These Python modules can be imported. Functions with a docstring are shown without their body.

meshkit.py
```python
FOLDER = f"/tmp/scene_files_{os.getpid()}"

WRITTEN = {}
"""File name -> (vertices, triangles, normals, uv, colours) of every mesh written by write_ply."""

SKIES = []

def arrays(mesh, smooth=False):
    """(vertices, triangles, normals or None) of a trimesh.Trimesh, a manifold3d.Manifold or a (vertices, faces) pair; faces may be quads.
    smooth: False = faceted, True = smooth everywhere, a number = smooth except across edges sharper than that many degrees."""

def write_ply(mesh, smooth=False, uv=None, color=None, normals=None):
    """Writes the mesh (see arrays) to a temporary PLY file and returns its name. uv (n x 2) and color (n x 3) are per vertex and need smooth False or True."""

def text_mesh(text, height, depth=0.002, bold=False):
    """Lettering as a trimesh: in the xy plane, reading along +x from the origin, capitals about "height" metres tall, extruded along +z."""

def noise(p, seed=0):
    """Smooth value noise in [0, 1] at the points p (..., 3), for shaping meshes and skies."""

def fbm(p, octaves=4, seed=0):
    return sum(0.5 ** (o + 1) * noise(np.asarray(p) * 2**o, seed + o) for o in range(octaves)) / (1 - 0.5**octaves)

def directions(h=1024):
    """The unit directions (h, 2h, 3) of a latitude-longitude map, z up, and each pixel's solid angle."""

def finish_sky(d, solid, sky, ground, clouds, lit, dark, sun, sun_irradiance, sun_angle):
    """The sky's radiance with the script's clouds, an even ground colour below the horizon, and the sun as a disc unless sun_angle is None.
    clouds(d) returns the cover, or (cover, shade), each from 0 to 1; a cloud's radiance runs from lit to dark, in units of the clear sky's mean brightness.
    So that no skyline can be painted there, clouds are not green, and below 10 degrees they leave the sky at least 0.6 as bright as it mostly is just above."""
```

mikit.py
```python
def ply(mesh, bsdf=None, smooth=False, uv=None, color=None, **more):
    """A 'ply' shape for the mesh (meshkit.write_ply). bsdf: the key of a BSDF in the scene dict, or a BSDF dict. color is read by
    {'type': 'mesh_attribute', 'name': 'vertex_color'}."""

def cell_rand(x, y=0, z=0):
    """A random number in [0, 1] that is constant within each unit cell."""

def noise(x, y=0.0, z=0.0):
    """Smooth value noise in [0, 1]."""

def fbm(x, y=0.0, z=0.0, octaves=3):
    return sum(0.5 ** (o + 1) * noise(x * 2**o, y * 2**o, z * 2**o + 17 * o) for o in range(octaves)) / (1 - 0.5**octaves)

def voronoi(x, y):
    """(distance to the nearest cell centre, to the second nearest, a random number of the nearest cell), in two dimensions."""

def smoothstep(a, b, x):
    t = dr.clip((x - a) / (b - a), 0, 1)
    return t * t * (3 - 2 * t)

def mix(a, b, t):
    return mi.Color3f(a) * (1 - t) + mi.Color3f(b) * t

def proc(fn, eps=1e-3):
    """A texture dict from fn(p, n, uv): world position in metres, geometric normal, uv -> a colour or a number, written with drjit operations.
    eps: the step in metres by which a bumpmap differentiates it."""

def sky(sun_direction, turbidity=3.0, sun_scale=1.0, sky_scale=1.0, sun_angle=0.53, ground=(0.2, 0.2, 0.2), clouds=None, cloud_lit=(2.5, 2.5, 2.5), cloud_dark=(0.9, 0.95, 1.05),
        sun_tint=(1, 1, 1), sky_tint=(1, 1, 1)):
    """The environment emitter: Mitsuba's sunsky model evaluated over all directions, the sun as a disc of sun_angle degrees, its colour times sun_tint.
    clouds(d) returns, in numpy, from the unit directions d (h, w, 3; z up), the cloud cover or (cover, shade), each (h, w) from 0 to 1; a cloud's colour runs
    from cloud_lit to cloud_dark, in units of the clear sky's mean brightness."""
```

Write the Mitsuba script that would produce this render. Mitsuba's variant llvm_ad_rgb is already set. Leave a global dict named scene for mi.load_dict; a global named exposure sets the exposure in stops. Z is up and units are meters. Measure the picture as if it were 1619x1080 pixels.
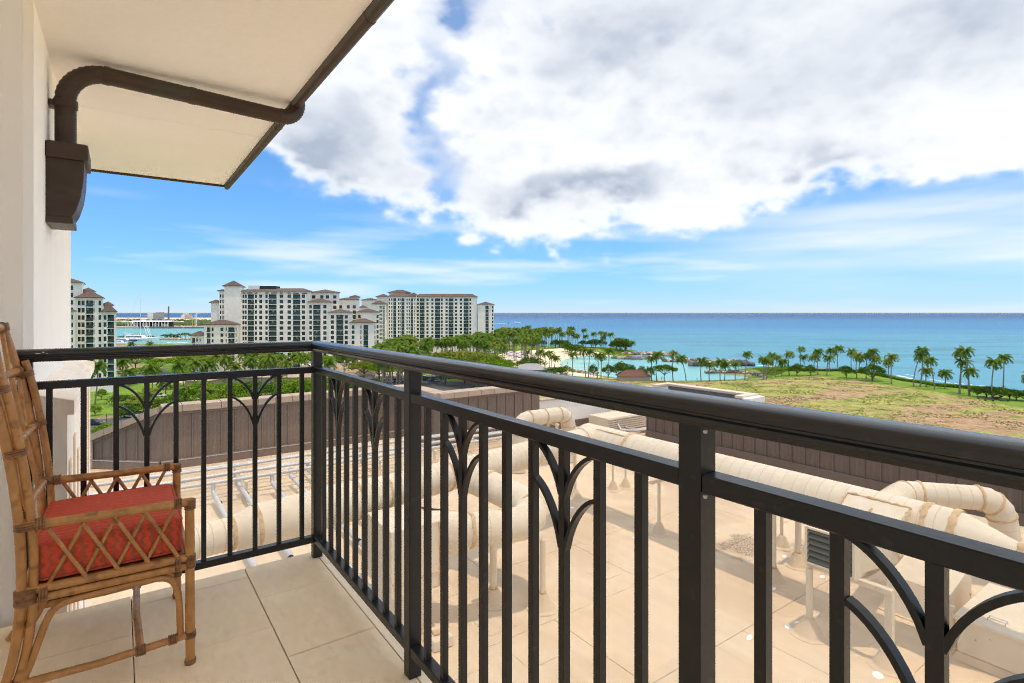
import math, random
import numpy as np
import trimesh, shapely
from shapely.geometry import Polygon, LineString, Point
from shapely import affinity
from scipy.spatial import Delaunay
import drjit as dr
import mitsuba as mi
import mikit, meshkit
from mikit import proc, noise, fbm, voronoi, cell_rand, smoothstep, mix

T = mi.ScalarTransform4f
PI = math.pi
rng = np.random.default_rng(7)
scene, labels = {}, {}

# ------------------------------------------------------------------ camera, sky, exposure
ZC = 35.0                       # eye height above the sea
FZ = ZC - 1.207                 # balcony floor
RZ = ZC - 5.2                   # flat roof under the balcony
F = 870.0 / 1619.0              # focal length in picture widths
scene['camera'] = {
    'type': 'perspective', 'fov': 2 * math.degrees(math.atan(0.5 / F)), 'fov_axis': 'x',
    'principal_point_offset_x': 0.0, 'principal_point_offset_y': 45.0 / 1080.0,
    'near_clip': 0.05, 'far_clip': 400000.0,
    'to_world': T().look_at(origin=[0, 0, ZC], target=[0, 1, ZC], up=[0, 0, 1])}
exposure = 1.78


def sky_clouds(d):
    """Cloud cover and shade by direction: a wide cumulus bank with a flat base over the sea, thin cirrus under it."""
    az = np.degrees(np.arctan2(d[..., 0], d[..., 1]))
    el = np.degrees(np.arcsin(np.clip(d[..., 2], -1, 1)))
    # noise lives in space, so that it has no seam and no pole; low clouds are squeezed towards the horizon
    q = d / np.maximum(np.abs(d[..., 2:]) * 0.45 + 0.55, 0.2)
    p = np.stack([q[..., 0] * 6.5, q[..., 1] * 6.5, d[..., 2] * 11], -1)
    n1 = meshkit.fbm(p * 0.9 + 3.1, 7, 3)
    n2 = meshkit.fbm(p * 2.3 + 9.7, 6, 11)
    n4 = meshkit.fbm(p * 0.55 + 1.7, 5, 31)
    n3 = meshkit.fbm(np.stack([d[..., 0] * 3.2 + d[..., 2] * 2, d[..., 1] * 3.2, d[..., 2] * 26], -1) + 5, 6, 21)
    # billows: rounded lumps with creases between them
    bil = 1 - np.abs(2 * meshkit.fbm(p * 1.6 + 21, 5, 41) - 1) * 2.2
    wa, we = az + (n1 - .5) * 13 + (n2 - .5) * 5, el + (n4 - .5) * 7 + (n2 - .5) * 5

    def bump(a0, e0, ra, re):
        return np.exp(-(((wa - a0) / ra) ** 2 + ((we - e0) / re) ** 2))
    base = np.interp(az, [-180, -90, -45, -30, -24.5, -20, -16, -11.5, -8, -5, 0, 5, 10, 14, 17, 20, 24, 28, 33, 38, 42.5, 60, 100, 160, 180],
                     [23, 24, 24, 19, 15.5, 12.7, 11.8, 10.6, 9.8, 8.4, 7.9, 8.0, 8.3, 8.0, 8.6, 8.9, 10.2, 11.4, 11.3, 11.2, 11.0, 11.5, 12.5, 13, 23])
    t = (el - base) + (n1 - 0.5) * 5.0 + (n2 - 0.5) * 6.0 + (bil - .5) * 0.8
    cover = 1 / (1 + np.exp(-t * 2.9))
    gap = 0.85 * bump(-8.0, 20.0, 2.4, 5.5) + 0.6 * bump(-9.5, 14.2, 1.6, 1.8) + 0.9 * bump(-5.0, 29.3, 3.4, 2.2) + 0.5 * bump(4.5, 31, 2.2, 1.6)
    cover = cover * np.clip(1 - 1.1 * np.clip(gap - 0.18, 0, 1) * (0.15 + 1.7 * n2), 0.18, 1)
    high = np.clip((el - 34) / 14, 0, 1)
    cover = cover * (1 - high * np.clip((0.47 - n1) * 8, 0, 1) * 0.85)
    low = np.exp(-((el - 5.0) / 4.4) ** 2)
    wisps = np.clip((n3 - 0.53) * 5.0, 0, 1) * low * 0.62
    veil = np.clip((az - 13) / 18, 0, 1) * np.exp(-((el - 6.0) / 3.3) ** 2) * np.clip(0.25 + 1.7 * (n3 - 0.28), 0, 1)
    haze = 0.50 * np.exp(-np.clip(el, 0, 90) / 2.0)
    cover = np.clip(1 - (1 - cover) * (1 - np.clip(wisps, 0, 1)) * (1 - np.clip(veil, 0, .88)) * (1 - haze), 0, 1)
    shade = (0.85 * bump(10.0, 11.7, 5.5, 1.9) + 0.60 * bump(3.0, 12.0, 5.0, 1.9) + 0.62 * bump(29.5, 13.6, 5.2, 1.9) + 0.75 * bump(-17.5, 17.0, 4.8, 3.2)
             + 0.55 * bump(14, 26.5, 9, 4.0) + 0.50 * bump(40, 24, 9, 5) + 0.35 * bump(24, 20, 8, 3))
    bil2 = 1 - np.abs(2 * meshkit.fbm(p * 3.7 + 51, 5, 61) - 1) * 2.2
    puff = 0.24 * np.clip(0.72 - bil, 0, 1) + 0.10 * np.clip(0.70 - bil2, 0, 1) + 0.42 * np.clip(0.54 - n2, 0, 1)
    shade = shade * (0.45 + 1.1 * n2) + 0.60 * np.clip(n4 - 0.46, 0, 1) + puff
    inside = np.clip(t / 2.5, 0, 1)
    return cover, np.clip(shade * inside, 0, 1)


scene['sky_light'] = mikit.sky((0.10, -0.15, 1.0), turbidity=2.6, sun_scale=0.375, sun_tint=(1.0, 0.97, 0.92), sky_scale=1.0, clouds=sky_clouds,
                               cloud_lit=(2.62, 2.68, 2.76), cloud_dark=(1.15, 1.34, 1.66), sky_tint=(0.58, 0.99, 1.33), ground=(0.33, 0.31, 0.27))

# ------------------------------------------------------------------ frames and helpers
TH = math.radians(35.45)
CT, ST = math.cos(TH), math.sin(TH)
RB = np.array([[CT, -ST, 0], [ST, CT, 0], [0, 0, 1.0]])


def W(a, b, z=0.0):
    """Balcony frame (a: out past the long railing, b: along it, away) to the world; z over the balcony floor."""
    return np.array([a * CT - b * ST, a * ST + b * CT, z + FZ])


def AT(px, py, z=None, y=None):
    """Survey of the site from the eye: the point seen at a picture position on the level z, or at the distance y."""
    r, s = (px - 809.5) / 870.0, (py - 495.0) / 870.0
    if y is None:
        y = (ZC - z) / s
    return np.array([r * y, y, ZC - s * y])


class MB:
    """Collects pieces of one mesh."""

    def __init__(self):
        self.v, self.f, self.n = [], [], 0

    def add(self, v, f):
        v, f = np.asarray(v, float), np.asarray(f, int)
        if f.ndim == 2 and f.shape[1] == 4:
            f = np.vstack([f[:, [0, 1, 2]], f[:, [0, 2, 3]]])
        self.v.append(v); self.f.append(f + self.n); self.n += len(v)
        return self

    def mesh(self, m):
        return self.add(m.vertices, m.faces)

    def box(self, lo, hi, R=None, c=None):
        lo, hi = np.minimum(lo, hi), np.maximum(lo, hi)
        v = np.array([[x, y, z] for x in (lo[0], hi[0]) for y in (lo[1], hi[1]) for z in (lo[2], hi[2])], float)
        if R is not None:
            v = v @ np.asarray(R).T
        if c is not None:
            v = v + c
        return self.add(v, BOXF)

    def bbox(self, lo, hi, e=0.004):
        """A box with chamfered edges."""
        lo, hi = np.minimum(lo, hi).astype(float), np.maximum(lo, hi).astype(float)
        pts = []
        for k in range(3):
            for sx in (0, 1):
                for sy in (0, 1):
                    for sz in (0, 1):
                        p = np.array([(lo, hi)[sx][0] + (e, -e)[sx], (lo, hi)[sy][1] + (e, -e)[sy], (lo, hi)[sz][2] + (e, -e)[sz]])
                        p[k] = (lo, hi)[(sx, sy, sz)[k]][k]
                        pts.append(p)
        h = trimesh.convex.convex_hull(np.array(pts))
        return self.add(h.vertices, h.faces)

    def hull(self, pts):
        h = trimesh.convex.convex_hull(np.asarray(pts, float))
        return self.add(h.vertices, h.faces)

    def beam(self, p0, p1, w, h, up=(0, 0, 1)):
        p0, p1 = np.asarray(p0, float), np.asarray(p1, float)
        d = p1 - p0
        L = np.linalg.norm(d); d = d / L
        s = np.cross(d, up); s = s / np.linalg.norm(s); u = np.cross(s, d)
        v = [p0 + d * t * L + s * a * w / 2 + u * b * h / 2 for t in (0, 1) for a in (-1, 1) for b in (-1, 1)]
        return self.add(v, BOXF)

    def tube(self, pts, r, n=10, cap=True, flat=None):
        p = np.asarray(pts, float)
        m = len(p)
        r = np.broadcast_to(np.asarray(r, float), (m,))
        t = np.empty_like(p)
        t[0], t[-1] = p[1] - p[0], p[-1] - p[-2]
        if m > 2:
            d = p[1:] - p[:-1]
            d = d / (np.linalg.norm(d, axis=1, keepdims=True) + 1e-12)
            t[1:-1] = d[1:] + d[:-1]
        t = t / (np.linalg.norm(t, axis=1, keepdims=True) + 1e-12)
        x = np.cross(t[0], [0, 0, 1.0])
        if np.linalg.norm(x) < 1e-3:
            x = np.array([1.0, 0, 0])
        x = x / np.linalg.norm(x)
        ang = np.arange(n) * 2 * PI / n
        rings = []
        for i in range(m):
            x = x - t[i] * (x @ t[i]); x = x / np.linalg.norm(x)
            y = np.cross(t[i], x)
            rings.append(p[i] + r[i] * (np.cos(ang)[:, None] * x + np.sin(ang)[:, None] * y))
        v = np.vstack(rings)
        i, j = np.meshgrid(np.arange(m - 1), np.arange(n), indexing='ij')
        q = np.stack([i * n + j, i * n + (j + 1) % n, (i + 1) * n + (j + 1) % n, (i + 1) * n + j], -1).reshape(-1, 4)
        f = np.vstack([q[:, [0, 1, 2]], q[:, [0, 2, 3]]])
        if cap:
            v = np.vstack([v, p[:1], p[-1:]])
            k = np.arange(n)
            f = np.vstack([f, np.stack([(k + 1) % n, k, k * 0 + m * n], 1), np.stack([(m - 1) * n + k, (m - 1) * n + (k + 1) % n, k * 0 + m * n + 1], 1)])
        return self.add(v, f)

    def lathe(self, prof, base=(0, 0, 0), n=20, R=None):
        """prof: (radius, height) from bottom to top."""
        prof = np.asarray(prof, float)
        m = len(prof)
        ang = np.arange(n) * 2 * PI / n
        v = np.vstack([np.stack([r * np.cos(ang), r * np.sin(ang), 0 * ang + h], 1) for r, h in prof])
        i, j = np.meshgrid(np.arange(m - 1), np.arange(n), indexing='ij')
        q = np.stack([i * n + j, i * n + (j + 1) % n, (i + 1) * n + (j + 1) % n, (i + 1) * n + j], -1).reshape(-1, 4)
        if R is not None:
            v = v @ np.asarray(R).T
        return self.add(v + np.asarray(base), q)

    def prism(self, poly, z0, z1, M=None):
        """A shapely polygon or point list extruded from z0 to z1; M: 3x3, then the mesh's own frame."""
        if not isinstance(poly, Polygon):
            poly = Polygon(poly)
        m = trimesh.creation.extrude_polygon(shapely.geometry.polygon.orient(poly), z1 - z0, engine='earcut')
        v = m.vertices + [0, 0, z0]
        if M is not None:
            v = v @ np.asarray(M).T
        return self.add(v, m.faces)

    def get(self, local=False):
        v, f = np.vstack(self.v), np.vstack(self.f)
        if local:
            v = v @ RB.T + [0, 0, FZ]
        return trimesh.Trimesh(v, f, process=False)


BOXF = np.array([[0, 1, 3], [0, 3, 2], [4, 6, 7], [4, 7, 5], [0, 4, 5], [0, 5, 1], [2, 3, 7], [2, 7, 6], [0, 2, 6], [0, 6, 4], [1, 5, 7], [1, 7, 3]])
BOXF = BOXF[:, ::1]
_counts = {}


def numbered(name):
    k = _counts.get(name, 0)
    _counts[name] = k + 1
    return name if k == 0 else f'{name}_{k:03d}'


def thing(name, label, cat, group=None):
    key = numbered(name)
    labels[key] = {'label': label, 'category': cat}
    if group:
        labels[key]['group'] = group
    return key


def struct(name, label=None):
    key = numbered(name)
    labels[key] = {'kind': 'structure'}
    if label:
        labels[key]['label'] = label
    return key


def shape_of(mesh, mat, smooth=False, **more):
    return mikit.ply(mesh, 'mat_' + mat, smooth, **more)


def put(key, mb, mat, smooth=False, local=False, uv=None):
    m = mb.get(local) if isinstance(mb, MB) else mb
    scene[key] = shape_of(m, mat, smooth, uv=uv)
    return key


def part(parent, name, mb, mat, smooth=False, local=False, label=None, kind=None):
    key = numbered(f'{parent}__{name}')
    put(key, mb, mat, smooth, local)
    if label or kind:
        labels[key] = {}
        if label: labels[key]['label'] = label
        if kind: labels[key]['kind'] = kind
    return key


def copy_part(parent, name, shape, M):
    key = numbered(f'{parent}__{name}')
    scene[key] = {**shape, 'to_world': T(np.asarray(M, float).tolist()) if not isinstance(M, T) else M}
    return key


def mat4(R=None, t=(0, 0, 0), s=1.0):
    m = np.eye(4)
    m[:3, :3] = (np.eye(3) if R is None else np.asarray(R)) * s
    m[:3, 3] = t
    return m


def rotz(a):
    c, s = math.cos(a), math.sin(a)
    return np.array([[c, -s, 0], [s, c, 0], [0, 0, 1.0]])


def arc_corner(p, corner, q, R, n=6):
    """Points of a fillet of radius R at the corner between p and q."""
    p, c, q = (np.asarray(x, float) for x in (p, corner, q))
    d1, d2 = (p - c) / np.linalg.norm(p - c), (q - c) / np.linalg.norm(q - c)
    ang = math.acos(np.clip(d1 @ d2, -1, 1))
    t = R / math.tan(ang / 2)
    bis = (d1 + d2) / np.linalg.norm(d1 + d2)
    o = c + bis * R / math.sin(ang / 2)
    a, b = c + d1 * t - o, c + d2 * t - o
    w = math.acos(np.clip(a @ b / R ** 2, -1, 1))
    return [o + (math.sin((1 - k) * w) * a + math.sin(k * w) * b) / math.sin(w) for k in np.linspace(0, 1, n)]


ORD = ('first second third fourth fifth sixth seventh eighth ninth tenth eleventh twelfth thirteenth fourteenth fifteenth sixteenth seventeenth eighteenth nineteenth twentieth '
       'twenty-first twenty-second twenty-third twenty-fourth twenty-fifth twenty-sixth twenty-seventh twenty-eighth twenty-ninth thirtieth thirty-first thirty-second').split()

# ------------------------------------------------------------------ materials


def C3(r, g, b):
    return mi.Color3f(r, g, b)


def rgb(*c):
    return {'type': 'rgb', 'value': list(c)}


def principled(name, color, rough=0.5, bump=None, bscale=0.002, beps=0.002, two=True, **more):
    d = {'type': 'principled', 'base_color': color if isinstance(color, dict) else rgb(*color), 'roughness': rough, **more}
    if bump is not None:
        d = {'type': 'bumpmap', 'arbitrary': proc(bump, beps), 'scale': bscale, 'bsdf': d}
    scene['mat_' + name] = {'type': 'twosided', 'bsdf': d} if two else d


def diffuse(name, color):
    scene['mat_' + name] = {'type': 'twosided', 'bsdf': {'type': 'diffuse', 'reflectance': color if isinstance(color, dict) else rgb(*color)}}


def AB(p):
    return p.x * CT + p.y * ST, -p.x * ST + p.y * CT


def c_stucco(p, n, uv):
    a, b = AB(p)
    g = fbm(a * 2.2, b * 2.2, p.z * 1.3)
    streak = fbm(a * 14, b * 14, p.z * 0.9)
    return C3(0.95, 0.925, 0.885) * (0.93 + 0.09 * g) * (0.955 + 0.09 * streak)


def h_stucco(p, n, uv):
    return fbm(p.x * 160, p.y * 160, p.z * 160, 3)


principled('stucco', proc(c_stucco), 0.9, h_stucco, 0.0022, 0.0015, specular=0.2)


def c_soffit(p, n, uv):
    return C3(0.93, 0.905, 0.86) * (0.96 + 0.06 * fbm(p.x * 1.4, p.y * 1.4, 0)) * (0.985 + 0.03 * noise(p.x * 60, p.y * 60, 0))


principled('soffit_paint', proc(c_soffit), 0.85, specular=0.2)


def c_copper(p, n, uv):
    g = fbm(p.x * 9, p.y * 9, p.z * 9, 4)
    v = smoothstep(0.56, 0.74, fbm(p.x * 5 + 9, p.y * 5, p.z * 13, 4))
    return mix(C3(0.052, 0.030, 0.020) * (0.65 + 0.8 * g), C3(0.055, 0.062, 0.044), v * 0.65)


def h_copper(p, n, uv):
    return fbm(p.x * 40, p.y * 40, p.z * 40, 3)


principled('copper', proc(c_copper), 0.42, h_copper, 0.0012, 0.002, specular=0.4)


def c_bronze(p, n, uv):
    g = noise(p.x * 30, p.y * 30, p.z * 30)
    sp = smoothstep(0.80, 0.9, noise(p.x * 70, p.y * 70, p.z * 70))
    return C3(0.0165, 0.0172, 0.0188) * (0.85 + 0.3 * g) + sp * 0.008


def h_bronze(p, n, uv):
    return noise(p.x * 300, p.y * 300, p.z * 300)


principled('bronze_paint', proc(c_bronze), proc(lambda p, n, uv: 0.20 + 0.22 * fbm(p.x * 6, p.y * 6, p.z * 6, 3)), h_bronze, 0.00008, 0.001, specular=0.3, clearcoat=0.2, clearcoat_gloss=0.85)
principled('bronze_handrail', proc(c_bronze), 0.22, specular=0.4, clearcoat=0.45, clearcoat_gloss=0.88)


def c_tile(p, n, uv):
    a, b = AB(p)
    k = cell_rand(dr.floor((a - 0.04) / 0.44), dr.floor(b / 0.2426))
    v = fbm(a * 7 + k * 3, b * 3.2, 0, 4)
    fine = fbm(a * 60, b * 25, 1, 3)
    pits = smoothstep(0.71, 0.80, fbm(a * 34, b * 16, 2, 3))
    return mix(C3(0.92, 0.725, 0.475), C3(0.95, 0.81, 0.60), v) * (0.93 + 0.12 * fine) * (1 - 0.05 * pits)


principled('floor_tile', proc(c_tile), 0.5, specular=0.3)
diffuse('grout', (0.50, 0.39, 0.27))


def c_rattan(p, n, uv):
    g = fbm(p.x * 14, p.y * 14, p.z * 14, 3)
    st = fbm(p.x * 60, p.y * 60, p.z * 22, 3)
    dark = smoothstep(0.60, 0.76, fbm(p.x * 22 + 5, p.y * 22, p.z * 30, 3))
    return mix(C3(0.57, 0.275, 0.090), C3(0.27, 0.112, 0.034), g * 0.5 + 0.5 * dark) * (0.58 + 0.56 * st)


principled('rattan', proc(c_rattan), 0.30, specular=0.5)


def c_wrap(p, n, uv):
    return C3(0.21, 0.098, 0.040) * (0.6 + 0.9 * noise(p.x * 90, p.y * 90, p.z * 90))


principled('cane_wrap', proc(c_wrap), 0.45, specular=0.5)


def cushion_pat(p):
    a, b = AB(p)
    z = p.z - FZ
    wav = 0.0045 * dr.sin(z * 2 * PI / 0.034) + 0.003 * noise(a * 40, b * 40, z * 40)
    u = dr.select(z > 0.4965, b * 1.0 + 0.0035 * dr.sin(a * 2 * PI / 0.05), a + b * 0.6 + wav)
    return u, a, b, z


def c_cushion(p, n, uv):
    u, a, b, z = cushion_pat(p)
    s = 0.5 + 0.5 * dr.sin(u * 2 * PI / 0.026)
    s2 = 0.5 + 0.5 * dr.sin(u * 2 * PI / 0.047 + 1.3)
    w = fbm(a * 160, b * 160, z * 160, 2)
    k = smoothstep(0.35, 0.75, s * 0.75 + s2 * 0.35)
    k = k * dr.select(z > 0.4965, 0.5, 0.75)
    return mix(C3(0.62, 0.078, 0.040), C3(0.30, 0.090, 0.045), k) * (0.80 + 0.40 * w)


def h_cushion(p, n, uv):
    u, a, b, z = cushion_pat(p)
    return 0.5 * dr.sin(u * 2 * PI / 0.026) + fbm(a * 300, b * 300, z * 300, 2)


principled('cushion_fabric', proc(c_cushion), 0.8, h_cushion, 0.0007, 0.001, sheen=0.5, specular=0.2)


def c_roof(p, n, uv):
    a, b = AB(p)
    k = cell_rand(dr.floor(a / 1.9), dr.floor(b / 6.0 + 0.37 * dr.floor(a / 1.9)))
    big = fbm(a * 0.35, b * 0.35, 0, 4)
    mid = fbm(a * 1.6, b * 1.6, 4, 4)
    streak = fbm(a * 5, b * 0.9, 7, 3)
    x0, y0 = a - 13.7, b - 7.0
    dirt = smoothstep(0.50, 0.66, fbm(a * 0.55 + 3, b * 0.55, 3, 4))
    c = mix(C3(0.665, 0.550, 0.405), C3(0.585, 0.455, 0.315), big * 0.8 + 0.3 * (mid - 0.5)) * (0.945 + 0.10 * k)
    c = c * (0.93 + 0.13 * streak)
    c = mix(c, C3(0.74, 0.50, 0.29), smoothstep(0.5, 0.72, fbm(a * 0.8 + 11, b * 2.2, 6, 4)) * 0.16)
    c = mix(c, C3(0.42, 0.29, 0.185), dirt * 0.30)
    # ponding stains with a dried mud pattern beside the long duct
    d1 = dr.sqrt(dr.square((a - 11.55) / 0.95) + dr.square((b - 6.95) / 0.50))
    d2 = dr.sqrt(dr.square((a - 12.05) / 0.8) + dr.square((b - 5.75) / 0.75))
    f1, f2, _ = voronoi(a * 15, b * 15)
    e = fbm(a * 3, b * 3, 5, 4)
    m = smoothstep(1.15, 0.55, dr.minimum(d1, d2) + (e - 0.5) * 1.3)
    crack = smoothstep(0.10, 0.34, f2 - f1 + (e - 0.5) * 0.3)
    c = mix(c, mix(C3(0.07, 0.055, 0.045), C3(0.40, 0.32, 0.25), crack), m * 0.6)
    return c


principled('membrane', proc(c_roof), 0.7, specular=0.25)


def c_duct(p, n, uv):
    g = fbm(p.x * 1.3, p.y * 1.3, p.z * 2.0, 4)
    st = fbm(p.x * 7, p.y * 7, p.z * 1.2, 3)
    spots = smoothstep(0.93, 0.96, noise(p.x * 22, p.y * 22, p.z * 22)) * smoothstep(0.5, 0.7, noise(p.x * 1.1, p.y * 1.1, 3))
    c = mix(C3(0.685, 0.605, 0.480), C3(0.60, 0.505, 0.37), g * 0.75) * (0.91 + 0.16 * st)
    return mix(c, C3(0.25, 0.16, 0.09), spots * 0.6)


principled('duct_paint', proc(c_duct), 0.5, specular=0.4)

principled('duct_seam', proc(lambda p, n, uv: c_duct(p, n, uv) * C3(0.86, 0.82, 0.76)), 0.6, specular=0.3)


def c_seal(p, n, uv):
    return mix(C3(0.67, 0.52, 0.34), C3(0.42, 0.27, 0.14), fbm(p.x * 18, p.y * 18, p.z * 18, 3))


principled('sealant', proc(c_seal), 0.8, specular=0.2)


def c_brown(p, n, uv):
    g = fbm(p.x * 0.9, p.y * 0.9, p.z * 1.5, 3)
    st = fbm(p.x * 11, p.y * 11, p.z * 0.5, 3)
    sp = smoothstep(0.86, 0.9, noise(p.x * 9, p.y * 9, p.z * 9))
    return mix(C3(0.225, 0.170, 0.138), C3(0.190, 0.143, 0.117), g) * (0.88 + 0.24 * st) + 0.04 * sp


principled('brown_metal', proc(c_brown), 0.5, specular=0.4)
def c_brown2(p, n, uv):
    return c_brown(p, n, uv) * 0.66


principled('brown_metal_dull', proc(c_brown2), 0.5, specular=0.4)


def c_coping(p, n, uv):
    a, b = AB(p)
    g = fbm(p.x * 1.2, p.y * 1.2, p.z * 2, 3)
    return mix(C3(0.47, 0.375, 0.29), C3(0.39, 0.30, 0.23), g) * (0.9 + 0.2 * noise(p.x * 6, p.y * 6, p.z * 6))


principled('coping_paint', proc(c_coping), 0.6, specular=0.3)


def c_silver(p, n, uv):
    return C3(0.56, 0.56, 0.56) * (0.82 + 0.3 * fbm(p.x * 3, p.y * 3, p.z * 8, 3))


principled('galvanised', proc(c_silver), 0.5, metallic=0.2, specular=0.5)
principled('white_paint', (0.78, 0.77, 0.74), 0.6, specular=0.3)
principled('black_strap', (0.03, 0.03, 0.03), 0.6)
principled('grey_slat', (0.17, 0.165, 0.135), 0.75, specular=0.2)


def c_patch(p, n, uv):
    a, b = AB(p)
    z = p.z - FZ
    w = fbm(b * 1.7, z * 1.1, a * 6, 4)
    strip = smoothstep(0.02, 0.05, dr.abs(w - 0.47)) 
    pale = smoothstep(0.48, 0.52, fbm(b * 1.2 + 7, z * 0.8, a * 3, 3))
    c = mix(C3(0.93, 0.79, 0.66), C3(0.95, 0.87, 0.78), pale)
    return mix(C3(0.95, 0.91, 0.85), c, strip) * (0.95 + 0.1 * fbm(b * 20, z * 20, a * 20, 2))


principled('patched_render', proc(c_patch), 0.9, h_stucco, 0.002, 0.0015, specular=0.2)

# ------------------------------------------------------------------ the building that carries the balcony
AC, BC = 0.796, 2.79            # railing corner post in the balcony frame
SOF = 2.57                      # soffit over the floor
AG = 0.897                      # gutter line

fl = struct('balcony_floor')
put(fl, MB().box((-1.6, -2.2, -0.26), (0.86, 2.855, -0.012)), 'grout', local=True)
col = 0
for a0, a1 in [(-1.6, -1.282), (-1.282, -0.842), (-0.842, -0.402), (-0.402, 0.038), (0.038, 0.478), (0.478, 0.80), (0.80, 0.86)]:
    off = 2.03 if col % 2 == 1 else 2.2645
    bb = sorted(b for b in [off + 0.485 * k for k in range(-9, 3)] if -1.5 < b < 2.82)
    ed = [-2.2] + bb + [2.855]
    if a1 > 0.83:
        ed = [-2.2] + [-1.2 + 0.97 * k for k in range(5) if -1.2 + 0.97 * k < 2.8] + [2.855]
    for b0, b1 in zip(ed[:-1], ed[1:]):
        if b1 < -0.1 and a1 < 0:
            continue
        g = 0.0016
        dz = float(rng.uniform(-0.0006, 0.0006))
        part(fl, 'tile', MB().bbox((a0 + g, b0 + g, -0.011), (a1 - g, b1 - g, dz), 0.0014), 'floor_tile', local=True)
    col += 1

wl = thing('building_wall', 'cream stucco wall of the near building at the left edge of the photo', 'wall')
foot = [(-2.4, 2.92), (-0.317, 2.92), (-0.342, 3.156), (-0.307, 3.156), (-0.307, 5.37), (-2.4, 5.37)]
part(wl, 'corner_pier', MB().prism(foot, -0.3, SOF), 'stucco', local=True)
part(wl, 'side_wall', MB().box((-1.75, -2.4, -0.02), (-1.6, 2.918, SOF)), 'stucco', local=True)
part(wl, 'wall_below', MB().box((-2.4, -2.6, -33), (0.80, 2.80, -0.262)), 'stucco', local=True)
part(wl, 'wall_foot', MB().prism([(-2.4, 2.921), (-0.3, 2.921), (-0.3, 5.365), (-2.4, 5.365)], -33, -0.302), 'stucco', local=True)

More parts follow.
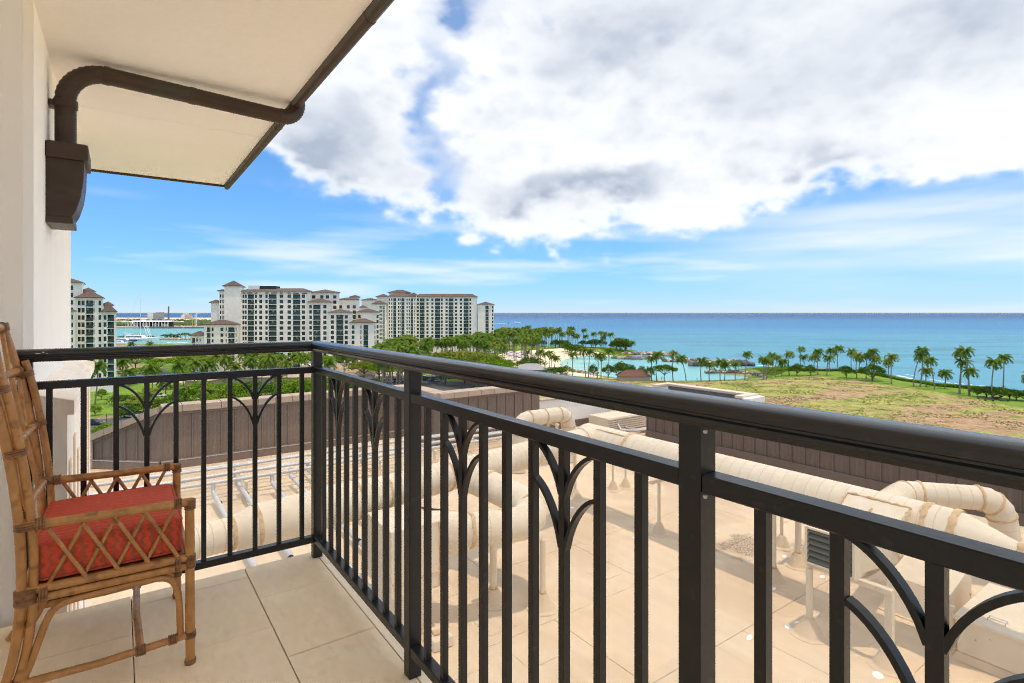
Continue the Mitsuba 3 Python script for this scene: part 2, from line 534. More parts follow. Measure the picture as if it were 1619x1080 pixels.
lw = thing('lower_wall', 'pinkish patched render pier with a sloping cap below the railing at left', 'wall')
LW0, LW1, LWT = 3.02, 5.24, 0.845
part(lw, 'pier', MB().box((-0.305, LW0, -4.3), (-0.185, LW1, LWT - 0.06)), 'patched_render', local=True)
capm = MB()
for k, (b0, b1) in enumerate([(LW0 - 0.03, 3.62), (3.625, 4.36), (4.365, LW1 + 0.05)]):
    part(lw, 'cap', MB().hull([(x, b, z) for b in (b0, b1) for x, z in ((-0.306, LWT + 0.03), (-0.306, LWT - 0.07), (-0.160, LWT - 0.07), (-0.160, LWT - 0.01))]), 'patched_render', local=True)
for k in range(7):
    b0 = 3.10 + 0.29 * k
    z1 = float(rng.uniform(0.45, 0.72)); z0 = z1 - float(rng.uniform(0.6, 1.4))
    w = float(rng.uniform(0.05, 0.13))
    part(lw, 'render_patch', MB().box((-0.186, b0, z0), (-0.179, b0 + w, z1)), 'patch_tan', local=True)
principled('patch_tan', (0.80, 0.61, 0.45), 0.9, specular=0.2)

rf = thing('roof_overhang', 'flat cream underside of the roof overhang above the balcony', 'roof')
part(rf, 'soffit_panel', MB().box((-2.4, -2.6, SOF), (AG, 4.598, SOF + 0.20)), 'soffit_paint', local=True)
part(rf, 'soffit_panel', MB().box((-2.4, 4.60, SOF), (AG, 6.54, SOF + 0.20)), 'soffit_paint', local=True)
part(rf, 'roof_top', MB().hull([(AG + 0.02, -2.6, SOF + .205), (AG + 0.02, 6.6, SOF + .205), (-2.4, -2.6, SOF + .205), (-2.4, 6.6, SOF + .205), (-2.4, -2.6, SOF + 1.0), (-2.4, 6.6, SOF + 1.0), (AG + .02, -2.6, SOF + .23), (AG + .02, 6.6, SOF + .23)]), 'roof_tile', local=True)
part(rf, 'fascia', MB().box((-2.4, 6.545, SOF - 0.02), (AG, 6.57, SOF + 0.2)), 'copper', local=True)

gt = thing('roof_gutter', 'dark bronze gutter along the edge of the cream soffit', 'gutter')
prof = [(0.002, 0.16), (0.002, -0.012), (0.010, -0.030), (0.026, -0.044), (0.048, -0.046), (0.066, -0.034), (0.076, -0.012), (0.082, 0.03), (0.084, 0.13), (0.092, 0.135), (0.092, 0.15), (0.078, 0.15), (0.078, 0.02), (0.06, -0.02), (0.03, -0.03), (0.012, -0.01), (0.010, 0.16)]
prof = [(x * 0.80, z) for x, z in prof]
seams = [-2.6, 0.9, 2.42, 4.2, 6.56]
MX = np.array([[1, 0, 0], [0, 0, 1], [0, 1, 0]], float)   # (x,z) profile swept along b
for b0, b1 in zip(seams[:-1], seams[1:]):
    m = MB().prism(prof, b0 + 0.002, b1 - 0.002, M=MX)
    m.v = [v * [1, 1, 1] + [AG, 0, SOF] for v in m.v]
    m.f = [f[:, ::-1] for f in m.f]
    part(gt, 'gutter_run', m, 'copper', local=True)
for b in seams[1:-1]:
    m = MB().prism(Polygon(prof[:10] + [(0.074, 0.155), (-0.0, 0.16)]).buffer(0.003).exterior.coords[:-1], b - 0.012, b + 0.012, M=MX)
    m.v = [v + [AG, 0, SOF] for v in m.v]
    m.f = [f[:, ::-1] for f in m.f]
    part(gt, 'joint_sleeve', m, 'copper', local=True)

# downspout: gutter elbow, sloping run under the soffit, elbow down the wall
ds = thing('downspout', 'dark bronze downspout bending from the gutter to the wall under the soffit', 'pipe')
DR = 0.0465
A_ = np.array([AG + 0.045, 3.735, SOF - 0.02]); B_ = np.array([AG + 0.045, 3.735, SOF - 0.098])
C_ = np.array([-0.235, 3.74, SOF - 0.070]); D_ = np.array([-0.235, 3.74, 2.02])
Bc = np.array([AG + 0.045, 3.735, SOF - 0.105])
e1 = arc_corner(A_ + [0, 0, .1], Bc, C_, 0.095, 12)
e2 = arc_corner(B_, C_ + [0, 0, 0.01], D_, 0.17, 12)


def ribbed(pts, r):
    m = MB()
    pp, rr = [], []
    for i, p in enumerate(pts):
        pp.append(p); rr.append(r + 0.0018)
        if i < len(pts) - 1:
            pp.append(p * 0.55 + pts[i + 1] * 0.45); rr.append(r - 0.0018)
    return m.tube(pp, rr, 22)


part(ds, 'outlet', MB().tube([A_ + [0, 0, .03], e1[0]], DR, 22), 'copper', 50, local=True)
part(ds, 'elbow', ribbed(e1, DR), 'copper', 50, local=True)
part(ds, 'run', MB().tube([e1[-1], e2[0]], DR, 22), 'copper', 50, local=True)
part(ds, 'elbow', ribbed(e2, DR), 'copper', 50, local=True)
part(ds, 'drop', MB().tube([e2[-1], D_], DR, 22), 'copper', 50, local=True)
for q0, q1 in ((e1[-1], 0.0), (e1[-1], 0.55), (e2[0], 0.0)):
    p = e1[-1] + (e2[0] - e1[-1]) * (q1 if q0 is e1[-1] else 1.0)
    d = (e2[0] - e1[-1]) / np.linalg.norm(e2[0] - e1[-1])
    part(ds, 'coupling', MB().tube([p - d * 0.016, p - d * 0.013, p + d * 0.013, p + d * 0.016], [DR, DR + 0.003, DR + 0.003, DR], 22), 'copper', 50, local=True)
part(ds, 'wall_strap', MB().tube([D_ + [0, 0, .27], D_ + [0, 0, .31]], DR + 0.006, 22).box((-0.31, 3.73, 2.295), (-0.2, 3.81, 2.325)), 'copper', local=True)

ch = thing('rain_head', 'dark bronze rain collector box on the wall under the downspout', 'rain head')
xs = (-0.307, -0.148)
part(ch, 'rim', MB().bbox((-0.307, 3.60, 1.995), (-0.135, 3.93, 2.075), 0.004).box((-0.30, 3.607, 2.076), (-0.143, 3.923, 2.079)), 'copper', local=True)
bodyp = [(-0.307, 1.70), (-0.205, 1.70), (-0.185, 1.74), (-0.166, 1.81), (-0.156, 1.89), (-0.152, 1.994), (-0.307, 1.994)]
m = MB().prism(bodyp, 3.62, 3.91, M=MX); m.f = [f[:, ::-1] for f in m.f]
part(ch, 'body', m, 'copper', local=True)
part(ch, 'base_band', MB().bbox((-0.306, 3.612, 1.665), (-0.198, 3.918, 1.699), 0.003), 'copper', local=True)

# ------------------------------------------------------------------ railing
rl = thing('balcony_railing', 'dark bronze metal railing with arched bracket ornaments round the balcony', 'railing')
HR = np.array([(-0.022, 1.020), (0.022, 1.020), (0.024, 1.027), (0.031, 1.029), (0.034, 1.033), (0.034, 1.037), (0.030, 1.040), (0.030, 1.0435), (0.0365, 1.046), (0.038, 1.052), (0.036, 1.059), (0.030, 1.0645), (0.020, 1.0675), (0.008, 1.0685),
               (-0.008, 1.0685), (-0.020, 1.0675), (-0.030, 1.0645), (-0.036, 1.059), (-0.038, 1.052), (-0.0365, 1.046), (-0.030, 1.0435), (-0.030, 1.040), (-0.034, 1.037), (-0.034, 1.033), (-0.031, 1.029), (-0.024, 1.027)])


def swept(P0, P1, cut0, cut1):
    """The rail profile between two corner points; cut: offset of the end along the run per unit of sideways offset (a mitre)."""
    P0, P1 = np.asarray(P0, float), np.asarray(P1, float)
    d = (P1 - P0) / np.linalg.norm(P1 - P0)
    s = np.array([d[1], -d[0]])
    r0 = [np.r_[P0 + s * x + d * x * cut0, z] for x, z in HR]
    r1 = [np.r_[P1 + s * x + d * x * cut1, z] for x, z in HR]
    n = len(HR)
    k = np.arange(n)
    q = np.stack([k, (k + 1) % n, (k + 1) % n + n, k + n], 1)
    caps = np.array([[0, i + 1, i] for i in range(1, n - 1)])
    m = MB().add(np.array(r0 + r1), q)
    m.add(np.array(r0), caps); m.add(np.array(r1), caps[:, ::-1])
    return m


part(rl, 'handrail', swept((-0.325, BC), (AC, BC), 0, -1.0), 'bronze_handrail', 32, local=True)
part(rl, 'handrail', swept((AC, BC), (AC, -0.75), 1.0, 0), 'bronze_handrail', 32, local=True)
posts = [(AC, BC), (AC, 1.69), (AC, 0.578), (AC, -0.52), (-0.296, BC)]
for k, (a, b) in enumerate(posts):
    part(rl, 'post', MB().bbox((a - 0.0222, b - 0.0222, 0.0005), (a + 0.0222, b + 0.0222, 1.0225), 0.0025), 'bronze_paint', local=True)
MZ0, MZ1, BZ0, BZ1 = 0.912, 0.942, 0.076, 0.107


def run(p, q):
    """Mid and bottom rail between two post faces."""
    p, q = np.array(p, float), np.array(q, float)
    lo, hi = np.minimum(p, q), np.maximum(p, q)
    w = np.array([0.0, 0.019]) if abs(p[1] - q[1]) < 1e-6 else np.array([0.019, 0.0])
    for name, z0, z1 in (('top_rail', MZ0, MZ1), ('bottom_rail', BZ0, BZ1)):
        part(rl, name, MB().bbox(np.r_[lo - w, z0], np.r_[hi + w, z1], 0.002), 'bronze_paint', local=True)


h = 0.0225
run((-0.296 + h, BC), (AC - h, BC))
run((AC, BC - h), (AC, 1.69 + h)); run((AC, 1.69 - h), (AC, 0.578 + h)); run((AC, 0.578 - h), (AC, -0.52 + h))
BW = 0.0096


def bar(a, b):
    part(rl, 'baluster', MB().bbox((a - BW, b - BW, BZ1 - 0.001), (a + BW, b + BW, MZ0 + 0.001), 0.001), 'bronze_paint', local=True)


def bracket(a, b, dirv, span):
    """Four flat bars curving from the neighbouring balusters down to the middle one."""
    m = MB()
    d = np.array([dirv[0], dirv[1], 0.0]); s = np.array([d[1], -d[0], 0.0])
    for sg in (-1, 1):
        for zt, zb in ((MZ0, 0.808), (0.822, 0.690)):
            t = np.linspace(0, 1, 11)
            x = (span - BW) * (1 - t) + (BW - 0.002) * t
            # a quarter of an ellipse: flat at the side bar, steep at the middle bar
            u = t * 0.93
            zz = zt - (zt - zb) * (1 - np.sqrt(1 - u ** 2)) / (1 - math.sqrt(1 - 0.93 ** 2))
            zz = zz * 0.72 + (zt + (zb - zt) * t) * 0.28
            P = np.stack([np.array([a, b]) [0] + sg * x * d[0], b + sg * x * d[1], zz], 1)
            tn = np.gradient(P, axis=0); tn /= np.linalg.norm(tn, axis=1, keepdims=True)
            nn = np.cross(tn, s)
            v = np.vstack([P + e * s * 0.0085 + g * nn * 0.0045 for e, g in ((-1, -1), (1, -1), (1, 1), (-1, 1))])
            k, f = len(P), []
            for i in range(k - 1):
                for j in range(4):
                    j2 = (j + 1) % 4
                    f.append([j * k + i, j2 * k + i, j2 * k + i + 1, j * k + i + 1])
            f += [[0, k, 2 * k, 3 * k], [k - 1, 4 * k - 1, 3 * k - 1, 2 * k - 1]]
            m.add(v, np.array(f))
    part(rl, 'arched_bracket', m, 'bronze_paint', 30, local=True)


left = [0.0727 + 0.1053 * k for k in range(10)]
for k, o in enumerate(left):
    bar(AC - o, BC)
for k in (2, 6):
    bracket(AC - left[k], BC, (1, 0), 0.1053)
for b0, offs in ((2.79, [0.1155 + 0.1082 * k for k in range(9)]), (1.69, [0.11 + 0.11 * k for k in range(9)]), (0.578, [0.118 + 0.1093 * k for k in range(9)])):
    for o in offs:
        bar(AC, b0 - o)
    for k in (2, 6):
        bracket(AC, b0 - offs[k], (0, 1), offs[1] - offs[0])
for a, b, z in ((AC - 0.012, 0.578 - h - 0.003, 0.905), (AC - 0.012, 0.578 - h - 0.003, 1.012)):
    part(f'{rl}__post_002', 'screw', MB().bbox((a - .003, b - .002, z - .003), (a + .003, b + .004, z + .003), .001), 'galvanised', local=True)
part(rl, 'paint_chip', MB().bbox((-0.262, BC - 0.0385, 1.051), (-0.248, BC - 0.036, 1.054), 0.0008).bbox((-0.243, BC - 0.0375, 1.0555), (-0.236, BC - 0.0345, 1.0585), 0.0008).bbox((-0.232, BC - 0.0385, 1.0505), (-0.226, BC - 0.0365, 1.0525), 0.0008), 'white_paint', local=True)

# ------------------------------------------------------------------ rattan armchair
cr = thing('rattan_armchair', 'rattan armchair with a wavy red seat cushion facing the railing', 'armchair')
BN, BF = 2.19, 2.73


def cane(name, pts, r, n=12, mat='rattan', parent=cr, smooth_pts=0):
    pts = np.asarray(pts, float)
    if smooth_pts:
        t = np.linspace(0, len(pts) - 1, smooth_pts)
        k = np.arange(len(pts))
        from scipy.interpolate import CubicSpline
        pts = CubicSpline(k, pts)(t)
    # nodes: faint swellings along the cane
    L = np.r_[0, np.cumsum(np.linalg.norm(np.diff(pts, axis=0), axis=1))]
    N = max(len(pts), int(L[-1] / 0.02) + 2)
    s = np.linspace(0, L[-1], N)
    P = np.stack([np.interp(s, L, pts[:, k]) for k in range(3)], 1)
    ph = float(rng.uniform(0, 0.2))
    rr = r * (1 + 0.055 * np.exp(-((((s + ph) % 0.21) - 0.1) / 0.006) ** 2) + 0.02 * np.sin(s * 23 + ph * 40))
    return part(parent, name, MB().tube(P, rr, n), mat, 55, local=True)


def scene_last(name):
    return [k for k in scene if k.startswith(f'{cr}__{name}') and k.count('__') == 1][-1]


def wrap(p, d, r, L, n=14):
    """Binding of thin cane turned round a joint: a tube with turns along d."""
    p, d = np.asarray(p, float), np.asarray(d, float)
    d = d / np.linalg.norm(d)
    k = max(2, int(L / 0.006))
    pp, rr = [], []
    for i in range(k):
        for t, w in ((0.05, -0.0015), (0.3, 0.0012), (0.7, 0.0012), (0.95, -0.0015)):
            pp.append(p + d * (-L / 2 + L * (i + t) / k)); rr.append(r + w + float(rng.uniform(-.0003, .0003)))
    return part(cr, 'cane_binding', MB().tube(pp, rr, n), 'cane_wrap', 40, local=True)


for s, b in (('n', BN), ('f', BF)):
    o = 1 if b == BN else -1
    cane('front_leg', [(0.197, b, 0.0), (0.196, b, 0.3), (0.195, b, 0.565)], 0.0146)
    part(scene_last('front_leg'), 'foot_cap', MB().lathe([(0.0, 0.0), (0.0165, 0.0), (0.0178, 0.006), (0.0178, 0.014), (0.016, 0.018)], (0.197, b, 0.0), 14), 'cane_wrap', 40, local=True)
    cane('arm', [(0.20, b, 0.556), (0.0, b, 0.560), (-0.245, b, 0.568)], 0.0143)
    # rear uprights: two canes side by side, leaning back and flaring at the foot
    up1 = [(-0.335, b, 0.0), (-0.268, b, 0.14), (-0.243, b, 0.33), (-0.246, b, 0.57), (-0.278, b, 0.84), (-0.318, b, 1.03), (-0.350, b, 1.16)]
    up2 = [(-0.305, b + 0.004 * o, 0.0), (-0.241, b + 0.004 * o, 0.14), (-0.2155, b + 0.004 * o, 0.33), (-0.218, b + 0.004 * o, 0.57), (-0.250, b + 0.004 * o, 0.84), (-0.290, b + 0.004 * o, 1.03)]
    cane('rear_upright', up1, 0.0128, smooth_pts=26)
    cane('rear_upright', up2, 0.0118, smooth_pts=26)
    # seat rails, arch under them, side stretcher
    cane('seat_rail', [(0.19, b, 0.366), (-0.23, b, 0.372)], 0.0132)
    cane('seat_rail', [(0.19, b + 0.001 * o, 0.338), (-0.23, b + 0.001 * o, 0.344)], 0.0128)
    arch = [(-0.285, b + 0.006 * o, 0.02), (-0.228, b + 0.006 * o, 0.13), (-0.196, b + 0.006 * o, 0.23), (-0.172, b + 0.004 * o, 0.29), (-0.120, b + 0.003 * o, 0.314), (0.02, b + 0.003 * o, 0.318), (0.110, b + 0.003 * o, 0.316), (0.150, b + 0.003 * o, 0.288), (0.164, b + 0.003 * o, 0.22), (0.168, b + 0.003 * o, 0.10)]
    cane('arch_brace', arch, 0.0105, smooth_pts=34)
    cane('side_stretcher', [(0.20, b, 0.100), (-0.05, b, 0.092), (-0.30, b, 0.100)], 0.0117)
    for k in range(4):
        x0 = -0.178 + 0.082 * k
        cane('lattice_cane', [(x0, b + 0.004 * o, 0.378), (x0 + 0.087, b + 0.004 * o, 0.548)], 0.0062, 8)
        cane('lattice_cane', [(x0, b - 0.006 * o, 0.550), (x0 + 0.092, b - 0.006 * o, 0.378)], 0.0062, 8)
        wrap((x0 + 0.0445, b, 0.4645), (0.46, 0, 0.88), 0.0098, 0.012, 10)
    wrap((0.196, b, 0.548), (0, 0, 1), 0.0166, 0.036)
    wrap((0.160, b, 0.5575), (1, 0, 0), 0.0166, 0.024)
    wrap((0.1965, b, 0.353), (0, 0, 1), 0.0166, 0.046)
    wrap((0.160, b, 0.352), (1, 0, 0.0), 0.0245, 0.018)
    wrap((0.197, b, 0.100), (0, 0, 1), 0.0166, 0.024)
    wrap((0.145, b, 0.0985), (1, 0, 0), 0.0155, 0.026)
    wrap((-0.232, b, 0.568), (0.0, 0, 1), 0.0262, 0.022)
    wrap((-0.196, b, 0.567), (1, 0, 0), 0.0185, 0.022)
    wrap((-0.230, b, 0.357), (0.0, 0, 1), 0.0285, 0.045)
    wrap((-0.190, b, 0.356), (1, 0, 0.0), 0.0245, 0.022)
    wrap((-0.254, b, 0.790), (-0.14, 0, 1), 0.0262, 0.022)
    wrap((-0.29, b, 0.98), (-0.2, 0, 1), 0.0262, 0.022)
    wrap((-0.262, b, 0.098), (1, 0, 0), 0.0165, 0.03)
    # top knuckle
    wrap((-0.351, b, 1.155), (-0.2, 0, 1), 0.018, 0.03)
# front and rear rails, cross stretchers
cane('front_rail', [(0.19, BN, 0.366), (0.19, BF, 0.366)], 0.0132)
cane('front_rail', [(0.19, BN, 0.338), (0.19, BF, 0.338)], 0.0128)
cane('rear_rail', [(-0.232, BN, 0.372), (-0.232, BF, 0.372)], 0.0132)
cane('cross_stretcher', [(0.055, BN, 0.094), (0.048, (BN + BF) / 2, 0.105), (0.055, BF, 0.094)], 0.0118)
wrap((0.055, BN, 0.094), (1, 0, 0), 0.0165, 0.03)
wrap((0.055, BF, 0.094), (1, 0, 0), 0.0165, 0.03)
# back: bars across with a fretwork of thinner canes
for a, z, r in ((-0.232, 0.575, 0.012), (-0.262, 0.785, 0.012), (-0.308, 0.995, 0.012), (-0.352, 1.155, 0.0145)):
    cane('back_bar', [(a, BN, z), (a - 0.012, (BN + BF) / 2, z), (a, BF, z)], r)
    wrap((a, BF - 0.03, z), (0, 1, 0), r + 0.004, 0.03)
    wrap((a, BN + 0.03, z), (0, 1, 0), r + 0.004, 0.03)
for b0, b1, (a0, z0), (a1, z1) in ((2.60, 2.60, (-0.240, 0.575), (-0.315, 0.995)), (2.32, 2.32, (-0.240, 0.575), (-0.315, 0.995)), (2.60, 2.72, (-0.270, 0.785), (-0.245, 0.60)), (2.60, 2.72, (-0.275, 0.80), (-0.305, 0.97)), (2.32, 2.20, (-0.270, 0.785), (-0.245, 0.60)),
                                  (2.32, 2.20, (-0.275, 0.80), (-0.305, 0.97)), (2.46, 2.60, (-0.318, 0.995), (-0.358, 1.15)), (2.46, 2.32, (-0.318, 0.995), (-0.358, 1.15)), (2.46, 2.46, (-0.245, 0.575), (-0.318, 0.995)), (2.60, 2.72, (-0.318, 0.995), (-0.352, 1.14))):
    cane('back_lattice', [(a0, b0, z0), (a1, b1, z1)], 0.0075, 8)
    wrap((a1 + (a0 - a1) * 0.02, b1, z1 + (z0 - z1) * 0.02), (0, 0, 1), 0.0115, 0.014, 10)
part(cr, 'seat_deck', MB().box((-0.222, BN + 0.012, 0.366), (0.182, BF - 0.012, 0.3795)), 'cane_wrap', local=True)


def cushion(lo, hi, r, crown):
    """A soft box: rounded edges, crowned faces, slightly bulging sides, with a welt line."""
    n = 26
    u = np.linspace(-1, 1, n)
    c, hs = (np.array(lo) + hi) / 2, (np.array(hi) - lo) / 2
    m = trimesh.creation.box((2, 2, 2)).subdivide_to_size(0.14)
    v = m.vertices.copy()
    w = v * hs
    core = np.clip(w, -(hs - r), hs - r)
    dlt = w - core
    L = np.linalg.norm(dlt, axis=1, keepdims=True)
    w = core + np.where(L > 1e-9, dlt / np.maximum(L, 1e-9) * np.minimum(L, r), 0)
    fx, fy, fz = [1 - np.abs(v[:, k]) ** 2.2 for k in range(3)]
    w[:, 2] += np.sign(v[:, 2]) * crown * fx * fy * (v[:, 2] > 0)
    w[:, 0] += np.sign(v[:, 0]) * 0.006 * fy * fz
    w[:, 1] += np.sign(v[:, 1]) * 0.006 * fx * fz
    w += 0.0025 * (meshkit.noise(w * 22 + 3)[:, None] - 0.5) * np.sign(v)
    m.vertices = w + c
    return m


def rect_loop(lo, hi, z, r):
    P = shapely.box(lo[0] + r, lo[1] + r, hi[0] - r, hi[1] - r).buffer(r, quad_segs=5).exterior.coords
    return [(x, y, z) for x, y in P]


cu = cushion((-0.218, BN + 0.016, 0.380), (0.176, BF - 0.016, 0.497), 0.022, 0.016)
part(cr, 'cushion', MB().mesh(cu), 'cushion_fabric', True, local=True)
part(f'{cr}__cushion', 'welt', MB().tube(rect_loop((-0.2165, BN + 0.0175), (0.1745, BF - 0.0175), 0.4885, 0.03), 0.0042, 8, cap=False).tube(rect_loop((-0.2165, BN + 0.0175), (0.1745, BF - 0.0175), 0.389, 0.03), 0.004, 8, cap=False), 'cushion_fabric', True, local=True)
principled('roof_tile', (0.20, 0.115, 0.085), 0.7)

# ------------------------------------------------------------------ flat roof below the balcony, its walls and ductwork
RL = RZ - FZ                    # roof level in the balcony frame


def LOC(x, y, zc):
    """A point given by its distance from the eye (right, ahead, up) in the balcony frame."""
    return np.array([x * CT + y * ST, -x * ST + y * CT, zc + 1.207])


def ROOFPT(px, py):
    q = AT(px, py, z=RZ)
    return LOC(q[0], q[1], -5.2)


flat = struct('flat_roof')
put(flat, MB().prism([(0.81, -34), (20.5, -34), (20.5, 22.5), (0.9, 22.5), (-0.9, 24), (-0.9, 2.81), (0.81, 2.81)], RL - 0.4, RL - 0.012), 'membrane', local=True)
strip = 0
b = -1.0
while b < 21.5:
    b1 = min(b + 2.05, 21.5)
    a = -0.9 - (strip * 2.3) % 4.6
    while a < 20.4:
        a1 = a + 4.6
        lo, hi = max(a, -0.9), min(a1, 20.4)
        if hi - lo > 0.3 and not (b > 18.9 and lo > 10):
            dz = float(rng.uniform(-0.002, 0.0015))
            part(flat, 'membrane_sheet', MB().bbox((lo + .004, b + .004, RL - 0.0115), (hi - .004, b1 - .004, RL + dz), 0.003), 'membrane', local=True)
        a = a1
    b = b1; strip += 1


def disc(r, z0, z1, c, n=20, sq=1.0, ang=0.0):
    t = np.arange(n) * 2 * PI / n
    x, y = r * np.cos(t), r * sq * np.sin(t)
    ca, sa = math.cos(ang), math.sin(ang)
    return MB().prism(np.stack([c[0] + x * ca - y * sa, c[1] + x * sa + y * ca], 1), z0, z1)


for px, py, r, sq in [(1248, 992, .085, .8), (1262, 986, .07, .8), (1386, 1044, .10, .7), (1388, 1068, .10, .7), (803, 950, .07, .9), (1242, 923, .08, .6), (1185, 1008, .10, .4), (1222, 930, .10, .5), (1003, 850, .06, .8), (905, 803, .07, .7), (1300, 912, .09, .5), (1443, 900, .08, .6), (730, 800, .08, .6), (1240, 880, .07, .6)]:
    q = ROOFPT(px, py)
    part(flat, 'white_patch', disc(r, RL + 0.002, RL + 0.006, q, 16, sq, 0.3), 'white_paint', local=True)
for px, py, w, d in [(955, 905, .22, .18), (860, 850, .2, .16), (930, 853, .2, .15), (785, 985, .25, .2), (850, 1030, .3, .22), (720, 1050, .35, .25), (1345, 1010, .3, .2), (880, 845, .3, .25), (1255, 928, .3, .2), (1480, 985, .4, .3), (700, 930, .3, .3)]:
    q = ROOFPT(px, py)
    P = shapely.box(q[0] - w, q[1] - d, q[0] + w, q[1] + d).buffer(.06)
    part(flat, 'membrane_patch', MB().prism(P, RL + 0.001, RL + 0.0045), 'membrane', local=True)

# --- brown standing-seam screens


def screen(key, p0, p1, zt0, zt1, mat='brown_metal', coping=True, base=True, step=0.44, depth=0.32, side=1):
    """Screen wall from p0 to p1 (balcony frame); its panels face to the left of p0 -> p1 when side is -1, to the right when 1."""
    p0, p1 = np.array(p0, float), np.array(p1, float)
    L = np.linalg.norm(p1 - p0); d = (p1 - p0) / L
    nrm = np.array([d[1], -d[0]]) * side
    M = np.array([[d[0], nrm[0], 0], [d[1], nrm[1], 0], [0, 0, 1.0]])

    def top(u):
        return zt0 + (zt1 - zt0) * np.clip(u / L, 0, 1)

    def make(poly, z0, ztop):
        m = trimesh.creation.extrude_polygon(shapely.geometry.polygon.orient(Polygon(poly)), 1.0, engine='earcut')
        v = m.vertices.copy()
        v[:, 2] = z0 + v[:, 2] * (ztop(v[:, 0]) - z0)
        v = v @ M.T + np.r_[p0, 0]
        return MB().add(v, m.faces if side < 0 else m.faces[:, ::-1])
    n = max(1, int(round(L / step))); w = L / n
    for i in range(n):
        u0, u1 = i * w + 0.002, (i + 1) * w - 0.002
        j = float(rng.uniform(-0.004, 0.004))
        prof = [(u0, -0.03), (u0, 0.045 + j), (u0 + 0.03, 0.045 + j), (u0 + 0.036, j), (u0 + w * .36, j), (u0 + w * .36 + .012, .011 + j), (u0 + w * .36 + .034, .011 + j), (u0 + w * .36 + .046, j), (u0 + w * .66, j), (u0 + w * .66 + .012, .011 + j),
                (u0 + w * .66 + .034, .011 + j), (u0 + w * .66 + .046, j), (u1, j), (u1, -0.03)]
        part(key, 'panel', make(prof, RL + 0.12, lambda u: top(u) - 0.24), mat, local=True)
    part(key, 'core', make([(0.0, -depth), (0.0, -0.032), (L, -0.032), (L, -depth)], RL, lambda u: top(u) - 0.20), mat, local=True)
    ht = make([(0.0, -0.031), (0.0, 0.07), (L, 0.07), (L, -0.031)], 0, lambda u: u * 0 + 1)
    vv = ht.v[0].copy()
    u = (vv[:, :2] - p0) @ d
    vv[:, 2] = np.where(vv[:, 2] > 0.5, top(u) - 0.245, top(u) - 0.33)
    ht.v[0] = vv
    part(key, 'head_trim', ht, mat, local=True)
    if base:
        if mat == 'brown_metal':
            part(key, 'flashing_bar', make([(0.0, 0.096), (0.0, 0.103), (L, 0.103), (L, 0.096)], RL + 0.265, lambda u: u * 0 + RL + 0.285), 'galvanised', local=True)
        part(key, 'base_flashing', make([(-0.0, -0.03), (-0.0, 0.095), (L, 0.095), (L, -0.03)], RL, lambda u: u * 0 + RL + 0.30), mat, local=True)
    if coping:
        n = max(1, int(round(L / 0.60))); w = L / n
        for i in range(n):
            u0, u1 = i * w + 0.009, (i + 1) * w - 0.009
            ov = 0.17 + float(rng.uniform(-0.006, 0.006))
            dz = float(rng.uniform(-0.006, 0.006))
            c = make([(u0, -depth - 0.06), (u0, ov), (u1, ov), (u1, -depth - 0.06)], 0, lambda u: u * 0 + 1)
            vv = c.v[0].copy()
            u = (vv[:, :2] - p0) @ d; o = (vv[:, :2] - p0) @ nrm
            vv[:, 2] = np.where(vv[:, 2] > 0.5, top(u) + dz - 0.02 * (o > 0), top(u) - 0.235 + dz)
            c.v[0] = vv
            part(key, 'coping', c, 'coping_paint', local=True)


ZT = -3.06 + 1.207
sw = thing('screen_wall', 'long brown ribbed metal screen wall with tan coping, seen behind the left railing', 'wall')
screen(sw, (-0.83, 23.3), (1.1, 21.585), -4.09 + 1.207, ZT, side=1)
screen(sw, (1.1, 21.585), (9.95, 21.585), ZT, ZT, side=1)
screen(sw, (9.95, 21.585), (9.95, 18.86), ZT, ZT, side=1)
screen(sw, (9.95, 18.86), (14.9, 18.86), ZT, ZT, side=1)
d0 = LOC(*AT(606, 700, y=21.9)[:2], 0)
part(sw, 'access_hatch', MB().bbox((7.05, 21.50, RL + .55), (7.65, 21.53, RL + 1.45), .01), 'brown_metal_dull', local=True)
part(sw, 'hatch_handle', MB().bbox((7.15, 21.47, RL + 1.22), (7.32, 21.50, RL + 1.26), .005).bbox((7.15, 21.47, RL + .78), (7.32, 21.50, RL + .82), .005), 'galvanised', local=True)
part(sw, 'end_parapet', MB().bbox((-3.2, 23.1, RL), (-0.75, 23.5, -3.05), .01), 'coping_paint', local=True)

ww = thing('parapet_wall', 'plain white rendered wall behind the far ducts', 'wall')
part(ww, 'face', MB().box((14.903, 18.86, RL), (24, 19.2, -3.85 + 1.207)), 'white_paint', local=True)
part(ww, 'base_flashing', MB().bbox((14.95, 18.80, RL), (23.9, 18.859, RL + .32), .006), 'brown_metal_dull', local=True)
part(ww, 'coping', MB().bbox((14.905, 18.78, -3.849 + 1.207), (24, 19.28, -3.79 + 1.207), .006), 'coping_paint', local=True)

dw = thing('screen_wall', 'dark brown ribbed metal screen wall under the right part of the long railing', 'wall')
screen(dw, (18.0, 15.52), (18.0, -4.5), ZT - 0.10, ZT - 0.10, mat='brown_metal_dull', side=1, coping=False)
part(dw, 'end_panel', MB().box((18.0, 15.525, RL), (18.35, 15.56, ZT - .1)), 'brown_metal_dull', local=True)

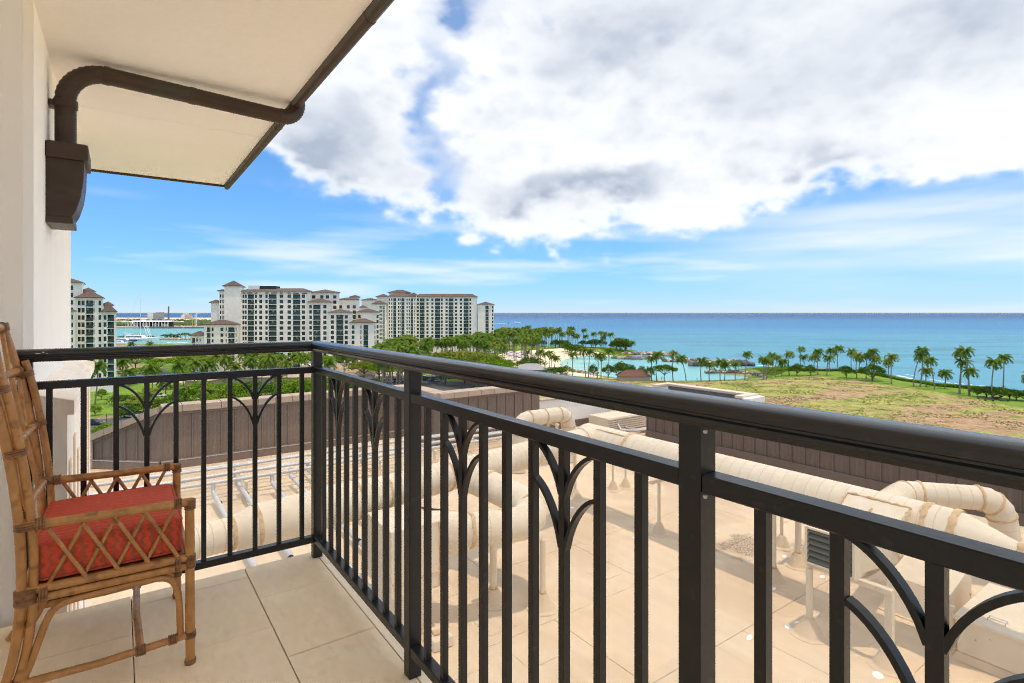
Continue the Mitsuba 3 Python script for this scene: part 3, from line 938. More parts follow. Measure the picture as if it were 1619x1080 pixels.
pw = thing('roof_curb', 'long beige rooftop curb with a white end block at the edge of the dry field', 'roof curb')
c0 = LOC(6.89, 22.95, 0)
part(pw, 'far_side', MB().bbox((18.78, 11.55, RL), (19.06, 15.05, ZT + .0), .01), 'brown_metal', local=True)
part(pw, 'coping', MB().bbox((18.72, 11.5, ZT + .002), (19.10, 15.3, ZT + .10), .012), 'coping_pale', local=True)
part(pw, 'coping', MB().bbox((18.02, 15.02, ZT + .002), (18.715, 15.3, ZT + .10), .012), 'coping_pale', local=True)
part(pw, 'coping', MB().bbox((18.02, 11.2, ZT + .002), (19.10, 11.495, ZT + .10), .012), 'coping_pale', local=True)
part(pw, 'end_block', MB().bbox((18.02, 10.95, RL), (19.08, 11.195, ZT + .04), .01), 'white_paint', local=True)
principled('coping_pale', (0.62, 0.53, 0.43), 0.7)

# --- ducts


def ring_tube(cent, rad, n=28):
    return MB().tube(cent, rad, n)


def duct_straight(key, p0, p1, r0, r1=None, seam=0.17, name='duct_section'):
    """Spiral-seam duct: a tube with a low ridge at every seam."""
    r1 = r0 if r1 is None else r1
    p0, p1 = np.array(p0, float), np.array(p1, float)
    L = np.linalg.norm(p1 - p0); d = (p1 - p0) / L
    P, R = [p0, p1], [r0, r1]
    k = max(1, int(L / seam))
    ridge = MB()
    for i in range(1, k):
        s = L * i / k + float(rng.uniform(-.006, .006))
        r = r0 + (r1 - r0) * s / L
        q = p0 + d * s
        ridge.tube([q - d * .008, q - d * .004, q + d * .004, q + d * .008], [r - .002, r + .004, r + .004, r - .002], 28, cap=False)
    key2 = part(key, name, ring_tube(P, R), 'duct_paint', 40, local=True)
    if k > 1:
        part(key2, 'spiral_seam', ridge, 'duct_seam', 40, local=True)
    return key2


def duct_bend(key, pts, r, name='elbow'):
    """Mitred elbow: gores with a ridge at each joint."""
    pts = [np.array(p, float) for p in pts]
    P, R = [pts[0]], [r]
    for a, b_ in zip(pts[:-1], pts[1:]):
        L = np.linalg.norm(b_ - a)
        P += [a + (b_ - a) * 0.03 / max(L, .1), b_ - (b_ - a) * 0.03 / max(L, .1), b_]
        R += [r, r, r + 0.007]
    R[-1] = r
    return part(key, name, ring_tube(P, R), 'duct_paint', 25, local=True)


def band(key, p, d, r, w=0.09, n=40):
    """Sealant smeared round a joint, with ragged edges."""
    p, d = np.array(p, float), np.array(d, float); d = d / np.linalg.norm(d)
    x = np.cross(d, [0, 0, 1.0]); x = x / np.linalg.norm(x); y = np.cross(d, x)
    t = np.arange(n) * 2 * PI / n
    c = np.cos(t)[:, None] * x + np.sin(t)[:, None] * y
    e0 = -w / 2 + rng.uniform(-.3, .3, n) * w * 0.5; e1 = w / 2 + rng.uniform(-.3, .3, n) * w * 0.5
    rr = r + 0.012 + rng.uniform(0, .008, n)
    v = np.vstack([p + c * (r + .0005) + d * e0[:, None], p + c * rr[:, None] + d * (e0 * .6)[:, None], p + c * rr[:, None] + d * (e1 * .6)[:, None], p + c * (r + .0005) + d * e1[:, None]])
    k = np.arange(n); f = []
    for j in range(3):
        f.append(np.stack([j * n + k, j * n + (k + 1) % n, (j + 1) * n + (k + 1) % n, (j + 1) * n + k], 1))
    return part(key, 'sealant_band', MB().add(v, np.vstack(f)), 'sealant', 40, local=True)


def seal_line(key, pts, r=0.016):
    pts = np.array(pts, float)
    s = np.linspace(0, 1, 14 * (len(pts) - 1) + 1) * (len(pts) - 1)
    P = np.stack([np.interp(s, np.arange(len(pts)), pts[:, k]) for k in range(3)], 1) + rng.normal(0, .005, (len(s), 3))
    return part(key, 'sealant_line', MB().tube(P, r * (1 + .4 * rng.uniform(-1, 1, len(s))), 6), 'sealant', 50, local=True)


def M_(k):
    return LOC(-4.28 + 6.51 * k, 8.08 + 6.52 * k, -3.27)


dm = M_(1) - M_(0)
md = thing('vent_duct', 'round cream vent duct running left to right behind the railing corner', 'duct')
duct_straight(md, M_(-.32), M_(0.02), 0.235)
duct_straight(md, M_(0.02), M_(0.05), 0.235, 0.33, name='reducer')
duct_straight(md, M_(0.05), M_(0.235), 0.33, 0.335, seam=0.6)
duct_straight(md, M_(0.235), M_(0.30), 0.335, 0.295, name='reducer')
duct_straight(md, M_(0.30), M_(0.98), 0.295)
for k, r in ((0.015, .24), (0.052, .33), (0.235, .335), (.30, .297), (.455, .295), (.545, .295), (.93, .295)):
    band(md, M_(k), dm, r, 0.065)
seal_line(md, [M_(.055) + [-.12, -.31, -.03], M_(.23) + [.0, -.32, -.02]], .014)

br = thing('vent_duct', 'round cream vent duct curling in a hairpin bend into the square plenum box', 'duct')
b0 = LOC(-1.08, 11.25, -3.29)
pts = [LOC(-.45, 10.85, -3.40), LOC(-.11, 10.6, -3.47), LOC(.16, 10.38, -3.54), LOC(.33, 10.12, -3.60), LOC(.33, 9.82, -3.64), LOC(.14, 9.60, -3.67), LOC(-.14, 9.47, -3.68)]
duct_straight(br, b0, pts[0], 0.28)
duct_bend(br, pts, 0.283)
duct_straight(br, pts[-1], LOC(-.72, 9.28, -3.66), 0.28, seam=.25)
for q0, q1 in ((pts[0], b0), (pts[-1], pts[-2]), (LOC(-.70, 9.285, -3.66), pts[-1]), (pts[3], pts[2])):
    band(br, q0, q1 - q0, 0.284, 0.07)
part(br, 'label_sticker', MB().tube([LOC(-.30, 9.415, -3.675), LOC(-.38, 9.39, -3.673)], .284, 28, cap=False), 'duct_paint', 40, local=True)

pl = thing('plenum_box', 'square cream sheet-metal plenum box standing on the flat roof behind the second post', 'duct box')
e_ = LOC(-.72, 9.28, -3.66)
part(pl, 'box', MB().bbox((3.41, 8.01, -4.45 + 1.207), (4.25, 9.05, -3.39 + 1.207), .012), 'duct_paint', local=True)
part(pl, 'curb', MB().bbox((3.50, 8.10, RL + .005), (4.16, 8.96, -4.452 + 1.207), .01), 'duct_paint', local=True)
t = np.arange(24) * 2 * PI / 24
dd = (b0 - b0) + (LOC(-.72, 9.28, -3.66) - LOC(-.14, 9.47, -3.68)); dd = dd / np.linalg.norm(dd)
xx = np.cross(dd, [0, 0, 1.0]); xx /= np.linalg.norm(xx); yy = np.cross(dd, xx)
ringp = [e_ + .28 * (math.cos(q) * xx + math.sin(q) * yy) for q in t]
part(pl, 'transition', MB().hull(ringp + [(4.252, y, z) for y in (8.1, 8.95) for z in (-4.1 + 1.207, -3.42 + 1.207)]), 'duct_paint', 25, local=True)
for pp in ([(4.255, 8.08, -2.24), (4.255, 8.08, -2.86), (4.255, 8.97, -2.86)], [(3.43, 8.005, -3.0), (4.25, 8.005, -3.0)], [(4.25, 8.005, -3.24), (4.25, 8.005, -2.2), (4.25, 9.04, -2.19)]):
    seal_line(pl, pp, .014)

ld = thing('vent_duct', 'long cream spiral-seam vent duct ending in a cone at the right edge of the photo', 'duct')
A3, Z3 = 10.29, -3.38 + 1.207
duct_straight(ld, (A3, 10.95, Z3), (A3, 2.85, Z3), 0.40, seam=.21)
part(ld, 'end_cap', MB().tube([(A3, 10.95, Z3), (A3, 11.06, Z3), (A3, 11.13, Z3)], [.40, .37, .22], 28), 'duct_paint', 60, local=True)
duct_straight(ld, (A3, 2.85, Z3), (A3, 2.12, Z3 + .02), 0.40, 0.115, seam=2, name='cone')
duct_straight(ld, (A3, 2.12, Z3 + .02), (A3, 1.95, Z3 + .02), 0.115, seam=2, name='spigot')
duct_straight(ld, (A3, 1.90, Z3 + .02), (A3, 0.7, Z3 + .02), 0.125, seam=2, name='fan_inlet')
band(ld, (A3, 2.86, Z3), (0, 1, 0), .402, .10); band(ld, (A3, 3.22, Z3), (0, 1, 0), .402, .09); band(ld, (A3, 2.14, Z3 + .02), (0, 1, 0), .13, .07)
band(ld, (A3, 9.35, Z3), (0, 1, 0), .402, .10)
part(ld, 'hose_clamp', MB().tube([(A3, 1.96, Z3 + .02), (A3, 1.90, Z3 + .02)], .13, 20), 'black_strap', 40, local=True)
part(ld, 'tap_box', MB().hull([(a, b_, z) for b_ in (3.37, 4.26) for a, z in ((9.55, Z3 + .16), (9.55, Z3 - .3), (10.0, Z3 + .36), (10.1, Z3 - .3))]), 'duct_paint', local=True)
for pp in ([(9.545, 3.365, Z3 + .165), (9.545, 4.265, Z3 + .165)], [(9.98, 3.36, Z3 + .36), (9.98, 4.27, Z3 + .36), (9.55, 4.265, Z3 + .165)], [(9.55, 3.365, Z3 + .16), (9.98, 3.365, Z3 + .355)], [(9.545, 3.365, Z3 + .16), (9.545, 3.365, Z3 - .28)],
           [(9.76, 3.82, Z3 + .265), (9.55, 3.82, Z3 + .17)]):
    seal_line(ld, pp, .018)
seal_line(ld, [(A3 - .2, 9.35, Z3 + .36), (A3 - .2, 10.5, Z3 + .36), (A3 + .2, 10.5, Z3 + .36)], .014)

fd = thing('vent_duct', 'short cream vent duct with two down elbows in front of the white wall', 'duct')
Z4 = -3.5 + 1.207
p = [(10.6, 14.55, RL + .02), (10.6, 14.55, Z4), (12.78, 14.55, Z4), (12.78, 14.55, RL + .02)]
ea = arc_corner(p[0], p[1], p[2], .45, 5); eb = arc_corner(p[1], p[2], p[3], .45, 5)
duct_straight(fd, p[0], ea[0], .25); duct_bend(fd, ea, .252); duct_straight(fd, ea[-1], eb[0], .25, seam=.3); duct_bend(fd, eb, .252); duct_straight(fd, eb[-1], p[3], .25)
for q, dd_ in ((ea[0], (0, 0, 1)), (ea[-1], (1, 0, 0.001)), (eb[0], (1, 0, .001)), ((11.7, 14.55, Z4), (1, 0, .001)), (eb[-1], (0, 0.001, 1)), (eb[2], (1, 0, -1))):
    band(fd, q, np.array(dd_, float) + [0, .0011, 0], .254, .05)
part(fd, 'saddle', MB().bbox((12.0, 14.25, Z4 - .31), (12.12, 14.85, Z4 - .25), .006).bbox((12.02, 14.28, RL + .005), (12.10, 14.36, Z4 - .311), .004).bbox((12.02, 14.74, RL + .005), (12.10, 14.82, Z4 - .311), .004), 'duct_paint', local=True)

ad = thing('vent_duct', 'arched cream vent duct with sealed elbows between the long duct and the dark screen wall', 'duct')
q = [np.array((10.45, 3.98, Z3 + .05)), np.array((12.55, 4.35, -3.53 + 1.207)), np.array((13.62, 3.16, -3.545 + 1.207)), np.array((13.80, 2.70, RL))]
ea = arc_corner(q[0], q[1], q[2], .5, 4)
eb = arc_corner(q[1], q[2], q[2] + np.array([.25, -.12, -1.2]), .42, 5)
duct_straight(ad, q[0], ea[0], .225, seam=.09); duct_bend(ad, ea, .227); duct_straight(ad, ea[-1], eb[0], .225); duct_bend(ad, eb, .227); duct_straight(ad, eb[-1], eb[-1] + np.array([.2, -.1, -1.0]), .225, seam=.2)
for k_, (q0, q1) in enumerate(((ea[-1], eb[0]), (ea[1], ea[2]), (eb[0], ea[-1]), (eb[2], eb[1]), (eb[-1], eb[-2]))):
    band(ad, q0, q1 - q0, .229, .055)

# --- louvred intake and its frame
lv = thing('louvre_box', 'cream louvred intake box on legs below the long duct at lower right', 'louvre box')
L0, L1 = -4.03 + 1.207, -3.43 + 1.207
part(lv, 'frame', MB().bbox((9.0, 3.75, L0), (9.05, 3.79, L1), .004).bbox((9.0, 4.46, L0), (9.05, 4.5, L1), .004).bbox((9.0, 3.792, L0), (9.05, 4.458, L0 + .035), .004).bbox((9.0, 3.792, L1 - .035), (9.05, 4.458, L1), .004), 'duct_paint', local=True)
for k in range(6):
    z = L0 + .06 + .094 * k
    part(lv, 'slat', MB().hull([(9.01, b_, z) for b_ in (3.792, 4.458)] + [(9.01, b_, z - .012) for b_ in (3.792, 4.458)] + [(9.09, b_, z + .07) for b_ in (3.792, 4.458)] + [(9.09, b_, z + .06) for b_ in (3.792, 4.458)]), 'grey_slat', local=True)
part(lv, 'back_plate', MB().box((9.12, 3.80, L0 + .02), (9.13, 4.45, L1 - .02)), 'black_strap', local=True)
part(lv, 'casing', MB().bbox((9.05, 3.75, L0), (9.40, 3.79, L1), .003).bbox((9.051, 4.46, L0), (9.40, 4.5, L1), .003).bbox((9.051, 3.752, L1 + .001), (9.56, 4.498, L1 + .02), .003).bbox((9.051, 3.752, L0 - .02), (9.40, 4.498, L0 - .001), .003), 'duct_paint', local=True)
part(lv, 'hopper', MB().hull([(9.14, b_, z) for b_ in (3.80, 4.45) for z in (L0 + .03, L1 - .02)] + [(9.6, b_, z) for b_ in (3.4, 4.2) for z in (L1 - .35, L1 + .1)]), 'duct_paint', local=True)
part(lv, 'beam', MB().bbox((9.15, 3.32, L0 - .105), (9.25, 4.55, L0 - .022), .006), 'duct_paint', local=True)
part(lv, 'beam', MB().bbox((9.252, 3.70, L0 - .105), (9.9, 3.80, L0 - .022), .006), 'duct_paint', local=True)


def cone_foot(m, x, y, r0=.24, r1=.07, h=.27):
    m.lathe([(r0 + .06, RL + .001), (r0 + .06, RL + .008), (r0, RL + .012), (r0 - .03, RL + .03), (r1 + .045, RL + h * .75), (r1 + .01, RL + h), (r1 - .02, RL + h + .004)], (x, y, 0), 22)
    return m


for a, b_ in ((9.10, 4.47), (9.24, 3.38)):
    part(lv, 'leg', MB().tube([(a, b_, RL), (a, b_, L0 - .106)], .052, 16) if b_ > 4 else MB().bbox((a - .05, b_ - .05, RL), (a + .05, b_ + .05, L0 - .106), .006), 'duct_paint', 40, local=True)
    part(lv, 'cone_foot', cone_foot(MB(), a, b_), 'membrane', 35, local=True)

# --- duct supports: pole, cone boot, saddle
SUP = [
    (1042, 843, -3.99, .038, 'flat saddle, left of the third railing post', 1), (1236, 864, -3.83, .035, 'thin, nearest to the mud-stained roof patch', 0),
    (1262, 893, -3.83, .06, 'thick, right behind the louvred intake', 1), (1223, 918, -3.83, .05, 'half hidden left of the louvred intake', 0),
    (1422, 897, -3.83, .05, 'short, right of the louvred intake', 1), (1454, 921, -3.83, .05, 'slim, farther right of the louvred intake', 0),
    (969, 774, -3.83, .030, 'left of two thin ones far off', 0), (989, 770, -3.83, .030, 'right of two thin ones far off', 0),
    (909, 787, -3.6, .045, 'under the joint of the long ducts', 1), (780, 952, -3.95, .065, 'thick, under the hairpin duct', 1), (858, 960, -4.0, .05, 'right of the hairpin duct bend', 0),
    (1529, 962, -3.9, .05, 'ribbed boot, behind the equipment box', 0), (1505, 1030, -4.5, .045, 'ribbed boot, left of the equipment box', 0)]
for px, py, zt, r, how, beam in SUP:
    q = ROOFPT(px, py)
    s = thing('support_pole', f'cream support pole on the flat roof, {how}', 'support pole', None)
    zt = zt + 1.207
    part(s, 'pole', MB().tube([(q[0], q[1], RL), (q[0], q[1], zt)], r, 16), 'duct_paint', 40, local=True)
    if 'ribbed' in how:
        pr = [(.24, RL + .001), (.24, RL + .01)]
        for k in range(6):
            pr += [(.175 - .02 * k, RL + .03 + .04 * k), (.15 - .02 * k, RL + .05 + .04 * k)]
        part(s, 'ribbed_boot', MB().lathe(pr + [(r, RL + .28)], (q[0], q[1], 0), 20), 'membrane', 30, local=True)
    else:
        part(s, 'cone_boot', cone_foot(MB(), q[0], q[1], .19 if r < .04 else .24, r + .015, .25), 'membrane', 35, local=True)
    if r > .045:
        part(s, 'sealant_ring', MB().lathe([(r + .012, RL + .26), (r + .014, RL + .285), (r + .002, RL + .30)], (q[0], q[1], 0), 16), 'sealant', 30, local=True)
    if beam:
        part(s, 'saddle', MB().bbox((q[0] - .32, q[1] - .045, zt + .001), (q[0] + .32, q[1] + .045, zt + .05), .004), 'duct_paint', local=True)

# --- equipment at the lower right and by the white wall
eq = thing('equipment_box', 'cream metal equipment box at the lower right corner of the photo', 'equipment box')
c = LOC(6.95, 8.22, 0)
part(eq, 'casing', MB().bbox((10.25, 2.0, RL + .12), (11.9, 2.86, RL + .60), .012), 'duct_paint', local=True)
part(eq, 'lid', MB().bbox((10.21, 1.96, RL + .601), (11.94, 2.90, RL + .66), .012), 'duct_paint', local=True)
part(eq, 'skirt', MB().hull([(x, y, z) for x, y, z in ((10.2, 1.95, RL + .005), (10.2, 2.92, RL + .005), (11.95, 1.95, RL + .005), (11.95, 2.92, RL + .005), (10.25, 2.0, RL + .119), (10.25, 2.86, RL + .119), (11.9, 2.0, RL + .119), (11.9, 2.86, RL + .119))]), 'membrane', local=True)
for k in range(2):
    part(eq, 'latch', MB().tube([(10.45 + .09 * k, 2.35, RL + .66), (10.45 + .09 * k, 2.35, RL + .70), (10.45 + .09 * k, 2.55, RL + .70), (10.45 + .09 * k, 2.55, RL + .66)], .008, 8), 'galvanised', local=True)
fh = thing('fan_housing', 'cream sheet-metal fan housing with a sloped top behind the equipment box', 'fan housing')
part(fh, 'housing', MB().hull([(10.9, 3.2, RL + .006), (12.2, 3.2, RL + .006), (10.9, 4.1, RL + .006), (12.2, 4.1, RL + .006), (11.15, 3.2, RL + .55), (12.2, 3.2, RL + .75), (11.15, 4.1, RL + .55), (12.2, 4.1, RL + .75)]), 'duct_paint', local=True)
part(fh, 'flange', MB().bbox((10.85, 3.15, RL + .001), (12.25, 4.15, RL + .02), .004), 'membrane', local=True)

st = thing('slatted_vent', 'low cream vent housing with horizontal ribs beside the white wall', 'vent')
part(st, 'housing', MB().bbox((17.2, 17.0, RL + .01), (20.2, 18.2, RL + .62), .01), 'duct_paint', local=True)
for k in range(6):
    part(st, 'rib', MB().bbox((17.15, 16.93, RL + .06 + .095 * k), (20.2, 16.998, RL + .115 + .095 * k), .006), 'coping_pale', local=True)
pp = thing('vent_pipe', 'tall thin cream vent pipe standing in front of the white wall', 'pipe')
q = LOC(*AT(965, 671, z=RZ)[:2], -5.2)
part(pp, 'pipe', MB().tube([(q[0], q[1], RL), (q[0], q[1], RL + 1.75)], .085, 16), 'duct_paint', 40, local=True)
part(pp, 'cone_boot', cone_foot(MB(), q[0], q[1], .3, .1, .35), 'membrane', 35, local=True)
lp = thing('pipe_loop', 'small bent galvanised pipe frame lying on the roof before the dark screen wall', 'pipe')
q = LOC(*AT(992, 682, z=RZ)[:2], -5.2)
part(lp, 'pipe', MB().tube([q + [-.55, .25, .42], q + [-.55, .25, .12], q + [.1, .3, .12], q + [.15, -.5, .12], q + [.75, -.45, .12]], .05, 10), 'galvanised', 40, local=True)
part(lp, 'pipe', MB().tube([q + [-.4, .28, .42], q + [-.4, .0, .12], q + [-.05, -.55, .12], q + [.7, -.62, .12]], .05, 10), 'galvanised', 40, local=True)
part(lp, 'stand', MB().bbox(q + [-.2, -.2, 0.002], q + [0, 0, .07], .01).bbox(q + [.4, -.65, 0.002], q + [.55, -.4, .07], .01), 'membrane', local=True)
bk = thing('roof_block', 'small cream block on the roof below the plenum box', 'block')
q = ROOFPT(702, 1024)
part(bk, 'block', MB().bbox((q[0] - .2, q[1] - .05, RL + .004), (q[0] + .15, q[1] + .35, RL + .17), .012), 'duct_paint', local=True)
part(bk, 'pipe_stub', MB().bbox((q[0] - .12, q[1] + .08, RL + .171), (q[0] + .02, q[1] + .2, RL + .21), .012), 'sealant', local=True)

# --- galvanised pipes along the screen wall, with drops that run under the ducts
ZP = -4.60 + 1.207
hows = ['nearest to the long brown screen wall', 'second from the long brown screen wall', 'middle one of the five', 'second nearest to the vent ducts', 'nearest to the vent ducts']
for i, b_ in enumerate((18.45, 18.10, 17.62, 17.30, 16.85)):
    g = thing('galvanised_pipe', f'galvanised pipe along the screen wall foot, {hows[i]}', 'pipe')
    ZP = -4.60 + 1.207 + (0, .07, -.02, .05, 0)[i]
    P = [(a, b_ + .012 * math.sin(a * 1.7 + i), ZP + .012 * math.sin(a * .9 + 2 * i)) for a in np.linspace(-.8, 12.6, 40)]
    part(g, 'pipe', MB().tube(P, (.052, .04, .055, .042, .05)[i], 12), 'galvanised', 40, local=True)
    for a in np.arange(.4 + .35 * i, 12.4, 2.1):
        part(g, 'coupling', MB().tube([(a - .06, b_ + .012 * math.sin(a * 1.7 + i), ZP + .012 * math.sin(a * .9 + 2 * i)), (a + .06, b_ + .012 * math.sin(a * 1.7 + i), ZP + .012 * math.sin(a * .9 + 2 * i))], .059, 12), 'galvanised', 40, local=True)
ZP = -4.60 + 1.207
for i, a in enumerate(np.arange(0.9, 12.5, 1.95)):
    s = thing('pipe_stand', f'cream stand under the galvanised pipes along the screen wall, {ORD[i]} from the left', 'pipe stand')
    part(s, 'crossbeam', MB().bbox((a - .04, 16.65, ZP - .115), (a + .04, 18.65, ZP - .055), .004), 'duct_paint', local=True)
    for b_ in (16.75, 18.55):
        part(s, 'post', MB().tube([(a, b_, RL), (a, b_, ZP - .116)], .04, 12), 'duct_paint', 40, local=True)
        part(s, 'cone_boot', cone_foot(MB(), a, b_, .2, .055, .22), 'membrane', 35, local=True)
dh = ['leftmost', 'second from the left', 'third from the left', 'fourth from the left', 'rightmost']
for i, (a, b_) in enumerate(((2.05, 16.85), (2.75, 17.25), (3.55, 16.85), (4.15, 17.25), (4.75, 17.65))):
    g = thing('drop_pipe', f'galvanised drop pipe passing under the cream duct, {dh[i]} of five', 'pipe')
    zl = -4.99 + 1.207
    c1 = arc_corner((a, b_, ZP - .05), (a, b_, zl + .12), (a + .05, b_ - 1.3, zl + .05), .11, 5)
    part(g, 'pipe', MB().tube([(a, b_, ZP - .04)] + c1 + [(a + .05, b_ - 1.6, zl + .02), (a + .12, 10.5, zl), (a + .12, 9.3, zl)], .058, 12), 'galvanised', 40, local=True)
    for bb in (b_ - .75, b_ - 2.1, b_ - 3.8, b_ - 5.6):
        part(g, 'strap', MB().tube([(a + .06, bb + .02, zl + .035), (a + .06, bb - .02, zl + .035)], .066, 12), 'black_strap', 40, local=True)
    for bb in (b_ - 2.9, b_ - 6.4):
        part(g, 'sleeper', MB().bbox((a - .16, bb - .06, RL + .004), (a + .28, bb + .06, zl - .045), .006), 'duct_paint', local=True)

# ------------------------------------------------------------------ land, sea, beach
GZ = 2.6                        # level of the park and gardens


def XY(px, py, z=0.0):
    q = AT(px, py, z=z)
    return (float(q[0]), float(q[1]))


coast = [(-950, -60), (-950, 705), (-620, 712), (-430, 700), (-300, 735), (-150, 720), (-40, 690), (0, 640)]
coast += [XY(*p) for p in ((830, 546.5), (862, 549), (905, 549.5), (960, 550.5), (1000, 553), (1014, 557), (1002, 561), (985, 565.5), (962, 563.5), (930, 562.5), (911, 565), (896, 567.5), (887, 572), (885, 576), (891, 580.5), (903, 584.5), (920, 589), (950, 594), (1000, 599.5), (1080, 602),
                              (1150, 600.5), (1185, 598), (1172, 594.5), (1135, 591), (1118, 589), (1135, 586.5), (1165, 584), (1190, 581), (1215, 580), (1260, 582.5), (1321, 584.3), (1365, 587.5), (1405, 592), (1440, 600), (1478, 608), (1540, 613.5), (1619, 622), (1750, 640))]
coast += [(330, 120), (420, -60)]
LAND = Polygon(coast).buffer(0)
COAST = LAND.boundary
FIELD = Polygon([XY(*p, GZ) for p in ((880, 593), (930, 598), (990, 602.8), (1060, 604), (1130, 602.5), (1200, 599), (1250, 596), (1294, 595), (1340, 599.5), (1413, 610.5), (1470, 618), (1527, 628.5), (1619, 646), (1800, 684), (2300, 800), (1500, 1040), (700, 1040), (812, 655))]).buffer(4).buffer(-4)


def hland(x, y):
    p = shapely.points(x, y)
    d = shapely.distance(p, COAST) * np.where(shapely.contains_xy(LAND, x, y), 1, -1)
    h = np.clip(d * 0.11, -2.0, GZ)
    f = np.where(shapely.contains_xy(FIELD, x, y), np.clip(shapely.distance(p, FIELD.boundary) / 22, 0, 1), 0)
    return h + 0.9 * f * f * (3 - 2 * f) + 0.25 * f * (meshkit.fbm(np.stack([x / 19, y / 19, x * 0], -1), 3, 5) - 0.5)


def sheet(poly, s, hf=hland, dz=0.0):
    V, Fc, n = [], [], 0
    for g in getattr(poly, 'geoms', [poly]):
        if g.is_empty or g.geom_type != 'Polygon' or g.area < 1:
            continue
        rings = [g.exterior] + list(g.interiors)
        pts = np.vstack([np.array(shapely.segmentize(r, s).coords)[:-1] for r in rings])
        x0, y0, x1, y1 = g.bounds
        gx, gy = np.meshgrid(np.arange(x0, x1, s), np.arange(y0, y1, s * 0.866))
        gx = gx + (np.arange(gx.shape[0]) % 2)[:, None] * s / 2
        q = np.stack([gx.ravel(), gy.ravel()], 1)
        q = q[shapely.contains_xy(g.buffer(-s * 0.45), q[:, 0], q[:, 1])]
        pts = np.vstack([pts, q]) if len(q) else pts
        tri = Delaunay(pts).simplices
        c = pts[tri].mean(1)
        tri = tri[shapely.contains_xy(g, c[:, 0], c[:, 1])]
        e = pts[tri]
        area = (e[:, 1, 0] - e[:, 0, 0]) * (e[:, 2, 1] - e[:, 0, 1]) - (e[:, 2, 0] - e[:, 0, 0]) * (e[:, 1, 1] - e[:, 0, 1])
        tri = np.where((area < 0)[:, None], tri[:, ::-1], tri)
        V.append(np.c_[pts, hf(pts[:, 0], pts[:, 1]) + dz]); Fc.append(tri + n); n += len(pts)
    return trimesh.Trimesh(np.vstack(V), np.vstack(Fc), process=False)


def c_sea(p, n, uv):
    d = p.y - 0.30 * dr.maximum(p.x, 0) * 0
    fade = smoothstep(3500, 900, p.y)
    w = 0.5 + (fbm(p.x / 260, p.y / 60, 0, 4) - 0.5) * fade
    far = smoothstep(420, 1500, d + (w - 0.5) * 500)
    deep = smoothstep(1100, 5200, d + (w - 0.5) * 1600)
    c = mix(C3(0.062, 0.285, 0.415), C3(0.021, 0.185, 0.405), far)
    c = mix(c, C3(0.011, 0.092, 0.255), deep)
    reef = smoothstep(0.52, 0.70, fbm(p.x / 70, p.y / 22 + 3, 1, 4)) * (1 - far)
    c = c * (1 - 0.20 * reef)
    chop = fbm(p.x / 9, p.y / 5, 2, 3)
    band = fbm(p.x / 600, p.y / 150, 5, 3)
    near = smoothstep(1500, 400, p.y)
    return c * (0.95 + (0.18 * chop - 0.09) * near + 0.16 * (band - 0.4) * fade)


def h_sea(p, n, uv):
    return (0.35 * fbm(p.x / 7, p.y / 3.2, 0, 3) + 0.8 * noise(p.x / 28, p.y / 12, 2)) * smoothstep(1500, 350, p.y)


principled('sea_water', proc(c_sea), 0.42, h_sea, 0.8, 0.3, specular=0.22)


def c_lagoon(p, n, uv):
    w = fbm(p.x / 26, p.y / 16, 0, 3)
    # sandy shallows along the beach, deeper towards the sea gap
    d = smoothstep(20, 95, p.x + (w - 0.5) * 34 - (p.y - 330) * 0.05)
    c = mix(C3(0.285, 0.545, 0.50), C3(0.125, 0.405, 0.44), smoothstep(0.1, 0.6, d + (w - 0.5) * 0.5))
    return c * (0.93 + 0.12 * fbm(p.x / 5, p.y / 3, 3, 2))


def h_lagoon(p, n, uv):
    return 0.10 * fbm(p.x / 3, p.y / 1.8, 0, 3)


principled('lagoon_water', proc(c_lagoon), 0.30, h_lagoon, 0.6, 0.2, specular=0.25)
principled('harbour_water', proc(lambda p, n, uv: mix(C3(0.115, 0.335, 0.365), C3(0.155, 0.375, 0.39), fbm(p.x / 120, p.y / 25, 0, 3))), 0.4, h_lagoon, 0.5, 0.3, specular=0.2)


def c_sand(p, n, uv):
    return mix(C3(0.74, 0.62, 0.48), C3(0.62, 0.50, 0.37), fbm(p.x / 6, p.y / 6, 0, 4)) * (0.9 + 0.2 * noise(p.x * 1.5, p.y * 1.5, 1))


principled('sand', proc(c_sand), 0.9, specular=0.1)


def c_lawn(p, n, uv):
    g = fbm(p.x / 9, p.y / 9, 0, 4)
    f = fbm(p.x * 1.3, p.y * 1.3, 0, 3)
    return mix(C3(0.115, 0.225, 0.024), C3(0.185, 0.265, 0.050), g) * (0.7 + 0.6 * f)


principled('lawn_grass', proc(c_lawn), 0.9, specular=0.1)


def c_park(p, n, uv):
    g = fbm(p.x / 14, p.y / 14, 0, 4)
    f = fbm(p.x / 1.5, p.y / 1.5, 0, 3)
    return mix(C3(0.085, 0.16, 0.026), C3(0.26, 0.22, 0.12), smoothstep(0.45, 0.7, g)) * (0.65 + 0.7 * f)


principled('park_ground', proc(c_park), 0.95, specular=0.1)


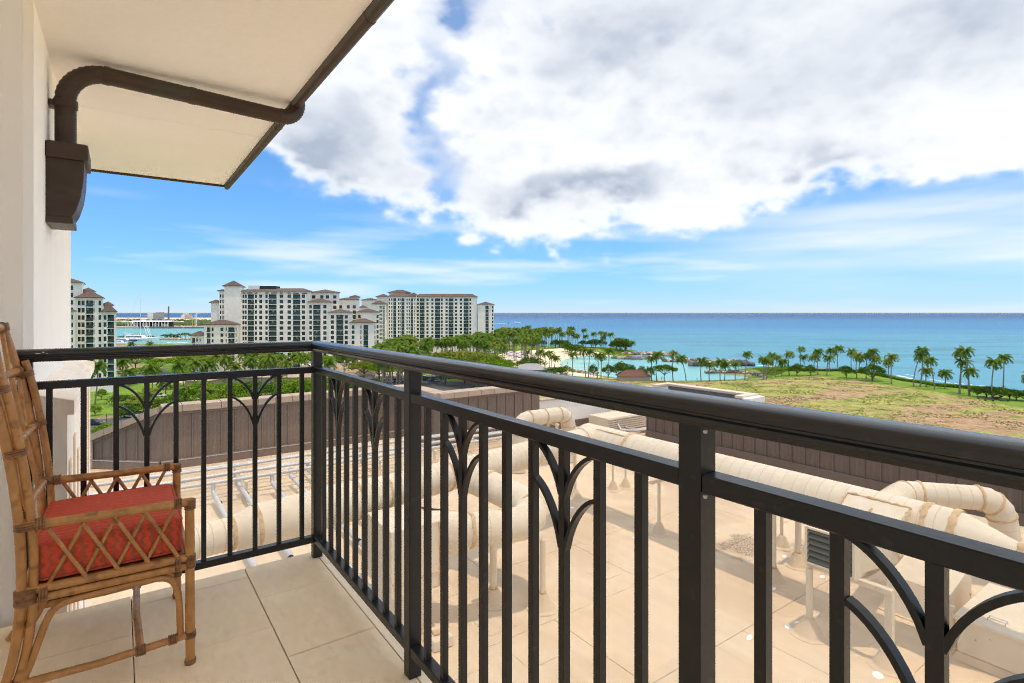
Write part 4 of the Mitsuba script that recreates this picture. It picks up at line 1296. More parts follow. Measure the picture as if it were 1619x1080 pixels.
def c_field(p, n, uv):
    u, v = p.x * 0.93 + p.y * 0.36, -p.x * 0.36 + p.y * 0.93
    big = fbm(u / 30 + 3.3, v / 10, 0, 6)
    mid = fbm(u / 6, v / 3.5, 3, 4)
    fine = fbm(p.x * 0.9, p.y * 0.9, 5, 4)
    soil = smoothstep(0.475, 0.61, big + 0.42 * (mid - 0.5) + 0.34 * (fine - 0.5))
    green = smoothstep(0.55, 0.72, fbm(u / 14 + 7, v / 6, 8, 4) + 0.25 * (fine - 0.5))
    grass = mix(C3(0.35, 0.335, 0.115), C3(0.26, 0.275, 0.085), mid)
    grass = mix(grass, C3(0.13, 0.185, 0.030), green * 0.75)
    dirt = mix(C3(0.32, 0.20, 0.125), C3(0.40, 0.275, 0.185), mid)
    return mix(grass, dirt, soil * 0.92) * (0.50 + 1.0 * fine)


def h_field(p, n, uv):
    return fbm(p.x * 0.9, p.y * 0.9, 5, 4)


principled('dry_field', proc(c_field), 0.95, h_field, 0.5, 0.1, specular=0.05)


def c_asphalt(p, n, uv):
    return C3(0.10, 0.10, 0.105) * (0.7 + 0.6 * fbm(p.x / 3, p.y / 3, 0, 4))


principled('asphalt', proc(c_asphalt), 0.85, specular=0.2)
principled('path_paving', proc(lambda p, n, uv: C3(0.60, 0.48, 0.37) * (0.85 + 0.3 * fbm(p.x / 2, p.y / 2, 0, 3))), 0.9)

# tufts of dry grass: too many to count
tf = numbered('field_grass')
labels[tf] = {'label': 'tufts of dry yellow-green grass scattered over the field', 'category': 'grass', 'kind': 'stuff'}
rg = np.random.default_rng(8)
Vt = []
xs_ = rg.uniform(10, 300, 60000); ys_ = rg.uniform(90, 285, 60000)
ok = shapely.contains_xy(FIELD, xs_, ys_) & (meshkit.fbm(np.stack([xs_ / 9, ys_ / 6, xs_ * 0], -1), 4, 4) > 0.50)
xs_, ys_ = xs_[ok][:17000], ys_[ok][:17000]
zs_ = hland(xs_, ys_)
for x, y, z in zip(xs_, ys_, zs_):
    an = rg.uniform(0, PI); hh = rg.uniform(.12, .38); ww = rg.uniform(.2, .55)
    dx, dy = math.cos(an) * ww, math.sin(an) * ww
    Vt += [(x - dx, y - dy, z - .03), (x + dx, y + dy, z - .03), (x + rg.uniform(-.2, .2), y + rg.uniform(-.2, .2), z + hh)]
put(tf, MB().add(np.array(Vt), np.arange(len(Vt)).reshape(-1, 3)), 'dry_grass')
principled('dry_grass', proc(lambda p, n, uv: mix(C3(0.36, 0.345, 0.12), C3(0.20, 0.24, 0.06), fbm(p.x / 8, p.y / 5, 4, 4))), 0.95, specular=0.05)

sea = struct('sea')
rr = np.r_[1, 60, 120, 180, 240, 300, 380, 460, 560, 700, 900, 1200, 1700, 2600, 4500, 8000, 15000, 30000, 62000, 180000]
th = np.radians(np.linspace(-88, 88, 60))
v = np.array([[r * math.sin(t), r * math.cos(t) - 20, 0] for r in rr for t in th])
i, j = np.meshgrid(np.arange(len(rr) - 1), np.arange(len(th) - 1), indexing='ij')
k = len(th)
put(sea, MB().add(v, np.stack([i * k + j + 1, i * k + j, (i + 1) * k + j, (i + 1) * k + j + 1], -1).reshape(-1, 4)), 'sea_water')

LAG = Polygon([XY(*p) for p in ((880, 580), (883, 568), (905, 562), (990, 565), (1030, 567), (1060, 566), (1095, 572), (1140, 577), (1180, 583), (1180, 592), (1200, 597), (1200, 606), (1000, 606), (900, 592))]).buffer(-3).buffer(6)
lag = struct('lagoon')
put(lag, sheet(LAG, 14, lambda x, y: x * 0 + 0.04), 'lagoon_water')
HARB = Polygon([(-1300, 715), (-640, 690), (-420, 680), (-290, 720), (-280, 1290), (-1300, 1290)])
hb = struct('harbour')
put(hb, sheet(HARB, 60, lambda x, y: x * 0 + 0.03), 'harbour_water')

BEACH = Polygon([XY(*p, 1.2) for p in ((782, 589), (786, 565), (800, 559), (832, 556.5), (870, 554.5), (893, 552.5), (912, 555.5), (945, 558), (985, 563), (998, 566), (985, 570), (905, 575), (895, 578), (960, 600), (1120, 606), (1230, 601), (1212, 595), (1230, 586), (1215, 578), (1165, 580), (1105, 590), (1150, 604.5), (1060, 607.5), (985, 605), (905, 598.5), (862, 592))]).buffer(0)
LAWNS = [Polygon([XY(*p, GZ) for p in q]).buffer(3).buffer(-3) for q in (
    [(833, 556), (868, 554.2), (892, 552), (898, 548), (880, 545), (850, 544), (815, 547), (805, 553)],
    [(942, 556.5), (985, 561), (1004, 558), (1006, 553), (985, 551), (948, 551.5)],
    [(870, 597), (925, 600), (1000, 605), (1100, 606), (1200, 603.5), (1290, 599), (1413, 616), (1527, 634), (1700, 668), (1700, 632), (1619, 620.5), (1540, 614.5), (1478, 609.8), (1440, 602), (1400, 593.4), (1321, 587), (1230, 585), (1222, 591), (1215, 598), (1100, 602.5), (1000, 600), (925, 595.5)],
    [(60, 680), (185, 652), (300, 644), (345, 620), (330, 602), (280, 592), (200, 588), (120, 590), (60, 600)],
    [(660, 596), (720, 590), (770, 590), (770, 583), (700, 584), (650, 590)])]
ROADS = [Polygon([XY(*p, GZ) for p in q]) for q in ([(-150, 790), (130, 700), (228, 668), (330, 655), (320, 649), (222, 658), (138, 664), (-150, 700)], [(676, 604), (755, 601.5), (806, 612), (800, 640), (690, 640), (650, 612)], [(560, 614), (700, 604), (700, 592), (560, 596)], [(186, 594), (262, 592), (262, 583), (186, 583)])]
PATHS = [Polygon([XY(*p, GZ) for p in q]) for q in ([(120, 611), (230, 606.5), (345, 603), (345, 600.5), (230, 603.5), (120, 607)], [(345, 604), (520, 596), (640, 594), (640, 588), (520, 589), (345, 598)], [(1540, 645), (1619, 660), (1640, 660), (1640, 652), (1560, 640)])]
used = FIELD
regions = [('dry_field', 'dry_field', FIELD, 4.0)]
for name, mat, polys, s in (('road', 'asphalt', ROADS, 8), ('path', 'path_paving', PATHS, 8), ('beach', 'sand', [BEACH.intersection(LAND.buffer(5))], 3), ('lawn', 'lawn_grass', LAWNS, 5)):
    for P in polys:
        P = P.buffer(0)
        regions.append((name, mat, P.difference(used).buffer(0), s))
        used = used.union(P.buffer(0))
used = used.buffer(0)
for name, mat, P, s in regions:
    if P.area > 20:
        put(struct(name), sheet(P, s), mat)
put(struct('park_ground'), sheet(LAND.buffer(8).difference(used).buffer(0), 9), 'park_ground')

# body of the wing that carries the flat roof
part(flat, 'building_body', MB().prism([(0.85, -33.9), (20.4, -33.9), (20.4, 22.4), (0.9, 22.4), (-0.2, 23), (-0.2, 5.4), (0.85, 5.4)], GZ - 1 - FZ, RL - 0.41), 'stucco', local=True)

# far shore beyond the harbour
fs = struct('far_shore')
put(fs, sheet(Polygon([(-3600, 1275), (-900, 1275), (-760, 1285), (-420, 1262), (-120, 1290), (-250, 2500), (-600, 3900), (-3600, 3900)]), 90, lambda x, y: 1.6 + 2.2 * meshkit.fbm(np.stack([x / 200, y / 120, x * 0], -1), 3, 9)), 'far_ground')


def c_far(p, n, uv):
    g = fbm(p.x / 170, p.y / 60, 0, 4)
    f = smoothstep(0.45, 0.6, fbm(p.x / 35, p.y / 40, 3, 3))
    return mix(mix(C3(0.50, 0.40, 0.33), C3(0.10, 0.15, 0.05), smoothstep(0.52, 0.62, g)), C3(0.62, 0.53, 0.46), f * 0.5)


principled('far_ground', proc(c_far), 0.95)

# breaking waves: low crests of foam along the open shore
fm = struct('surf')
m = MB()
for pts, w in (([(1172, 576.5), (1190, 577.5), (1212, 578.5), (1240, 580.5)], 1.6), ([(1185, 574), (1205, 575), (1225, 576.5)], 1.0), ([(1418, 593), (1450, 601), (1487, 608.6), (1540, 612.2), (1619, 620.5)], 1.0), ([(1430, 591), (1500, 605), (1560, 610.5)], .5), ([(1250, 580.8), (1321, 583), (1390, 588)], .5), ([(1008, 562), (1040, 561.5), (1068, 560.5)], .6)):
    P = np.array([XY(*p, .1) for p in pts])
    t = np.linspace(0, len(P) - 1, 60)
    Q = np.stack([np.interp(t, np.arange(len(P)), P[:, k]) for k in (0, 1)], 1)
    Q = Q + rng.normal(0, .35, Q.shape)
    for q in range(len(Q) - 1):
        if rng.uniform() < .72:
            ww_ = w * rng.uniform(.3, 1.3)
            a_, b_ = Q[q], Q[q + 1]
            d_ = (b_ - a_) / np.linalg.norm(b_ - a_); n_ = np.array([-d_[1], d_[0]]) * ww_
            m.hull([np.r_[a_ - n_, .03], np.r_[a_ + n_, .03], np.r_[b_ - n_, .03], np.r_[b_ + n_, .03], np.r_[(a_ + b_) / 2, .05 + .22 * ww_]])
put(fm, m, 'white_paint')

# ------------------------------------------------------------------ plants
def leafmat(name, c0, c1, k=0.5, tr=0.5):
    def f(p, n, uv):
        return mix(C3(*c0), C3(*c1), fbm(p.x * k, p.y * k, p.z * k, 3)) * (0.75 + 0.5 * noise(p.x * 3, p.y * 3, p.z * 3))
    scene['mat_' + name] = {'type': 'principledthin', 'base_color': proc(f), 'roughness': 0.55, 'diff_trans': tr, 'spec_trans': 0.0, 'eta': 1.35}


leafmat('palm_leaf', (0.105, 0.215, 0.030), (0.190, 0.275, 0.050), 0.35, 0.6)
leafmat('palm_leaf_yellow', (0.165, 0.26, 0.04), (0.265, 0.31, 0.065), 0.35, 0.6)
leafmat('leaf_dark', (0.070, 0.155, 0.020), (0.130, 0.215, 0.034), 0.4, 0.4)
leafmat('leaf_bright', (0.150, 0.295, 0.016), (0.250, 0.370, 0.034), 0.4, 0.6)
leafmat('leaf_olive', (0.185, 0.245, 0.030), (0.275, 0.30, 0.055), 0.3, 0.5)
leafmat('leaf_grey', (0.16, 0.20, 0.065), (0.24, 0.265, 0.11), 0.4, 0.4)
leafmat('leaf_yellow', (0.24, 0.24, 0.02), (0.32, 0.28, 0.03), 0.4, 0.5)


def c_bark(p, n, uv):
    return C3(0.30, 0.25, 0.19) * (0.6 + 0.6 * fbm(p.x * 2, p.y * 2, p.z * 5, 3))


principled('palm_trunk_bark', proc(c_bark), 0.9)
principled('tree_bark', proc(lambda p, n, uv: C3(0.16, 0.12, 0.09) * (0.6 + 0.7 * fbm(p.x * 2, p.y * 2, p.z * 2, 3))), 0.9)


def palm_crown(seed, sweep=0.8, fronds=21, Lf=4.2, leaf=1.15, wid=0.40):
    r = np.random.default_rng(seed)
    m_v, m_f, n = [], [], 0
    for i in range(fronds):
        az = 2 * PI * (i * 0.381966) + r.uniform(-.25, .25)
        q = i / fronds
        e0 = math.radians(78 - 95 * q + r.uniform(-10, 10))
        L = Lf * r.uniform(.82, 1.08) * (0.8 + 0.3 * min(1, q * 2))
        N = 11
        ang = e0
        P = [np.zeros(3)]
        for k in range(N):
            d = np.array([math.cos(az) * math.cos(ang), math.sin(az) * math.cos(ang), math.sin(ang)])
            d = d + np.array([sweep * 0.55 * (k / N), 0, 0])
            d = d / np.linalg.norm(d)
            P.append(P[-1] + d * L / N)
            ang -= (0.13 + 0.09 * k / N) * (0.7 + 0.6 * math.cos(e0))
        P = np.array(P)
        t = np.gradient(P, axis=0); t /= np.linalg.norm(t, axis=1, keepdims=True)
        side = np.cross(t, [0, 0, 1.0]); side /= np.linalg.norm(side, axis=1, keepdims=True) + 1e-9
        up = np.cross(side, t)
        # rachis
        w = 0.05 * (1 - np.linspace(0, .8, N + 1))[:, None]
        v = np.vstack([P - side * w, P + side * w])
        k = np.arange(N)
        f = np.vstack([np.stack([k, k + 1, k + N + 2], 1), np.stack([k, k + N + 2, k + N + 1], 1)])
        m_v.append(v); m_f.append(f + n); n += len(v)
        for k in range(1, N + 1):
            fr = k / N
            ll = leaf * (0.55 + 1.0 * math.sin(PI * min(1, fr * 0.92 + 0.05)))* 0.72
            for sg in (-1, 1):
                for h in (0, 0.5):
                    b = P[k - 1] * (1 - h) + P[k] * h
                    dd = side[k] * sg * 0.78 + t[k] * 0.62 - up[k] * r.uniform(.15, .75) - np.array([0, 0, .25]) + np.array([.25 * sweep, 0, 0])
                    dd /= np.linalg.norm(dd)
                    b2 = b + t[k] * wid * .5
                    tip = b + dd * ll * r.uniform(.8, 1.15)
                    mid = (b + b2) / 2 + dd * ll * .45
                    v = np.array([b - t[k] * wid * .1, b2, mid + t[k] * wid * .32, tip, mid - t[k] * wid * .2])
                    m_v.append(v); m_f.append(np.array([[0, 1, 2], [0, 2, 4], [4, 2, 3]]) + n); n += 5
    return trimesh.Trimesh(np.vstack(m_v), np.vstack(m_f), process=False)


CROWNS = [shape_of(palm_crown(100 + i, sweep=0.9 if i < 6 else 0.35), 'palm_leaf' if i % 3 else 'palm_leaf_yellow') for i in range(9)]
NUT = shape_of(MB().mesh(trimesh.creation.icosphere(1, .17).apply_translation((.25, .1, -.35))).mesh(trimesh.creation.icosphere(1, .17).apply_translation((-.2, .2, -.4))).mesh(trimesh.creation.icosphere(1, .16).apply_translation((.0, -.28, -.35))).get(), 'palm_trunk_bark')


def palm_trunk(seed, bend, bow):
    """Unit-height trunk ending over (bend, 0)."""
    r = np.random.default_rng(seed)
    t = np.linspace(0, 1, 10)
    x = bend * t ** 1.6 + bow * np.sin(PI * t)
    y = r.uniform(-.02, .02) * np.sin(PI * t)
    return np.stack([x, y, t], 1)


TR = {}


def put_palm(key, base, H, bend, bow, crown, scale, yaw, thick=1.0):
    """A coconut palm: trunk of its own bend, shared crown."""
    kk = (round(bend, 2), round(bow, 2), round(thick, 1))
    if kk not in TR:
        P = palm_trunk(int(abs(bend) * 1000 + 7), kk[0], kk[1])
        rr_ = (0.0165 * np.r_[1.5, 1.1, np.linspace(1.0, .72, 8)]) * thick
        TR[kk] = shape_of(MB().tube(P, rr_, 7).get(), 'palm_trunk_bark', 60)
    copy_part(key, 'trunk', TR[kk], mat4(rotz(yaw), base, H))
    top = np.array(base) + rotz(yaw) @ np.array([kk[0], 0, 1.0]) * H
    copy_part(key, 'crown', CROWNS[crown], mat4(rotz(float(np.random.default_rng(int(base[0] * 31 + base[1] * 17) & 0xffff).uniform(-.5, .5))), top, scale))


def gz(x, y):
    return float(hland(np.array([x]), np.array([y]))[0])


def palm_at(px, pyb, pyc, label, group, bend=None, sc=None, z=None, rs=None):
    """Palm whose foot is seen at (px, pyb) on the ground and whose crown centre stands at picture height pyc."""
    x, y = XY(px, pyb, GZ if z is None else z)
    zz = gz(x, y)
    H = (pyb - pyc) * y / 870 + (GZ if z is None else z) - zz
    r = np.random.default_rng(int(px * 7 + pyb * 13))
    key = thing('coconut_palm', label, 'palm tree', group)
    b = r.uniform(-.10, .14) if bend is None else bend
    put_palm(key, (x - b * H * .0, y, zz - .2), H, round(float(b), 2), round(float(r.uniform(-.04, .04)), 2), int(r.integers(0, 9)), (sc or float(r.uniform(.78, 0.98))), float(r.uniform(-.35, .35)) if bend is None else 0.0, thick=round(14 / max(H, 4), 1) if H < 14 else 1.0)
    return key


def zc(o, s, x, y):
    return o[0] + x * s, o[1] + y * s


# shore palms, right of the lagoon: (x of foot, y of crown, y of foot) in survey crops
crop6 = (1180, 480); s6 = .27116
rowA = [(100, 322, 420, 6), (130, 328, 400, -2), (152, 300, 388, 0), (170, 312, 418, 12), (205, 338, 415, 6), (250, 292, 415, 0), (318, 262, 372, 2), (335, 308, 395, 0), (398, 308, 402, 0), (418, 278, 415, 2), (470, 312, 420, 10), (485, 272, 398, 12), (535, 258, 392, 4), (612, 278, 382, 2),
        (645, 302, 440, 2), (655, 312, 400, 10), (700, 300, 440, 8), (735, 278, 448, 2), (745, 322, 442, 8)]
rowB = [(825, 337, 425, 0), (846, 307, 470, 4), (1012, 270, 488, 14), (975, 303, 486, 38), (1098, 328, 502, -30), (1050, 388, 485, 2), (1157, 402, 497, 2), (1240, 285, 525, 8), (1300, 272, 538, -25), (1246, 338, 527, 18), (1298, 392, 538, 4), (1432, 338, 558, 14), (1498, 312, 492, 6), (1640, 425, 540, 10)]
for i, (x, yc_, yb_, lean) in enumerate(rowA):
    px, pb = zc(crop6, s6, x, yb_); _, pc = zc(crop6, s6, x, yc_)
    palm_at(px, pb, pc, f'shore palm behind the field, {ORD[i]} from the left in the left-hand row', 'palms on the shore lawn', bend=lean * s6 / max(4, (pb - pc)), rs=1)
for i, (x, yc_, yb_, lean) in enumerate(rowB):
    px, pb = zc(crop6, s6, x, yb_); _, pc = zc(crop6, s6, x, yc_)
    palm_at(px, pb, pc, f'sea-lawn palm near the right edge, {ORD[i]} from left in the right-hand group', 'palms on the shore lawn', bend=lean * s6 / max(4, (pb - pc)), sc=.9)
crop3 = (960, 530); s3 = .17295
rowC = [(405, 205, 388, 2), (455, 172, 390, 4), (603, 165, 388, 4), (722, 205, 386, -36), (860, 228, 386, 4), (935, 262, 386, 6), (1035, 240, 384, 4), (1072, 272, 382, 4), (1170, 258, 384, 4), (1256, 168, 378, 20), (1432, 218, 376, -4), (1455, 228, 372, 0)]
for i, (x, yc_, yb_, lean) in enumerate(rowC):
    px, pb = zc(crop3, s3, x, yb_); _, pc = zc(crop3, s3, x, yc_)
    palm_at(px, pb + 5.2, pc, f'coconut palm on the near lagoon bank, {ORD[i]} to the right of the brown-roofed pavilion', 'palms on the near lagoon bank', bend=lean * s3 / max(4, (pb - pc)))
crop2 = (740, 500); s2 = .17295
rowD = [(545, 325, 400, 0), (640, 335, 430, 6), (662, 318, 440, 4), (700, 345, 455, 2), (742, 330, 450, 6), (760, 365, 458, 8), (790, 380, 455, 12), (958, 345, 530, 0), (1078, 310, 540, -18), (1102, 320, 540, 14), (1180, 355, 540, 8), (1215, 358, 540, 10), (1280, 312, 540, 10)]
for i, (x, yc_, yb_, lean) in enumerate(rowD):
    px, pb = zc(crop2, s2, x, yb_); _, pc = zc(crop2, s2, x, yc_)
    palm_at(px, pb + (5 if yb_ > 500 else 0), pc, f'coconut palm by the sandy lagoon beach, {ORD[i]} from the left', 'palms by the lagoon beach', bend=lean * s2 / max(4, (pb - pc)), sc=.85)
rowE = [(520, 98, 230), (565, 98, 225), (612, 135, 235), (640, 150, 240), (660, 117, 230), (690, 150, 245), (715, 140, 240), (752, 150, 240), (775, 108, 235), (800, 130, 250), (832, 115, 245), (855, 160, 250), (905, 146, 240), (915, 108, 235), (942, 108, 240), (955, 150, 250), (985, 175, 250), (1010, 175, 255), (1045, 126, 250), (1075, 180, 255), (1150, 158, 262), (1215, 148, 262),
        (1240, 195, 265), (1260, 158, 265), (1298, 163, 268), (1355, 210, 280), (1385, 215, 280), (1430, 218, 282), (1455, 225, 282), (1490, 240, 285), (1330, 245, 275), (470, 130, 240), (440, 120, 240), (410, 125, 245), (340, 130, 245)]
rowE.sort()
def ORDN(i):
    return ORD[i] if i < len(ORD) else ('thirty-third', 'thirty-fourth', 'thirty-fifth', 'thirty-sixth')[i - len(ORD)]

for i, (x, yc_, yb_) in enumerate(rowE):
    px, pb = zc(crop2, s2, x, yb_); _, pc = zc(crop2, s2, x, yc_)
    palm_at(px, pb + 5.5, pc, f'coconut palm on the green headland beyond the beach, {ORDN(i)} from the left', 'palms on the headland', sc=1.0)

# dense grove in front of the far hotel
r = np.random.default_rng(41)
cnt = 0
while cnt < 128:
    px = r.uniform(598, 872)
    d = r.uniform(215, 490)
    if 668 < px < 808 and d < 305:
        continue
    if px > 800 and (d < 330 or r.uniform() < .5):
        continue
    H = r.uniform(13.0, 17.5)
    top = 495 + (ZC - GZ - H) * 870 / d
    lim = np.interp(px, [598, 630, 660, 720, 770, 800, 872], [545, 528, 538, 535, 524, 516, 518])
    if top < lim or top > 572:
        continue
    x = (px - 809.5) / 870 * d
    if BEACH.contains(Point(x, d)):
        continue
    key = thing('coconut_palm', 'coconut palm in the dense palm grove in front of the far white hotel', 'palm tree', 'palms in the dense grove')
    put_palm(key, (x, d, GZ - .2), H, round(float(r.choice([-.08, -.03, .02, .06, .11])), 2), round(float(r.choice([-.03, 0, .03])), 2), int(r.integers(0, 9)), float(r.uniform(.95, 1.25)), float(r.uniform(-.6, .6)))
    cnt += 1

for _ in range(26):
    px, d, H = r.uniform(768, 862), r.uniform(335, 455), r.uniform(12, 16.5)
    key = thing('coconut_palm', 'coconut palm rising among the blue umbrellas at the landward side of the beach', 'palm tree', 'palms among the beach umbrellas')
    put_palm(key, ((px - 809.5) / 870 * d, d, GZ - .3), H, round(float(r.choice([-.08, -.03, .02, .06, .11])), 2), 0.0, int(r.integers(0, 9)), float(r.uniform(.9, 1.15)), float(r.uniform(-.6, .6)))
cnt = 0
while cnt < 44:
    px = r.uniform(776, 905)
    d = r.uniform(455, 600)
    H = r.uniform(12, 18)
    x = (px - 809.5) / 870 * d
    if not LAND.contains(Point(x, d).buffer(4)) or BEACH.contains(Point(x, d)):
        continue
    key = thing('coconut_palm', 'coconut palm in the thick stand at the landward end of the headland', 'palm tree', 'palms in the headland stand')
    put_palm(key, (x, d, GZ - .2), H, round(float(r.choice([-.08, -.03, .02, .06, .11])), 2), 0.0, int(r.integers(0, 9)), float(r.uniform(.95, 1.2)), float(r.uniform(-.6, .6)))
    cnt += 1

# palms of the gardens seen between the rails on the left
gp = [(205, 609, 588), (150, 640, 577), (196, 612, 571), (240, 628, 583), (262, 626, 600), (232, 640, 624), (305, 625, 574), (326, 622, 576), (352, 622, 566), (372, 618, 580), (395, 622, 570), (412, 616, 574), (431, 620, 566), (452, 618, 576), (283, 618, 578), (340, 606, 563), (385, 604, 560), (446, 602, 566), (474, 602, 563), (330, 640, 618), (205, 655, 640), (420, 600, 562), (545, 604, 562), (462, 540 + 60, 534 + 28), (428, 612, 572), (300, 602, 570), (520, 610, 573)]
gp.sort()
for i, (px, pb, pc) in enumerate(gp):
    palm_at(px, pb, pc, f'garden palm seen between the bars of the left railing, {ORD[i]} from the left', 'garden palms behind the left railing', sc=1.1, z=GZ)
for px, pb, pc, sc, lab in ((438, 575, 537, 1.1, 'palm whose top shows above the left handrail in front of the middle hotel'), (337, 580, 542, .8, 'palm whose top shows above the handrail at the left end of the middle hotel'), (535, 580, 543, .9, 'palm whose top shows above the railing corner in front of the middle hotel'), (207, 575, 543, .8, 'left one of two palm tops by the white yachts'), (237, 575, 543, .8, 'right one of two palm tops by the white yachts'), (597, 588, 546, .9, 'palm at the right foot of the middle hotel')):
    palm_at(px, pb, pc, lab, 'palm tops in front of the hotels', bend=.02, sc=sc)


# broadleaf trees: limbs and leaf clumps
def tree_mesh(seed, rx, rz, clumps, leaves, lsize, flat=0.5, trunk=0.45):
    """Unit tree of height 1, crown radius rx, crown from `trunk` to 1. Returns (wood, leaves)."""
    r = np.random.default_rng(seed)
    wood = MB()
    wood.tube([(0, 0, -.05), (.01, .0, trunk * .5), (0.0, 0.01, trunk * .9)], [.035, .028, .024], 7)
    cen = []
    for i in range(clumps):
        a = 2 * PI * (i * .381966 + r.uniform(-.1, .1))
        q = math.sqrt((i + .5) / clumps)
        R = rx * q * r.uniform(.85, 1.05)
        z = trunk + (1 - trunk) * (1 - flat * q ** 2.2) * r.uniform(.72, .98)
        cen.append((R * math.cos(a), R * math.sin(a), z - .05))
    cen = np.array(cen)
    for c in cen[:: max(1, clumps // 8)]:
        b = np.array([0, 0, trunk * .8])
        wood.tube([b, b * .5 + c * .5 + [0, 0, -.02], c], [.018, .012, .006], 5)
    V, n = [], 0
    cr_ = rx / math.sqrt(clumps) * 1.5
    for c in cen:
        k = int(leaves / clumps * r.uniform(.7, 1.3))
        u = r.normal(size=(k, 3)); u /= np.linalg.norm(u, axis=1, keepdims=True)
        rad = cr_ * r.uniform(.55, 1.1, k)[:, None] * r.uniform(.8, 1.25)
        p = c + u * rad * [1, 1, rz]
        nn = u + r.normal(size=(k, 3)) * .6
        nn /= np.linalg.norm(nn, axis=1, keepdims=True)
        t1 = np.cross(nn, r.normal(size=(k, 3))); t1 /= np.linalg.norm(t1, axis=1, keepdims=True)
        t2 = np.cross(nn, t1)
        s_ = lsize * r.uniform(.6, 1.3, k)[:, None]
        V.append(np.stack([p - t1 * s_, p + t2 * s_ * .55, p + t1 * s_, p - t2 * s_ * .55], 1).reshape(-1, 3))
    V = np.vstack(V)
    k = np.arange(len(V) // 4) * 4
    Fq = np.stack([k, k + 1, k + 2, k + 3], 1)
    return wood.get(), MB().add(V, Fq).get()


TREES = {}
KINDS = {'umbrella': dict(rx=.85, rz=.38, clumps=30, leaves=1500, lsize=.052, flat=.42, trunk=.5),
         'round': dict(rx=.48, rz=.75, clumps=26, leaves=1300, lsize=.045, flat=.62, trunk=.22),
         'shrub': dict(rx=.75, rz=.8, clumps=20, leaves=900, lsize=.065, flat=.6, trunk=.05)}


def tree_shapes(kind, leaf, sd):
    if (kind, leaf, sd) not in TREES:
        w_, l_ = tree_mesh(sd * 17 + len(kind) + len(leaf), **KINDS[kind])
        TREES[kind, leaf, sd] = (shape_of(w_, 'tree_bark', 60), shape_of(l_, leaf))
    return TREES[kind, leaf, sd]


def tree_at(name, cat, px, pyb, pyt, kind, leaf, label, group=None, wide=1.0, z=None):
    z = GZ if z is None else z
    x, y = XY(px, pyb, z)
    zz = gz(x, y) if LAND.contains(Point(x, y)) else z
    H = (pyb - pyt) * y / 870
    r = np.random.default_rng(int(px * 11 + pyb * 5))
    key = thing(name, label, cat, group)
    w_, l_ = tree_shapes(kind, leaf, int(r.integers(0, 3)))
    M = mat4(rotz(float(r.uniform(0, 6.28))) @ np.diag([wide, wide, 1.0]), (x, y, zz), H)
    copy_part(key, 'trunk' if kind != 'shrub' else 'stem', w_, M); copy_part(key, 'crown' if kind != 'shrub' else 'foliage', l_, M)
    return key


def zt(o, s, L):
    return [(o[0] + x * s, o[1] + yb * s, o[1] + yt * s) + tuple(rest) for x, yb, yt, *rest in L]


for (px, pb, pt, w, leaf), lab in zip(zt(crop6, s6, [(295, 420, 345, 1.0, 'leaf_dark'), (372, 420, 355, 1.0, 'leaf_dark'), (583, 435, 358, 1.0, 'leaf_dark'), (735, 452, 345, 1.05, 'leaf_dark'), (1345, 545, 478, .9, 'leaf_dark')]),
                                      ('round dark tree on the shore lawn, left one of two side by side', 'round dark tree on the shore lawn, right one of two side by side', 'round green tree standing alone on the shore lawn', 'large dark round tree with a shadow among the shore palms', 'dark tree at the left end of the row by the right edge')):
    tree_at('round_tree', 'tree', px, pb, pt, 'round', leaf, lab, None, w * 1.15)
for i, (px, pb, pt, w) in enumerate(zt(crop6, s6, [(1400, 550, 480, 1.1), (1440, 555, 478, 1.0), (1485, 560, 482, 1.2), (1535, 560, 495, 1.0), (1575, 565, 498, 1.2), (1625, 570, 500, 1.2)])):
    tree_at('round_tree', 'tree', px, pb, pt, 'round', 'leaf_dark', f'clipped dark tree in the right edge row, {ORD[i]} from the left', 'row of dark trees at the right edge', w * 1.3)
sp = zt(crop3, s3, [(120, 392, 232), (208, 388, 252), (522, 398, 266), (380, 384, 266), (312, 382, 262)])
for (px, pb, pt), (kind, leaf, w), lab in zip(sp, [('round', 'leaf_dark', 1.0), ('round', 'leaf_dark', 1.0), ('umbrella', 'leaf_dark', .85), ('round', 'leaf_dark', .8), ('round', 'leaf_grey', .8)],
                                              ('tall green tree just left of the brown pavilion roof', 'green tree right behind the brown pavilion roof', 'broad dark tree with a bare trunk right of the pavilion', 'small dark tree behind the right end of the pavilion roof', 'pale thin tree behind the pavilion roof')):
    tree_at('lagoon_tree', 'tree', px, pb + (4.5 if w == .85 else 1.2), pt, kind, leaf, lab, None, w)
sp = zt(crop2, s2, [(600, 515, 455), (730, 530, 470), (790, 535, 462), (850, 535, 458), (900, 532, 452), (370, 470, 395), (480, 470, 402), (560, 460, 365), (640, 470, 380), (1145, 545, 432), (1285, 548, 420)])
labs = ['grey-green shrub by the grey roof on the lagoon bank', 'shrub on the lagoon bank, leftmost of four in a clump', 'shrub on the lagoon bank, second from the left in a clump of four', 'shrub on the lagoon bank, third from the left in a clump of four', 'shrub on the lagoon bank, rightmost of four in a clump',
        'dark green bush by the beach umbrellas, leftmost of four', 'dark green bush by the beach umbrellas, second from the left', 'dark green bush by the beach umbrellas, third from the left', 'dark green bush by the beach umbrellas, rightmost of four', 'short bushy fan palm in front of the lagoon, left one', 'short bushy fan palm in front of the lagoon, right one']
for i, ((px, pb, pt), lab) in enumerate(zip(sp, labs)):
    tree_at('bank_shrub', 'shrub' if i < 9 else 'fan palm', px, pb, pt, 'shrub' if i < 9 else 'round', ('leaf_olive' if i == 4 else 'leaf_grey' if False else 'leaf_dark') if i < 9 else 'leaf_dark', lab, None, 1.1 if i < 9 else .9)
